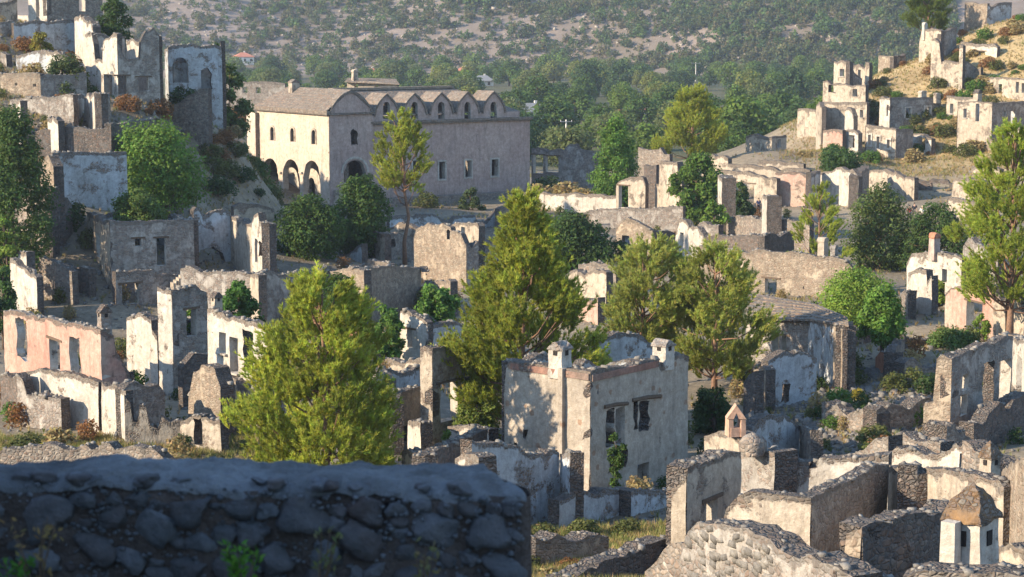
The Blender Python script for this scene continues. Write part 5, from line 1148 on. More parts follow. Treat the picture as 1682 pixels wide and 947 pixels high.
def leafy(label, p, h, w, col=(0.075, 0.12, 0.025), n=9000, leaf=0.24, prof=None, nl=24, seed=1, trunk=0.14, name='broadleaf_tree', cat='tree', lean=(0, 0), lob=(0.14, 0.26), droop=0.0, mat='leaf', group=None, bark='bark'):
    rng = np.random.default_rng(seed); prof = prof or [(0.22, 0.72), (0.4, 1.0), (0.6, 1.0), (0.8, 0.78), (0.97, 0.35)]
    t_ = empty(name, label, cat, p, group); lobes = crown_lobes(h, w, prof, nl, rng, lean, lob)
    limbs(t_, lobes, h, w, trunk, bark, prof[0][0] * 0.7, rng, 'trunk' if cat == 'tree' else 'stem')
    tot = sum(l[1] ** 2 for l in lobes); Vs, Fs, cs = [], [], []; b = 0
    for c, lr in lobes:
        m_ = max(20, int(n * lr ** 2 / tot)); q = rsph(m_, rng); ph = rng.uniform(0, 6.28, 3)
        lump = 1 + 0.22 * np.sin(q[:, :1] * 5 + ph[0]) * np.sin(q[:, 1:2] * 5 + ph[1]) + 0.12 * np.sin(q[:, 2:3] * 8 + ph[2])
        rad = rng.uniform(0.18, 1, (m_, 1)) ** 0.42
        pts = c + q * rad * lr * lump * np.array([1, 1, 0.92]); dd = q * 0.7 + rsph(m_, rng) * 0.8 + np.array([0, 0, 0.15 - droop])
        V, Fc = leaf_quads(pts, dd, leaf * rng.uniform(0.65, 1.25, m_), rng, 0.62, q * 0.9 + np.array([0, 0, .35])); Vs.append(V); Fs.append(Fc + b); b += len(V)
        cs.append(tint(col, m_, rng, 0.28, 0.12) * rng.uniform(0.82, 1.18))
    V = np.concatenate(Vs); V[:, 2] = np.maximum(V[:, 2], 0.02)
    o = obj('crown' if cat == 'tree' else 'foliage', npmesh('crown', V, np.concatenate(Fs), MT[mat], col=np.concatenate(cs)), t_); LOCAL.add(o.name); return t_
def gp(px, py, D):                   # ground point below the pixel column at distance D
    p = P(px, py, D); return (p.x, p.y, gz(p.x, p.y) - 0.05)
def hz(px, ytop, D): p = P(px, ytop, D); return p.z - gz(p.x, p.y)
def wz(dpx, D): return dpx * D / F
def T(kind, label, px, ytop, D, wpx_, **k):
    if kind is leafy and 'col' in k: k['col'] = tuple(1.45 * c_ for c_ in k['col'])
    if kind is pine: k['col'] = tuple(1.4 * c_ for c_ in k['col'])
    return kind(label, gp(px, ytop + 40, D), max(0.6, hz(px, ytop, D)), wz(wpx_, D), **k)
PINE = (0.26, 0.28, 0.045); YP = (0.29, 0.315, 0.05)
# pines
T(pine, 'broad bushy pine standing directly behind the tall blotchy house', 862, 330, 101, 245, col=PINE, dens=1.7, nl=46, seed=2, trunk=0.24,
  prof=[(0.10, 0.75), (0.25, 0.98), (0.4, 1.0), (0.55, 0.85), (0.7, 0.6), (0.85, 0.38), (1.0, 0.10)])
T(pine, 'yellow-green bushy pine rising behind the near rubble parapet', 528, 463, 88, 275, col=YP, dens=1.7, nl=44, seed=3, trunk=0.2,
  prof=[(0.02, 0.9), (0.15, 1.0), (0.35, 0.95), (0.55, 0.78), (0.75, 0.6), (0.9, 0.45), (1.0, 0.2)])
T(pine, 'open feathery pine behind the chimneys of the blotchy house', 1046, 400, 118, 160, col=(0.27, 0.285, 0.07), dens=1.5, nl=30, seed=4, trunk=0.18,
  prof=[(0.32, 0.5), (0.45, 0.95), (0.62, 1.0), (0.8, 0.75), (1.0, 0.25)], lean=(1.0, 0))
T(pine, 'open feathery pine beside the roofed stone house', 1176, 410, 116, 190, col=(0.27, 0.285, 0.065), dens=1.5, nl=34, seed=5, trunk=0.18,
  prof=[(0.12, 0.7), (0.3, 1.0), (0.5, 0.95), (0.7, 0.75), (0.87, 0.55), (1.0, 0.2)])
T(pine, 'slender pine with a rounded crown on a long bare trunk before the church', 664, 190, 176, 104, col=PINE, dens=1.5, nl=26, seed=6, trunk=0.2, lean=(-0.2, 0),
  prof=[(0.50, 0.55), (0.60, 0.95), (0.70, 1.0), (0.85, 0.75), (1.0, 0.30)])
T(pine, 'wide pine crown against the valley wood, behind the cream doorway house', 1137, 148, 262, 126, col=PINE, dens=1.6, nl=24, seed=7, trunk=0.2,
  prof=[(0.15, 0.6), (0.3, 1.0), (0.55, 0.85), (0.8, 0.55), (1.0, 0.2)], tuft=0.45)
T(pine, 'hilltop pine next to the slender standing chimney', 1524, -14, 300, 84, col=(0.12, 0.15, 0.03), dens=1.3, nl=16, seed=8, trunk=0.25, tuft=0.45,
  prof=[(0.45, 0.8), (0.6, 1.0), (0.85, 0.8), (1.0, 0.4)])
T(pine, 'large bright pine behind the peach and cream house front', 1668, 208, 128, 190, col=(0.28, 0.32, 0.055), dens=1.6, nl=40, seed=9, trunk=0.25,
  prof=[(0.22, 0.6), (0.35, 0.95), (0.5, 1.0), (0.7, 0.8), (0.88, 0.45), (1.0, 0.15)])
T(pine, 'small light pine beside the dark leafy trees near the tourists', 1346, 304, 172, 92, col=(0.27, 0.30, 0.05), dens=1.5, nl=22, seed=10, trunk=0.15,
  prof=[(0.05, 0.9), (0.3, 1.0), (0.6, 0.7), (0.8, 0.5), (1.0, 0.2)])
# broadleaf trees
T(leafy, 'big round fresh-green tree on the slope above the grey house', 257, 206, 168, 166, col=(0.10, 0.165, 0.030), n=17000, leaf=0.30, nl=40, seed=20, trunk=0.25, prof=[(0.12, 0.65), (0.3, 0.98), (0.55, 1.0), (0.8, 0.8), (0.97, 0.4)])
T(leafy, 'dark spreading fig tree in front of the church corner', 588, 296, 174, 108, col=(0.050, 0.085, 0.020), n=12000, leaf=0.30, nl=30, seed=21, trunk=0.2, prof=[(0.1, 0.6), (0.3, 0.95), (0.6, 1.0), (0.85, 0.7), (1, 0.35)])
T(leafy, 'lower dark fig bush touching the spreading fig tree', 508, 326, 168, 116, col=(0.050, 0.085, 0.020), n=10000, leaf=0.28, nl=26, seed=22, trunk=0.14, prof=[(0.08, 0.8), (0.35, 1.0), (0.7, 0.85), (1, 0.35)])
T(leafy, 'thin leafy tree covering the church front arches', 414, 262, 222, 92, col=(0.065, 0.10, 0.024), n=7000, leaf=0.32, nl=20, seed=23, prof=[(0.15, 0.7), (0.4, 1.0), (0.7, 0.8), (1, 0.3)])
T(leafy, 'bright dense tree rising over the grassy cream wall', 1010, 196, 236, 96, col=(0.085, 0.15, 0.028), n=13000, leaf=0.34, nl=30, seed=24, trunk=0.2, prof=[(0.05, 0.75), (0.3, 1.0), (0.6, 0.75), (0.85, 0.5), (1, 0.25)])
T(leafy, 'glossy fig tree between the cream doorway house and slim white stump', 1146, 258, 212, 86, col=(0.07, 0.115, 0.022), n=8000, leaf=0.40, nl=20, seed=25, prof=[(0.15, 0.6), (0.45, 1.0), (0.75, 0.9), (1, 0.45)])
T(leafy, 'small light fig bush at the foot of the slim white stump', 1172, 330, 196, 44, col=(0.11, 0.17, 0.03), n=2600, leaf=0.3, nl=10, seed=26, name='shrub', cat='shrub')
T(leafy, 'shadowy tree between the large pine and the pointed gable', 944, 358, 176, 130, col=(0.045, 0.075, 0.02), n=11000, leaf=0.3, nl=28, seed=27, trunk=0.18, prof=[(0.05, 0.8), (0.4, 1.0), (0.7, 0.8), (1, 0.3)])
T(leafy, 'tall grey-green tree behind the two round-topped chimneys', 1446, 306, 176, 116, col=(0.075, 0.10, 0.030), n=14000, leaf=0.26, nl=32, seed=28, trunk=0.2, prof=[(0.03, 0.8), (0.3, 1.0), (0.6, 0.95), (0.85, 0.6), (1, 0.3)])
T(leafy, 'dark tree spreading below the group of tourists', 1536, 340, 172, 112, col=(0.050, 0.080, 0.022), n=11000, leaf=0.26, nl=28, seed=29, trunk=0.18, prof=[(0.03, 0.9), (0.4, 1.0), (0.8, 0.75), (1, 0.35)])
T(leafy, 'wide feathery bright-green bush below the two-chimney tan wall', 1404, 452, 140, 146, col=(0.13, 0.19, 0.030), n=14000, leaf=0.2, nl=30, seed=30, name='shrub', cat='shrub', prof=[(0.05, 0.8), (0.4, 1.0), (0.8, 0.8), (1, 0.4)])
T(leafy, 'leafy bright tree hanging over the salmon-red wall stub', 1448, 474, 124, 78, col=(0.095, 0.165, 0.030), n=9000, leaf=0.22, nl=22, seed=31, prof=[(0.25, 0.75), (0.45, 1.0), (0.75, 0.85), (1, 0.5)])
T(leafy, 'feathery bush filling the open doorway of the plaster ruin', 1542, 462, 150, 44, col=(0.13, 0.18, 0.03), n=3500, leaf=0.2, nl=12, seed=32, name='shrub', cat='shrub')
T(leafy, 'low bush in front of the peach and cream house front', 1566, 545, 128, 92, col=(0.075, 0.115, 0.03), n=5000, leaf=0.2, nl=16, seed=33, name='shrub', cat='shrub', prof=[(0.05, 1.0), (0.5, .9), (1, .5)])
T(leafy, 'sapling growing in the peach house doorway', 1612, 515, 131, 26, col=(0.12, 0.18, 0.03), n=1600, leaf=0.2, nl=8, seed=34, name='shrub', cat='shrub')
T(leafy, 'round shrub on the flat top of the grey stone house', 225, 316, 158, 94, col=(0.085, 0.125, 0.030), n=8000, leaf=0.26, nl=20, seed=35, name='shrub', cat='shrub', prof=[(0.3, 0.8), (0.6, 1.0), (0.85, 0.8), (1, 0.4)])
T(leafy, 'deep green tree beside the whitewashed torn wall', 394, 468, 128, 74, col=(0.050, 0.105, 0.020), n=7000, leaf=0.26, nl=20, seed=36, prof=[(0.2, .7), (0.5, 1), (0.8, .8), (1, .4)])
T(leafy, 'dark tree close behind the yellow-green pine', 560, 456, 128, 92, col=(0.050, 0.085, 0.020), n=10000, leaf=0.24, nl=26, seed=37, prof=[(0.05, .8), (0.4, 1), (0.8, .8), (1, .4)])
T(leafy, 'upright fig bush outside the roofless white room window', 636, 503, 124, 56, col=(0.085, 0.15, 0.03), n=6000, leaf=0.26, nl=18, seed=38, name='shrub', cat='shrub', prof=[(0.03, .8), (0.4, 1), (0.85, .9), (1, .5)])
T(leafy, 'fig bush growing inside the roofless white room', 716, 474, 129, 74, col=(0.085, 0.155, 0.03), n=6000, leaf=0.26, nl=18, seed=39, name='shrub', cat='shrub', prof=[(0.3, .7), (0.6, 1), (0.85, .9), (1, .5)])
T(leafy, 'tall shaded tree below the long roofless hillside room', 18, 186, 150, 150, col=(0.060, 0.095, 0.025), n=26000, leaf=0.26, nl=36, seed=40, trunk=.2, prof=[(0.05, .75), (0.3, 1), (0.6, .95), (0.85, .65), (1, .3)])
T(leafy, 'small bright shrub under the tall shaded tree', 8, 350, 146, 40, col=(0.12, 0.17, 0.03), n=2500, leaf=0.24, nl=10, seed=41, name='shrub', cat='shrub')
T(leafy, 'dark rounded bush beside the leaning wall end', 4, 438, 132, 56, col=(0.045, 0.085, 0.025), n=5000, leaf=0.22, nl=14, seed=42, name='shrub', cat='shrub')
T(leafy, 'vine of green leaves behind the tall narrow house window', 318, 500, 119, 40, col=(0.10, 0.19, 0.03), n=3000, leaf=0.24, nl=10, seed=43, name='shrub', cat='shrub')
T(leafy, 'dark conical tree beside the topmost hillside house', 186, -8, 206, 66, col=(0.045, 0.075, 0.02), n=8000, leaf=0.3, nl=20, seed=44)
T(leafy, 'clipped-looking bush hanging over the tan retaining wall', 104, 96, 184, 82, col=(0.065, 0.085, 0.030), n=7000, leaf=0.26, nl=18, seed=45, name='shrub', cat='shrub', prof=[(0.05, 1.0), (0.5, .95), (1, .5)])
T(leafy, 'yellowish shrub on the terrace under the shaded plastered wall', 66, 50, 196, 36, col=(0.17, 0.15, 0.03), n=2500, leaf=0.26, nl=10, seed=46, name='shrub', cat='shrub')
T(leafy, 'tree behind the deeply shaded square ruin', 352, 66, 205, 46, col=(0.05, 0.08, 0.025), n=5000, leaf=0.3, nl=14, seed=47)
T(leafy, 'loose green tree on the slope behind the church front', 378, 106, 207, 62, col=(0.085, 0.12, 0.035), n=5000, leaf=0.4, nl=16, seed=48)
T(leafy, 'dark clump of evergreen scrub at the foot of the golden hill', 1380, 246, 244, 82, col=(0.045, 0.08, 0.022), n=6000, leaf=0.32, nl=18, seed=49, name='shrub', cat='shrub', prof=[(.05, 1), (.5, .9), (1, .5)])
T(leafy, 'bushy plant in the roofless court behind the slim white stumps', 1214, 300, 208, 52, col=(0.05, 0.08, 0.025), n=3500, leaf=0.3, nl=12, seed=50, name='shrub', cat='shrub')
T(leafy, 'creeper tumbling out of the broken window of the blotchy house', 1012, 712, 87.3, 36, col=(0.05, 0.085, 0.02), n=2600, leaf=0.13, nl=16, seed=51, name='creeper', cat='plant', prof=[(.03, .55), (.3, .5), (.6, .9), (.8, 1), (1, .5)], trunk=.04)
T(leafy, 'small pale tree at the church side door', 602, 282, 224, 40, col=(0.13, 0.15, 0.04), n=1800, leaf=0.3, nl=9, seed=52, name='shrub', cat='shrub')
T(leafy, 'dark ivy-like bush against the church side wall foot', 774, 312, 236, 42, col=(0.055, 0.075, 0.03), n=2000, leaf=0.3, nl=9, seed=53, name='shrub', cat='shrub', prof=[(.05, 1), (.5, .9), (1, .5)])
T(leafy, 'dark undergrowth bush in shade behind the blotchy house corner', 1172, 640, 104, 84, col=(0.035, 0.06, 0.018), n=7000, leaf=0.18, nl=18, seed=54, name='shrub', cat='shrub', prof=[(.05, 1), (.5, .9), (1, .6)])
T(leafy, 'thicket between the pillar house and the blotchy house', 782, 660, 99, 96, col=(0.115, 0.145, 0.03), n=9000, leaf=0.17, nl=20, seed=55, name='shrub', cat='shrub', prof=[(.05, 1), (.5, .95), (1, .6)])
T(leafy, 'low bush in the pillar house doorway', 735, 706, 93, 30, col=(0.10, 0.14, 0.03), n=2000, leaf=0.15, nl=8, seed=56, name='shrub', cat='shrub')
# ------------------------------------------------------------------ copies of small plants
def copy_thing(src, loc, rz, sc, label=None, group=None):
    c = src.copy(); C.objects.link(c); c.location = loc; c.rotation_euler = (0, 0, rz); c.scale = (sc,) * 3 if not isinstance(sc, tuple) else sc
    if label: c['label'] = label
    if group: c['group'] = group
    for ch in src.children:
        d = ch.copy(); C.objects.link(d); d.parent = c; LOCAL.add(d.name)
    return c
def proto_tree(col, h, w, n, leaf, seed, prof=None, nl=14):
    """crown + trunk meshes for repeated plants"""
    rng = np.random.default_rng(seed); prof = prof or [(0.2, 0.75), (0.4, 1.0), (0.65, 0.95), (0.9, 0.55), (1, 0.3)]
    lobes = crown_lobes(h, w, prof, nl, rng, lob=(0.16, 0.28)); tot = sum(l[1] ** 2 for l in lobes); Vs, Fs, cs = [], [], []; b = 0
    for c, lr in lobes:
        m_ = max(10, int(n * lr ** 2 / tot)); q = rsph(m_, rng); pts = c + q * rng.uniform(0.3, 1, (m_, 1)) ** 0.3 * lr * np.array([1, 1, .85])
        V, Fc = leaf_quads(pts, None, leaf * rng.uniform(.7, 1.3, m_), rng, 0.75, q + np.array([0, 0, .3])); Vs.append(V); Fs.append(Fc + b); b += len(V)
        cs.append(tint(col, m_, rng, .22, .1) * rng.uniform(.8, 1.2))
    V = np.concatenate(Vs); V[:, 2] = np.maximum(V[:, 2], 0.0)
    return V, np.concatenate(Fs), np.concatenate(cs)
def proto_thing(name, label, cat, group, V, Fc, cs, h, r, loc, crown='crown', stem='trunk', mat='leaf'):
    t_ = empty(name, label, cat, loc, group); o = obj(crown, npmesh(crown, V, Fc, MT[mat], col=cs), t_); LOCAL.add(o.name)
    m = MB(); m.tube([(0, 0, -.6), (0.05, 0, h * .3), (0, 0.04, h * .7)], [r, r * .8, r * .3], 6); o = m.build(stem, MT['bark'], t_, True); LOCAL.add(o.name); return t_
def joined(V, Fc, cs, locs, rots, scs):
    n, k = len(locs), len(V); ca, sa = np.cos(rots), np.sin(rots)
    X = V[None] * np.asarray(scs)[:, None, None]; Y = np.empty_like(X)
    Y[..., 0] = X[..., 0] * ca[:, None] - X[..., 1] * sa[:, None]; Y[..., 1] = X[..., 0] * sa[:, None] + X[..., 1] * ca[:, None]; Y[..., 2] = X[..., 2]
    Y += np.asarray(locs)[:, None, :]
    return Y.reshape(-1, 3), (Fc[None] + (np.arange(n) * k)[:, None, None]).reshape(-1, Fc.shape[1]), np.tile(cs, (n, 1))
# ------------------------------------------------------------------ valley wood
rng = np.random.default_rng(77)
vcols = [(0.085, 0.14, 0.034), (0.13, 0.19, 0.04), (0.13, 0.155, 0.055), (0.062, 0.105, 0.036), (0.18, 0.20, 0.05)]
vlabs = ['deep green round-crowned tree in the valley wood behind the church', 'fresh green tree in the valley wood behind the church', 'grey-olive tree in the valley wood behind the church',
         'very dark tree in the valley wood behind the church', 'yellowish green tree in the valley wood behind the church']
vg = ['deep green valley trees', 'fresh green valley trees', 'grey-olive valley trees', 'very dark valley trees', 'yellowish valley trees']
vpro = []
for i, c_ in enumerate(vcols): vpro.append(proto_tree(c_, 8.0, 9.5, 2400, 0.62, 300 + i, nl=16))
spots = []
for _ in range(9000):
    D = 325 + 720 * rng.uniform() ** 1.25; px = rng.uniform(330, 1640); x = (px - 841) / F * D
    if any((x - s[0]) ** 2 + (D - s[1]) ** 2 < (11 + D * 0.015) ** 2 for s in spots): continue
    spots.append((x, D))
    if len(spots) > 820: break
spots.sort(key=lambda s: s[1]); zz = GZ([s[0] for s in spots], [s[1] for s in spots])
spots = [(s[0], s[1], z) for s, z in zip(spots, zz) if z < -21.5 and not (abs((s[0] / s[1]) - (1036 - 841) / F) < 0.004 and 380 < s[1] < 440)]
first = [None] * 5; far_pts = [[] for _ in range(5)]
for i, (x, y, z) in enumerate(spots):
    k = int(rng.choice(5, p=[.32, .26, .18, .14, .10])); sc = rng.uniform(0.8, 1.35)
    if i < 240:
        sc3 = (sc * rng.uniform(.85, 1.15), sc * rng.uniform(.85, 1.15), sc * rng.uniform(.8, 1.1))
        if first[k] is None:
            first[k] = proto_thing('valley_tree', vlabs[k], 'tree', vg[k], *vpro[k], 8.5, 0.28, (x, y, z)); first[k].scale = sc3
        else: copy_thing(first[k], (x, y, z), rng.uniform(0, 6.28), sc3)
    else: far_pts[k].append((x, y, z, sc))
Vs, Fs, cs = [], [], []; b = 0
for k in range(5):
    if not far_pts[k]: continue
    a = np.array(far_pts[k]); V0, F0, C0 = proto_tree(vcols[k], 8.0, 9.5, 620, 0.95, 340 + k, nl=12)
    V, Fc, cc = joined(V0, F0, C0, a[:, :3], rng.uniform(0, 6.28, len(a)), a[:, 3]); Vs.append(V); Fs.append(Fc + b); b += len(V); cs.append(cc)
wood = obj('far_wood', npmesh('far_wood', np.concatenate(Vs), np.concatenate(Fs), MT['leaf'], col=np.concatenate(cs)), kind='stuff')
tag(wood, 'far green wood covering the valley floor below the scrubby hillside', 'wood')
# ------------------------------------------------------------------ scrub on the far hillside
def hill_spots(n, seed, px0=180, px1=1560):
    r_ = np.random.default_rng(seed); D = 930 + r_.uniform(0, 1, n) * 290; px = r_.uniform(px0, px1, n); x = (px - 841) / F * D
    den = 0.5 + vnoise(x, D, 70, 40) * 1.1 + vnoise(x, D, 24, 41) * 0.8 + (px - 900) / 1800 + np.where((px < 720) & (D < 1075), -0.22, -0.02)
    ok = r_.uniform(0, 1, n) < np.clip(den, 0.32, 1.0); x, D, px = x[ok], D[ok], px[ok]
    z = GZ(x, D); keep = z > -23.5; return x[keep], D[keep], z[keep], px[keep]
hcols = [(0.09, 0.12, 0.045), (0.12, 0.14, 0.055), (0.09, 0.145, 0.04), (0.155, 0.145, 0.065)]
hpro = [proto_tree(c_, 3.2, 4.4, 80, 1.0, 400 + i, prof=[(.1, .9), (.5, 1), (1, .45)], nl=7) for i, c_ in enumerate(hcols)]
x, y, z, px = hill_spots(19000, 5); kk = rng.integers(0, 4, len(x)); sc = np.clip(rng.lognormal(-0.3, .40, len(x)), 0.3, 2.0) * np.where(px > 1150, 1.25, 1.0)
big = np.argsort(-sc / y)[:150]; isbig = np.zeros(len(x), bool); isbig[big] = True
Vs, Fs, cs = [], [], []; b = 0
for k in range(4):
    s = (kk == k) & ~isbig
    V, Fc, cc = joined(*hpro[k], np.stack([x[s], y[s], z[s] - .2], 1), rng.uniform(0, 6.28, s.sum()), sc[s]); Vs.append(V); Fs.append(Fc + b); b += len(V); cs.append(cc)
scrub = obj('hillside_scrub', npmesh('hillside_scrub', np.concatenate(Vs), np.concatenate(Fs), MT['leaf'], col=np.concatenate(cs)), kind='stuff')
tag(scrub, 'grey-green scrub dotted over the far stony hillside', 'scrub')
hlab = ['largest dark round bush kind on the far stony hillside', 'olive-grey large bush on the far stony hillside', 'green large bush on the far stony hillside', 'brownish large bush on the far stony hillside']
hlab[0] = 'dark grey-green large bush on the far stony hillside'
hf = [None] * 4
for i in big:
    k = kk[i]; p = (x[i], y[i], z[i] - .2)
    if hf[k] is None:
        V, Fc, cc = proto_tree(hcols[k], 3.2, 4.4, 320, .55, 420 + k, prof=[(.1, .9), (.5, 1), (1, .45)], nl=9)
        o = obj('hill_bush', npmesh('hill_bush', V, Fc, MT['leaf'], col=cc)); tag(o, hlab[k], 'bush', hlab[k].split(' on the')[0] + ' group'); hf[k] = o
    else: o = hf[k].copy(); C.objects.link(o)
    o.location = p; o.scale = (sc[i],) * 3; o.rotation_euler = (0, 0, rng.uniform(0, 6.28))
# pale rocks on the slope
x, y, z, px = hill_spots(9000, 9); n_ = min(3200, len(x)); sel = rng.permutation(len(x))[:n_]
rk = obj('hillside_rocks', rubble_mesh('hillside_rocks', np.stack([x[sel], y[sel], z[sel]], 1), rng.lognormal(-.6, .5, n_), MT['stone_pale'], rng), kind='stuff'); tag(rk, 'pale rock outcrops scattered over the far hillside', 'rocks')
# ------------------------------------------------------------------ far houses and poles
def far_house(label, px, py, wpx_, D, hwall=3.2, roof='tile_red', depth=8, rz=0.3, wall='housewhite', lift=0.0):
    p = on_ground(px, py, 300); D = p.y; g = p.z; w = max(6.5, wz(wpx_, D)); t_ = empty('village_house', label, 'house', (p.x, p.y, g)); z0 = p.z; m = MB()
    m.box((p.x, p.y, (g - 1 + z0 + hwall) / 2), (w, depth, z0 + hwall - g + 1), rz); m.build('wall', MT[wall], t_)
    ca, sa = math.cos(rz), math.sin(rz); Tt = lambda u, v, z_: (p.x + u * ca - v * sa, p.y + u * sa + v * ca, z_); a, b, zt = w / 2 + .5, depth / 2 + .5, z0 + hwall; rr = max(0.2, w / 2 - depth / 2 * .8)
    m = MB(); m.add([Tt(-a, -b, zt), Tt(a, -b, zt), Tt(a, b, zt), Tt(-a, b, zt), Tt(-rr, 0, zt + 2.2), Tt(rr, 0, zt + 2.2), Tt(-a, -b, zt - .2), Tt(a, -b, zt - .2), Tt(a, b, zt - .2), Tt(-a, b, zt - .2)],
                  [(0, 1, 5, 4), (1, 2, 5), (2, 3, 4, 5), (3, 0, 4), (6, 7, 1, 0), (7, 8, 2, 1), (8, 9, 3, 2), (9, 6, 0, 3), (9, 8, 7, 6)]); r_ = m.build('roof', MT[roof], t_)
    m = MB(); c = Tt(rr * .6, .8, zt + 2); m.box(c, (.7, .7, 1.6), rz); m.build('chimney', MT['housewhite'], r_)
    for k in range(max(2, int(w / 3))):
        u = -w / 2 + w * (k + .5) / max(2, int(w / 3)); m = MB(); m.box(Tt(u, -depth / 2 - .02, z0 + hwall * .5), (1.0, .12, 1.3), rz); wd = m.build('window', MT['wood'], t_)
        m = MB(); m.box(Tt(u, -depth / 2 - .09, z0 + hwall * .5), (.42, .05, 1.1), rz); m.build('pane', MT['near_black'], wd)  # near-black plate stands in for the dark window opening
    return t_
far_house('cream farmhouse with red hipped roof at the foot of the far hill', 400, 104, 30, 985, 3.4, depth=9)
far_house('white house with red roof among valley trees above the church roof', 762, 128, 22, 730, 3.2, depth=6, rz=-.3)
far_house('long white shed with grey roof just above the church dormers', 793, 141, 30, 640, 2.2, roof='metal', depth=5)
far_house('red-roofed house half sunk in the far trees', 992, 121, 30, 900, 2.4, depth=8)
far_house('low red-roofed house beside a pole below the far hill', 1268, 130, 24, 905, 2.2, depth=7)
far_house('tiny red roof showing between near valley trees', 1037, 190, 18, 420, 1.6, depth=4)
far_house('small white hut in the valley wood beyond the church end', 874, 196, 9, 470, 2.2, roof='metal', depth=3)
far_house('pinkish cottage behind the church roof near the stone cottage', 610, 128, 24, 640, 2.4, depth=6)
# long stone cottage just behind the church
h = free('cottage', 'stone cottage with chimney and flat roof close behind the church ridge', P(612, 150, 300), 'house')
W(h, (570, 304), (652, 300), [(570, 134), (600, 133), (652, 137)], ('cream', 'rub'), ops=[(582, 138, 588, 145, ''), (615, 139, 621, 146, '')], jag=0.02, cap=0)
roof_quad(h, [P(566, 134, 303), P(656, 138, 299), P(650, 129, 310), P(572, 127, 312)], 4)
chim_px(h, 577, 114, 589, 132, 305, 30, kind='round', mat='cream', capm='cream', holes=False)
def pole(label, px, yt, D, arm=1.2, h=None):
    p = P(px, yt, D); g = gz(p.x, p.y); t_ = empty('utility_pole', label, 'pole', (p.x, p.y, g)); m = MB()
    m.tube([(p.x, p.y, g - .5), (p.x, p.y, p.z)], [.2, .13], 8); m.build('mast', MT['housewhite'], t_)
    m = MB(); m.box((p.x, p.y - .14, p.z - .4), (arm * 2, .12, .14), .2); a_ = m.build('crossarm', MT['metal'], t_)
    for s in (-.9, 0, .9): m = MB(); m.tube([(p.x + s * arm, p.y - .14, p.z - .33), (p.x + s * arm, p.y - .14, p.z - .1)], .06, 6); m.build('insulator', MT['housewhite'], a_)
pole('pale utility pole standing in the valley trees just beyond the church end', 930, 196, 392)
pole('pale pole at the foot of the far hill next to low red-roofed house', 1245, 106, 900, 2.0)
pole('thin tall pole among far trees above the wide pine crown', 1143, 102, 880, 2.0)
# ------------------------------------------------------------------ shrubs and weeds among the ruins
kinds = {
 'olive': ((0.13, 0.145, 0.045), 'shrub'), 'green': ((0.10, 0.18, 0.035), 'shrub'), 'yellow': ((0.30, 0.25, 0.035), 'shrub'), 'rust': ((0.26, 0.135, 0.055), 'shrub'),
 'straw': ((0.34, 0.26, 0.12), 'shrub'), 'darkg': ((0.06, 0.10, 0.03), 'shrub')}
kproto = {}
SHR = []
def shrub(kind, p, size, label, group=None, flat=1.0):
    if kind not in kproto:
        V, Fc, cc = proto_tree(kinds[kind][0], 1.0, 1.25, 1100, 0.12 if kind != 'straw' else .16, 500 + len(kproto), prof=[(.08, .9), (.45, 1), (.8, .8), (1, .5)], nl=15)
        kproto[kind] = proto_thing('shrub', label, 'shrub', group, V, Fc, cc, 1.0, .03, p, 'foliage', 'stem'); o = kproto[kind]
        if not group: pass
    else: o = copy_thing(kproto[kind], p, 0, 1, label)
    if group: o['group'] = group
    elif 'group' in o: del o['group']
    o.location = p; o.rotation_euler = (0, 0, rnd.uniform(0, 6.28)); o.scale = (size, size, size * flat * rnd.uniform(.8, 1.1)); return o
def SB(kind, px, py, wpx_, label, D=None, flat=0.8):
    p = on_ground(px, py) if D is None else Vector(gp(px, py, D)); return shrub(kind, (p.x, p.y, p.z - .05), wz(wpx_, p.y) / 1.2, label, None, flat)
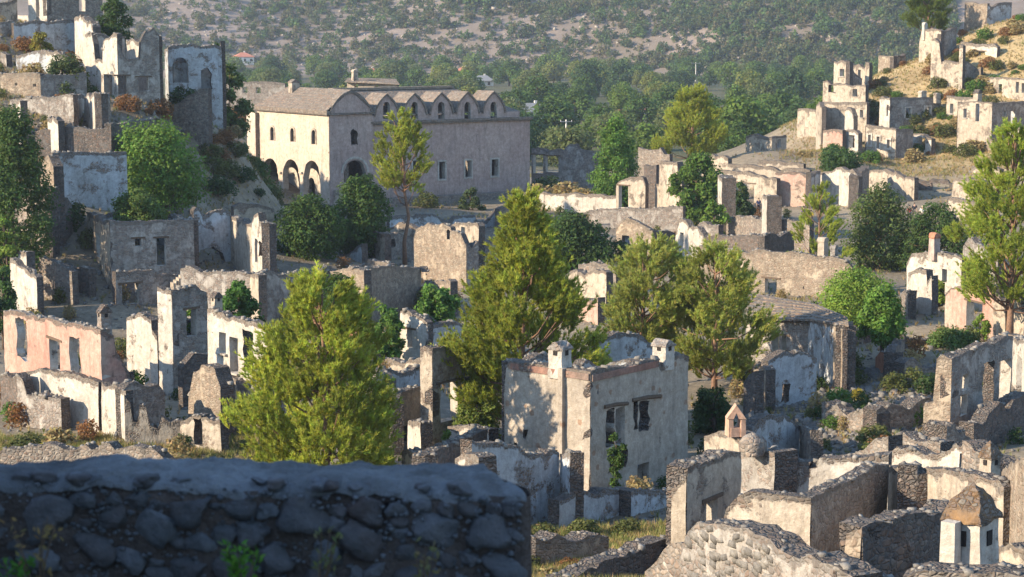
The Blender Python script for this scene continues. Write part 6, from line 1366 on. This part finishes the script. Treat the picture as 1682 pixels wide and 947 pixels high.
for a in [('rust', 108, 500, 44, 'rust-brown bush behind the pink house roofline', 118), ('rust', 140, 500, 40, 'rust-brown bush between pink house and grey house', 122), ('rust', 184, 496, 36, 'rust-brown bush under the grey house door', 128),
          ('green', 215, 505, 46, 'pale green bush beside the pink house chimney', 118), ('olive', 130, 520, 60, 'low grey-green bush close behind the pink house wall', 112),
          ('green', 20, 605, 44, 'grassy green clump at the pink house outer corner', 108), ('olive', 228, 615, 40, 'small olive bush on rubble beside the pink house', 104), ('olive', 404, 630, 34, 'small olive bush under the torn gap', 100),
          ('yellow', 78, 722, 44, 'yellow flowering bush below the pink house', 97), ('yellow', 130, 716, 30, 'small yellow bush next to a rusty one', 97), ('rust', 184, 712, 30, 'rusty bush beside the small yellow bush', 97),
          ('olive', 40, 706, 60, 'wide olive weed clump beside the dark garden wall', 98), ('straw', 100, 702, 50, 'straw-coloured dry bush under the pink house wall', 100), ('yellow', 228, 742, 50, 'yellow-green bush beside the rubble wall', 89),
          ('olive', 360, 742, 70, 'olive bush at the foot of the yellow-green pine', 90), ('straw', 280, 722, 60, 'dry straw clump below the heap-like stump', 94), ('olive', 170, 740, 46, 'grey-olive weed clump on the rubble wall', 90),
          ('straw', 72, 204, 26, 'dry tuft on the hillside room ledge', 168), ('olive', 112, 196, 22, 'olive tuft inside the hillside room', 171), ('straw', 132, 192, 28, 'straw bush at the white inner corner', 171),
          ('rust', 260, 168, 46, 'rusty bush below the gaping two-storey hillside house', 186), ('rust', 210, 180, 40, 'brown bush on slope under the two-storey house', 181), ('rust', 345, 172, 46, 'brown shrub on slope beside the square ruin', 200), ('darkg', 300, 130, 50, 'dark shrub inside the arch of the square ruin', 195),
          ('rust', 40, 66, 40, 'brown bush on the terrace below the topmost house', 200), ('rust', 100, 74, 60, 'wide rusty shrub on the terrace below the topmost house', 196), ('straw', 130, 78, 40, 'dry straw shrub by the jagged sunlit wall end', 194), ('straw', 50, 104, 50, 'dry grass clump above the tan retaining wall', 187), ('rust', 390, 182, 40, 'brown scrub behind the church corner pier', 262),
          ('darkg', 110, 400, 60, 'dark weeds in the shaded gully beside the grey house', 158), ('darkg', 100, 345, 60, 'dark weeds under the banded blue wall', 157), ('olive', 150, 372, 40, 'olive weeds behind the grey house', 156),
          ('olive', 350, 300, 44, 'thin weeds beside the round green tree', 185), ('yellow', 628, 434, 18, 'yellow flowering tuft near the bare pine trunk', 168),
          ('olive', 1490, 720, 50, 'grey-olive bush in the rubble yard', 86), ('green', 1378, 655, 50, 'bright green bush on the rubble below the roofed house', 110), ('green', 1370, 682, 44, 'deep green low bush in the rubble yard', 104), ('yellow', 1410, 648, 26, 'yellow-green tuft in the rubble yard', 112),
          ('green', 1505, 668, 60, 'low green growth before the tall crumbling shell', 104), ('rust', 1330, 735, 60, 'rusty dry bush behind the dark-topped wall', 80), ('rust', 1372, 732, 40, 'tall rusty weeds above the rubble wall', 80), ('olive', 1440, 690, 60, 'olive scrub in the middle of the rubble yard', 98), ('rust', 1300, 715, 40, 'brown weed clump beside the stone dome', 84),
          ('olive', 1350, 700, 40, 'dusty olive bush beside the buried plaster wall', 99), ('darkg', 1420, 660, 46, 'dark shrub on the rubble terrace line', 106), ('olive', 1470, 640, 50, 'pale olive bush on the stony yard below the salmon-red stub', 114), ('darkg', 1530, 640, 50, 'dark shrub beside the tan rubble corner', 112), ('olive', 1400, 615, 46, 'olive bush at the roofed house corner', 117),
          ('darkg', 1668, 745, 40, 'dark shrub under the crumbling shell', 90), ('green', 1655, 738, 18, 'small bright plant below the tall crumbling shell', 84),
          ('olive', 890, 880, 60, 'shaded weeds at the foot of the annexe', 76), ('olive', 960, 872, 60, 'grey weeds below the blotchy house', 77), ('yellow', 925, 884, 30, 'yellow weed tuft below the blotchy house', 74), ('olive', 1030, 870, 50, 'dusty weed clump under the low bluish wall', 77),
          ('straw', 900, 930, 50, 'dry bush beyond the end of the near parapet', 60), ('rust', 935, 900, 36, 'brown dry bush near the low diagonal wall', 66), ('straw', 1060, 885, 50, 'straw clump on the diagonal wall', 66), ('olive', 870, 905, 44, 'olive bush against the parapet end', 66),
          ('straw', 930, 305, 60, 'dry golden grass clump on the long cream wall', 240), ('straw', 965, 312, 50, 'golden grass clump near the bright dense tree', 236), ('darkg', 900, 312, 50, 'dark growth below the shaded grey house', 248), ('straw', 890, 308, 40, 'straw tuft at the church end', 244),
          ('olive', 700, 322, 40, 'weedy shrub at the church side wall foot', 236), ('darkg', 1010, 420, 70, 'dark shrub under the pointed gable', 178), ('olive', 420, 245, 24, 'bush at the church corner pier', 246)]:
    SB(a[0], a[1], a[2], a[3], a[4], a[5])
for a in [('darkg', 374, 205, 36, 'dark shrub on the steep bank below the square ruin'), ('olive', 386, 262, 40, 'olive shrub on the steep bank facing the church'), ('rust', 370, 236, 36, 'rusty shrub on the steep bank below the square ruin'), ('darkg', 394, 300, 44, 'dark shrub at the foot of the bank by the church'),
          ('olive', 374, 292, 40, 'grey-olive shrub halfway down the steep bank'), ('darkg', 358, 322, 56, 'wide dark shrub at the foot of the steep bank'), ('straw', 382, 226, 30, 'straw tuft at the top of the steep bank'), ('olive', 346, 262, 40, 'olive shrub above the round tree')]:
    SB(*a)
# golden slope of the dry hill
rr = np.random.default_rng(91); n_ = 0
labs = {'olive': 'olive rounded bush on the golden slope of the dry hill', 'straw': 'straw-coloured bush on the golden slope of the dry hill', 'rust': 'brownish bush on the golden slope of the dry hill', 'green': 'greener bush on the golden slope of the dry hill'}
for _ in range(250):
    px = rr.uniform(1290, 1690); py = rr.uniform(15, 268)
    ysil = np.interp(px, [1290, 1320, 1450, 1510, 1590, 1690], [205, 180, 98, 70, 18, 5])
    if py < ysil: continue
    p = on_ground(px, py, 235)
    if p.y > 330: continue
    k = rr.choice(['olive', 'straw', 'rust', 'green'], p=[.38, .3, .14, .18]); s = rr.uniform(.8, 2.6)
    shrub(k, (p.x, p.y, p.z - .05), s, labs[k], k + ' bushes of the golden hill', .7)
for _ in range(60):
    px = rr.uniform(-10, 430); py = rr.uniform(60, 330); p = on_ground(px, py, 155)
    if p.y > 290: continue
    k = rr.choice(['olive', 'rust', 'darkg', 'straw'], p=[.35, .25, .25, .15])
    shrub(k, (p.x, p.y, p.z - .05), rr.uniform(.6, 1.9), {'olive': 'olive bush on the steep shaded slope before the church', 'rust': 'rusty bush on the steep shaded slope before the church', 'darkg': 'dark green bush on the steep shaded slope before the church', 'straw': 'straw-dry bush on the steep shaded slope before the church'}[k], k + ' bushes of the steep slope', .7)
Vs, Fs, cs = [], [], []; b = 0
for k, cnt_ in (('olive', 170), ('straw', 110), ('darkg', 110), ('rust', 60)):
    D = rr.uniform(78, 232, cnt_); px = rr.uniform(-20, 1700, cnt_); x = (px - 841) / F * D; z = GZ(x, D); V0, F0, C0 = proto_tree(kinds[k][0], 1.0, 1.25, 420, .15, 560, prof=[(.08, .9), (.45, 1), (.8, .8), (1, .5)], nl=12)
    V, Fc, cc = joined(V0, F0, C0, np.stack([x, D, z - .04], 1), rr.uniform(0, 6.28, cnt_), rr.uniform(.4, 1.3, cnt_)); Vs.append(V); Fs.append(Fc + b); b += len(V); cs.append(cc)
wd_ = obj('weeds', npmesh('weeds', np.concatenate(Vs), np.concatenate(Fs), MT['leaf'], col=np.concatenate(cs)), kind='stuff'); tag(wd_, 'mixed weeds growing over the open ground between the ruins', 'weeds')
# ------------------------------------------------------------------ grass and loose rubble (uncountable)
N = 42000; D = 50 + 250 * rr.uniform(0, 1, N) ** 0.8; px = rr.uniform(-60, 1750, N); x = (px - 841) / F * D; z = GZ(x, D)
w_ = np.clip(0.25 + vnoise(x, D, 11, 60) * 1.4 + vnoise(x, D, 4, 61) + (x > 42) * (D > 225) * 0.7 + (x < -22) * (D > 160) * .5, 0, 1); ok = rr.uniform(0, 1, N) < w_; x, D, z = x[ok], D[ok], z[ok]
for (a0, a1, d0, d1, m_) in ((-20, 430, 86, 103, 5200), (850, 1120, 56, 80, 3200), (1230, 1560, 78, 120, 500), (846, 1010, 234, 250, 1500), (1280, 1690, 238, 312, 6000), (-20, 430, 160, 250, 4500), (300, 700, 100, 150, 2500)):
    dd_ = rr.uniform(d0, d1, m_); xx_ = (rr.uniform(a0, a1, m_) - 841) / F * dd_; x = np.concatenate([x, xx_]); D = np.concatenate([D, dd_]); z = np.concatenate([z, GZ(xx_, dd_)])
cpt = np.stack([x, D, z - .02], 1); n_ = len(x)
Vg, Fg = needle_tris(cpt, np.tile([0, 0, 1.0], (n_, 1)), 0.42, 9, rr, 0.55, 0.026)
gm_ = np.where(D < 105, .45, .72); gcol = np.where((rr.uniform(0, 1, n_) < gm_)[:, None], tint((0.36, 0.27, 0.12), n_, rr), tint((0.19, 0.20, 0.06), n_, rr))
g_ = obj('dry_grass', npmesh('dry_grass', Vg, Fg, MT['straw'], col=np.repeat(gcol, 9, 0)), kind='stuff'); tag(g_, 'dry straw-coloured grass growing over the ground between the ruins', 'grass')
N = 15000; D = 50 + 200 * rr.uniform(0, 1, N) ** 0.9; px = rr.uniform(-60, 1750, N)
hot = rr.uniform(0, 1, N) < .3; lft = (~hot) & (rr.uniform(0, 1, N) < .2); px[lft] = rr.uniform(-40, 420, lft.sum()); D[lft] = rr.uniform(160, 250, lft.sum()); px[hot] = rr.uniform(1235, 1560, hot.sum()); D[hot] = rr.uniform(78, 122, hot.sum())
x = (px - 841) / F * D; z = GZ(x, D); ok = rr.uniform(0, 1, N) < np.clip(.35 + vnoise(x, D, 9, 63) * 1.8 + hot * .6 + lft * .3, 0, 1); n_ = ok.sum()
wr_ = np.array(RUB); wp_ = np.stack([wr_[:, 0], wr_[:, 1], GZ(wr_[:, 0], wr_[:, 1]) + .03], 1)
rb = obj('loose_rubble', rubble_mesh('loose_rubble', np.concatenate([np.stack([x[ok], D[ok], z[ok] + .02], 1), wp_]), np.concatenate([np.clip(rr.lognormal(-2.1, .5, n_), .04, .42), wr_[:, 2]]), MT['stone'], rr), kind='stuff'); tag(rb, 'loose fallen stones littering the ground between the ruins', 'rubble')
# ------------------------------------------------------------------ foreground parapet
_bm = bmesh.new(); bmesh.ops.create_icosphere(_bm, subdivisions=3, radius=1); I2V = np.array([v.co[:] for v in _bm.verts]); I2F = np.array([[v.index for v in f.verts] for f in _bm.faces]); _bm.free()
def big_stone(seed):
    r_ = np.random.default_rng(seed); v = np.sign(I2V) * np.abs(I2V) ** 0.8; o = r_.uniform(-50, 50, 3)
    d = np.array([noise.fractal(Vector(q * 1.1 + o), 0.8, 2.2, 5) for q in I2V]) * 0.26 
    for _ in range(5):                                                 # knock flat facets off
        nrm = rsph(1, r_)[0]; h_ = r_.uniform(.55, .85); t_ = v @ nrm; v = v - np.clip(t_ - h_, 0, None)[:, None] * nrm[None]
    v = v * (1 + d[:, None]) + np.array([noise.noise(Vector(q * 5 + o)) for q in I2V])[:, None] * I2V * 0.07
    return npmesh('stone', v, I2F, MT['stone_fg'], smooth=False)
BIG = [big_stone(900 + i) for i in range(9)]
fg = empty('foreground_parapet', 'shaded blurred rubble wall with mortar-capped top, closest wall of all', 'wall', (-1.5, 10.2, gz(-1.5, 10.2)))
ZT = P(400, 760, 10.62).z
def topline(px): return 0
fa = V2(P(-420, 800, 10.42)); fb = V2(P(856, 815, 9.98)); ba = V2(P(-420, 760, 10.95)); bb = V2(P(792, 760, 10.55))
e = (fb - fa).normalized(); Lf = (fb - fa).length; nf = Vector((e.y, -e.x))
# core: front face + capped top + rounded end, as one displaced shell
path = [fa + e * (Lf * k / 90) for k in range(91)] + [fb + Vector((.05, .07)), fb + Vector((.03, .22)), fb.lerp(bb, .55) + Vector((.06, .04)), bb + Vector((.04, -.03))] + [bb.lerp(ba, k / 40) for k in range(41)]
zl = [-4.6, -4.2] + [-3.9 + 0.09 * k for k in range(17)]; zl = [z_ for z_ in zl if z_ < ZT - .08] + [ZT - .085, ZT - .045]
V = []; nP = len(path)
cen = (fa + fb + ba + bb) / 4
for j, z_ in enumerate(zl):
    for i, q in enumerate(path):
        nn = noise.fractal(Vector((q.x * 3, q.y * 3, z_ * 3)), .9, 2.0, 4) * (.035 if j < len(zl) - 1 else .015)
        if i < 91: off = nf * nn
        else: off = Vector((nn, nn)) * .5
        if j == len(zl) - 1: off = off - (nf * .03 if i < 91 else Vector((0, 0)))
        V.append((q.x + off.x, q.y + off.y, z_ + noise.noise(Vector((q.x * 2.5, q.y * 2.5, 7))) * .03 * (j > len(zl) - 3)))
Fc = [(j * nP + i, j * nP + i + 1, (j + 1) * nP + i + 1, (j + 1) * nP + i) for j in range(len(zl) - 1) for i in range(nP - 1)]
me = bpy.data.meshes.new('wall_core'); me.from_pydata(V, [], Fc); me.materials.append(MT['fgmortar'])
for p_ in me.polygons: p_.use_smooth = True
obj('wall_core', me, fg)
# mortar cap: fine grid between near and far edge
nu, nv = 320, 26; V = []
for j in range(nv + 1):
    for i in range(nu + 1):
        u, v_ = i / nu, j / nv; a_ = fa.lerp(fb + Vector((.03, 0.03)), u); b_ = ba.lerp(bb + Vector((.02, 0)), u); q = a_.lerp(b_, v_)
        edge = min(v_, 1 - v_, (1 - u) * 12); drop = .05 * (1 - min(1, edge / .16)) ** 2
        h_ = noise.fractal(Vector((q.x * 2.2, q.y * 2.2, 1.5)), .8, 2.1, 5) * .06 + noise.noise(Vector((q.x * .6, 0, 4))) * .03 + noise.fractal(Vector((q.x * 9, q.y * 9, 2)), .8, 2.1, 4) * .016
        if v_ == 0: q = q + nf * (.02 + .03 * noise.noise(Vector((q.x * 5, 2, 2))))
        V.append((q.x, q.y, ZT + h_ * .8 - drop + .012))
row0 = [(x_ + nf.x * .004, y_ + nf.y * .004, z_ - .025 - .02 * noise.noise(Vector((x_ * 6, 3, 1)))) for x_, y_, z_ in V[:nu + 1]]; V = row0 + V; nv += 1
Fc = [(j * (nu + 1) + i, j * (nu + 1) + i + 1, (j + 1) * (nu + 1) + i + 1, (j + 1) * (nu + 1) + i) for j in range(nv) for i in range(nu)]
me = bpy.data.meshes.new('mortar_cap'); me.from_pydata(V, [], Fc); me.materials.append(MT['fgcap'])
for p_ in me.polygons: p_.use_smooth = True
obj('mortar_cap', me, fg)
placed = []; r3 = random.Random(5); cnt = 0; tries = 0
while cnt < 280 and tries < 40000:
    tries += 1; s = (r3.uniform(.10, .16) if tries < 120 else r3.uniform(.08, .13) if tries < 1200 else r3.uniform(.045, .08))
    u = r3.uniform(Lf * .28, Lf - .04); z_ = r3.uniform(ZT - .85, ZT - .07 - s * .5)
    if any(abs(u - a_) < (s + c_) * .84 and abs(z_ - b_) < (s + c_) * .64 for a_, b_, c_ in placed): continue
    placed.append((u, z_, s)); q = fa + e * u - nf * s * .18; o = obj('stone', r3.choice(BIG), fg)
    o.location = (q.x, q.y, z_); o.scale = (s * 1.12, s * .62, s * r3.uniform(.68, .9)); o.rotation_euler = (r3.uniform(-.25, .25), r3.uniform(-.35, .35), math.atan2(e.y, e.x) + r3.choice((0, math.pi)) + r3.uniform(-.25, .25)); cnt += 1
pts, szs = [], []
for _ in range(1500):
    u = r3.uniform(Lf * .25, Lf); z_ = r3.uniform(ZT - .85, ZT - .03); q = fa + e * u + nf * r3.uniform(-.01, .015); pts.append((q.x, q.y, z_)); szs.append(r3.uniform(.006, .022))
for _ in range(30):
    u = r3.uniform(Lf * .3, Lf - .1); q = fa + e * u - nf * r3.uniform(.0, .12); s = r3.uniform(.03, .07); o = obj('stone', r3.choice(BIG), fg); o.location = (q.x, q.y, ZT - .01); o.scale = (s * 1.2, s, s * .55); o.rotation_euler = (r3.uniform(-.3, .3), r3.uniform(-.3, .3), r3.uniform(0, 6.28))
obj('pebble_fill', rubble_mesh('pebble_fill', pts, szs, MT['stone_fg']), fg, 'stuff')
# weeds rooted on the ledge in front of the parapet
def weed(label, px, py, hgt, seed, col, D=9.3, n=110):
    r_ = np.random.default_rng(seed); p = P(px, py, D); t_ = empty('wall_weed', label, 'plant', (p.x, p.y + .12, p.z - hgt - .25)); m = MB(); Vs = []; ds = []
    for k in range(7):
        a_ = r_.uniform(0, 6.28); tip = (math.cos(a_) * .13 * hgt / .3, -.1 + math.sin(a_) * .05, hgt * r_.uniform(.7, 1.1) + .25); m.tube([(0, .05, 0), (tip[0] * .4, tip[1] * .5, tip[2] * .55), tip], [.005, .004, .002], 5)
        for _ in range(n // 7):
            f = r_.uniform(.45, 1); Vs.append(np.array(tip) * f + r_.normal(0, .018, 3)); ds.append(np.array([r_.normal(), r_.normal(), .8]))
    o = m.build('stem', MT['bark'], t_); LOCAL.add(o.name); V_, F_ = leaf_quads(np.array(Vs), np.array(ds), .045, r_, .4)
    o = obj('leaves', npmesh('leaves', V_, F_, MT['leaf'], col=tint(col, len(Vs), r_)), t_); LOCAL.add(o.name)
weed('bright green leafy weed in front of the near parapet', 395, 900, .16, 1, (.10, .22, .03), n=200)
weed('green weed sprig rooted low against the near parapet', 22, 925, .14, 2, (.08, .18, .03), n=170)
weed('thin dry weed stalk with orange tint before the near parapet', 48, 850, .28, 3, (.25, .17, .07), n=60)
weed('thin dry weed stalk with greenish tint before the near parapet', 520, 880, .22, 4, (.14, .15, .06), n=50)
weed('sparse dry weed at the end of the near parapet', 690, 900, .2, 5, (.17, .15, .07), n=50)
# unseen house shell, added beside the viewpoint to throw shade on the parapet
h = free('ruined_house', 'tall stone house shell beside the viewpoint that shades the near parapet', (-7.6, 5.5, gz(-7.6, 5.5)))
wall(h, (-7.3, 10.3), (-7.9, -1.5), [(0, 2.6), (4, 3.0), (8, 3.1), (11.8, 2.8)], mats4(('grey', 'rub')), th=.6, jag=.15, cap=0, ops=[], cell=.5)
wall(h, (-13.5, -1.2), (-8.6, -1.6), [(0, 2.4), (4.9, 2.8)], mats4(('grey', 'rub')), th=.6, jag=.15, cap=0, cell=.5)
wall(h, (-8.0, 10.2), (-13.4, 10.6), [(0, 2.4), (5.4, 1.2)], mats4(('grey', 'rub')), th=.6, jag=.25, cap=0, cell=.5)
# ------------------------------------------------------------------ visitors
def person(label, px, py, D, shirt, pants, rz=0, pose='stand', hair=(.02, .015, .012), hat=None):
    p = Vector(gp(px, py, D)); t_ = empty('person', label, 'person', (p.x, p.y, p.z + .04)); t_.rotation_euler = (0, 0, rz)
    sit = pose == 'sit'; st = .18 if pose == 'walk' else .02
    hip = .50 if sit else .92
    J = {'pel': (0, 0, hip), 'ch': (0, .02, hip + .38), 'nk': (0, 0, hip + .55), 'hd': (0, -.015, hip + .68), 'hdt': (0, -.01, hip + .80), 'ns': (0, -.115, hip + .675)}
    for s, n_ in ((-1, 'l'), (1, 'r')):
        J['sh' + n_] = (s * .19, 0, hip + .48); J['el' + n_] = (s * .26, -.04 * s * (pose == 'walk') + .03, hip + .20); J['wr' + n_] = (s * .25, -.12, hip - .03); J['hn' + n_] = (s * .245, -.15, hip - .13)
        J['hp' + n_] = (s * .10, 0, hip - .04)
        if sit: J['kn' + n_] = (s * .13, -.42, hip + .02); J['an' + n_] = (s * .13, -.46, .07); J['ft' + n_] = (s * .13, -.64, .03)
        else: J['kn' + n_] = (s * .11, -st * s - .03, .50); J['an' + n_] = (s * .11, -st * 1.2 * s + .03, .08); J['ft' + n_] = (s * .13, -st * 1.2 * s - .13, .035)
    E = [('pel', 'ch'), ('ch', 'nk'), ('nk', 'hd'), ('hd', 'hdt'), ('hd', 'ns')]
    for n_ in 'lr': E += [('ch', 'sh' + n_), ('sh' + n_, 'el' + n_), ('el' + n_, 'wr' + n_), ('wr' + n_, 'hn' + n_), ('pel', 'hp' + n_), ('hp' + n_, 'kn' + n_), ('kn' + n_, 'an' + n_), ('an' + n_, 'ft' + n_)]
    Rr = {'pel': .13, 'ch': .14, 'nk': .055, 'hd': .085, 'hdt': .075, 'ns': .015}
    for n_ in 'lr': Rr.update({'sh' + n_: .062, 'el' + n_: .045, 'wr' + n_: .032, 'hn' + n_: .036, 'hp' + n_: .095, 'kn' + n_: .062, 'an' + n_: .045, 'ft' + n_: .04})
    def grow(name, edges, grow_, mat, root):
        ks = []
        for a_, b_ in edges:
            for k_ in (a_, b_):
                if k_ not in ks: ks.append(k_)
        me = bpy.data.meshes.new(name); me.from_pydata([J[k_] for k_ in ks], [(ks.index(a_), ks.index(b_)) for a_, b_ in edges], []); o = obj(name, me, t_); LOCAL.add(o.name)
        md = o.modifiers.new('skin', 'SKIN'); md.use_smooth_shade = True
        sv = me.skin_vertices[0].data if me.skin_vertices else None
        if sv is None:
            bm_ = bmesh.new(); bm_.from_mesh(me); bm_.verts.layers.skin.verify(); bm_.to_mesh(me); bm_.free(); sv = me.skin_vertices[0].data
        for i, k_ in enumerate(ks): r_ = Rr[k_] * grow_; sv[i].radius = (r_, r_); sv[i].use_root = (k_ == root)
        o.modifiers.new('sub', 'SUBSURF').levels = 1; o.modifiers['sub'].render_levels = 1; me.materials.append(mat); return o
    def cm(c):
        k_ = 'cloth%.2f_%.2f_%.2f' % c
        if k_ not in MT: m_plain(k_, c, .9, .12, 20, .1)
        return MT[k_]
    grow('body', E, 1.0, cm((.42, .27, .19)), 'pel')
    grow('shirt', [('pel', 'ch')] + [x for n_ in 'lr' for x in (('ch', 'sh' + n_), ('sh' + n_, 'el' + n_))], 1.16, cm(shirt), 'pel')
    grow('trousers', [x for n_ in 'lr' for x in (('pel', 'hp' + n_), ('hp' + n_, 'kn' + n_), ('kn' + n_, 'an' + n_))], 1.15, cm(pants), 'pel')
    V_ = I2V[I2V[:, 2] > -.15]; idx = {i: k_ for k_, i in enumerate(np.where(I2V[:, 2] > -.15)[0])}; Fh = [[idx[a_] for a_ in f] for f in I2F if all(a_ in idx for a_ in f)]
    hd = np.array(J['hd']); me = npmesh('hair', V_ * np.array([.098, .105, .12]) + hd + np.array([0, .02, .03]), Fh, cm(hat or hair), smooth=True); o = obj('hair' if not hat else 'hat', me, t_); LOCAL.add(o.name)
person('person in purple top walking beside the pink plastered wall', 1320, 352, 214, (.22, .06, .38), (.03, .03, .04), .5, 'walk')
person('person in yellow top next to the one in purple', 1332, 356, 212, (.6, .42, .05), (.05, .05, .07), -.4, 'walk')
person('person in dark blue standing in the shaded court', 1246, 342, 222, (.03, .04, .10), (.03, .03, .04), .2)
person('person in dark red shirt in the tourist group', 1494, 348, 214, (.30, .05, .05), (.06, .06, .08), .4, 'walk')
person('person in black shirt within the tourist group', 1502, 346, 216, (.03, .03, .035), (.16, .14, .12), -.2)
person('person in white top with pale hat in the tourist group', 1515, 350, 213, (.7, .66, .6), (.25, .2, .15), .1, 'walk', hat=(.6, .5, .35))
person('person in dark clothes and blue jeans apart from the tourist group', 1546, 348, 214, (.03, .03, .04), (.10, .16, .28), -.5, 'walk')
person('person sitting in red top by the shaded grey house', 944, 288, 250, (.38, .10, .10), (.05, .05, .07), -.6, 'sit')
# metal gate in the terrace wall
p0_, p1_ = P(946, 368, 210), P(967, 368, 209.4); t_ = empty('metal_gate', 'small rusty barred gate in the tall shaded terrace wall', 'gate', tuple((p0_ + p1_) / 2)); 
for k in range(9):
    q = p0_.lerp(p1_, k / 8); m = MB(); m.box((q.x, q.y - .05, q.z + .55), (.05, .05, 1.15)); m.build('bar', MT['wood'], t_)
for zz_ in (.05, 1.05):
    m = MB(); m.tube([(p0_.x, p0_.y - .1, p0_.z + zz_), (p1_.x, p1_.y - .1, p1_.z + zz_)], .035, 6); m.build('rail', MT['wood'], t_)
finish_parents()
# ------------------------------------------------------------------ air
hz_ = MB(); hz_.box((0, 790, 120), (3100, 2200, 520)); t = NT('mat_haze'); t.t.nodes.remove(t.b)
pv = t.n('ShaderNodeVolumePrincipled'); pv.inputs['Color'].default_value = (0.75, 0.84, 1.0, 1); pv.inputs['Density'].default_value = 0.00015; pv.inputs['Anisotropy'].default_value = 0.2
t.l(pv.outputs[0], t.out.inputs['Volume'])
haze = hz_.build('haze', t.mat); haze['kind'] = 'stuff'
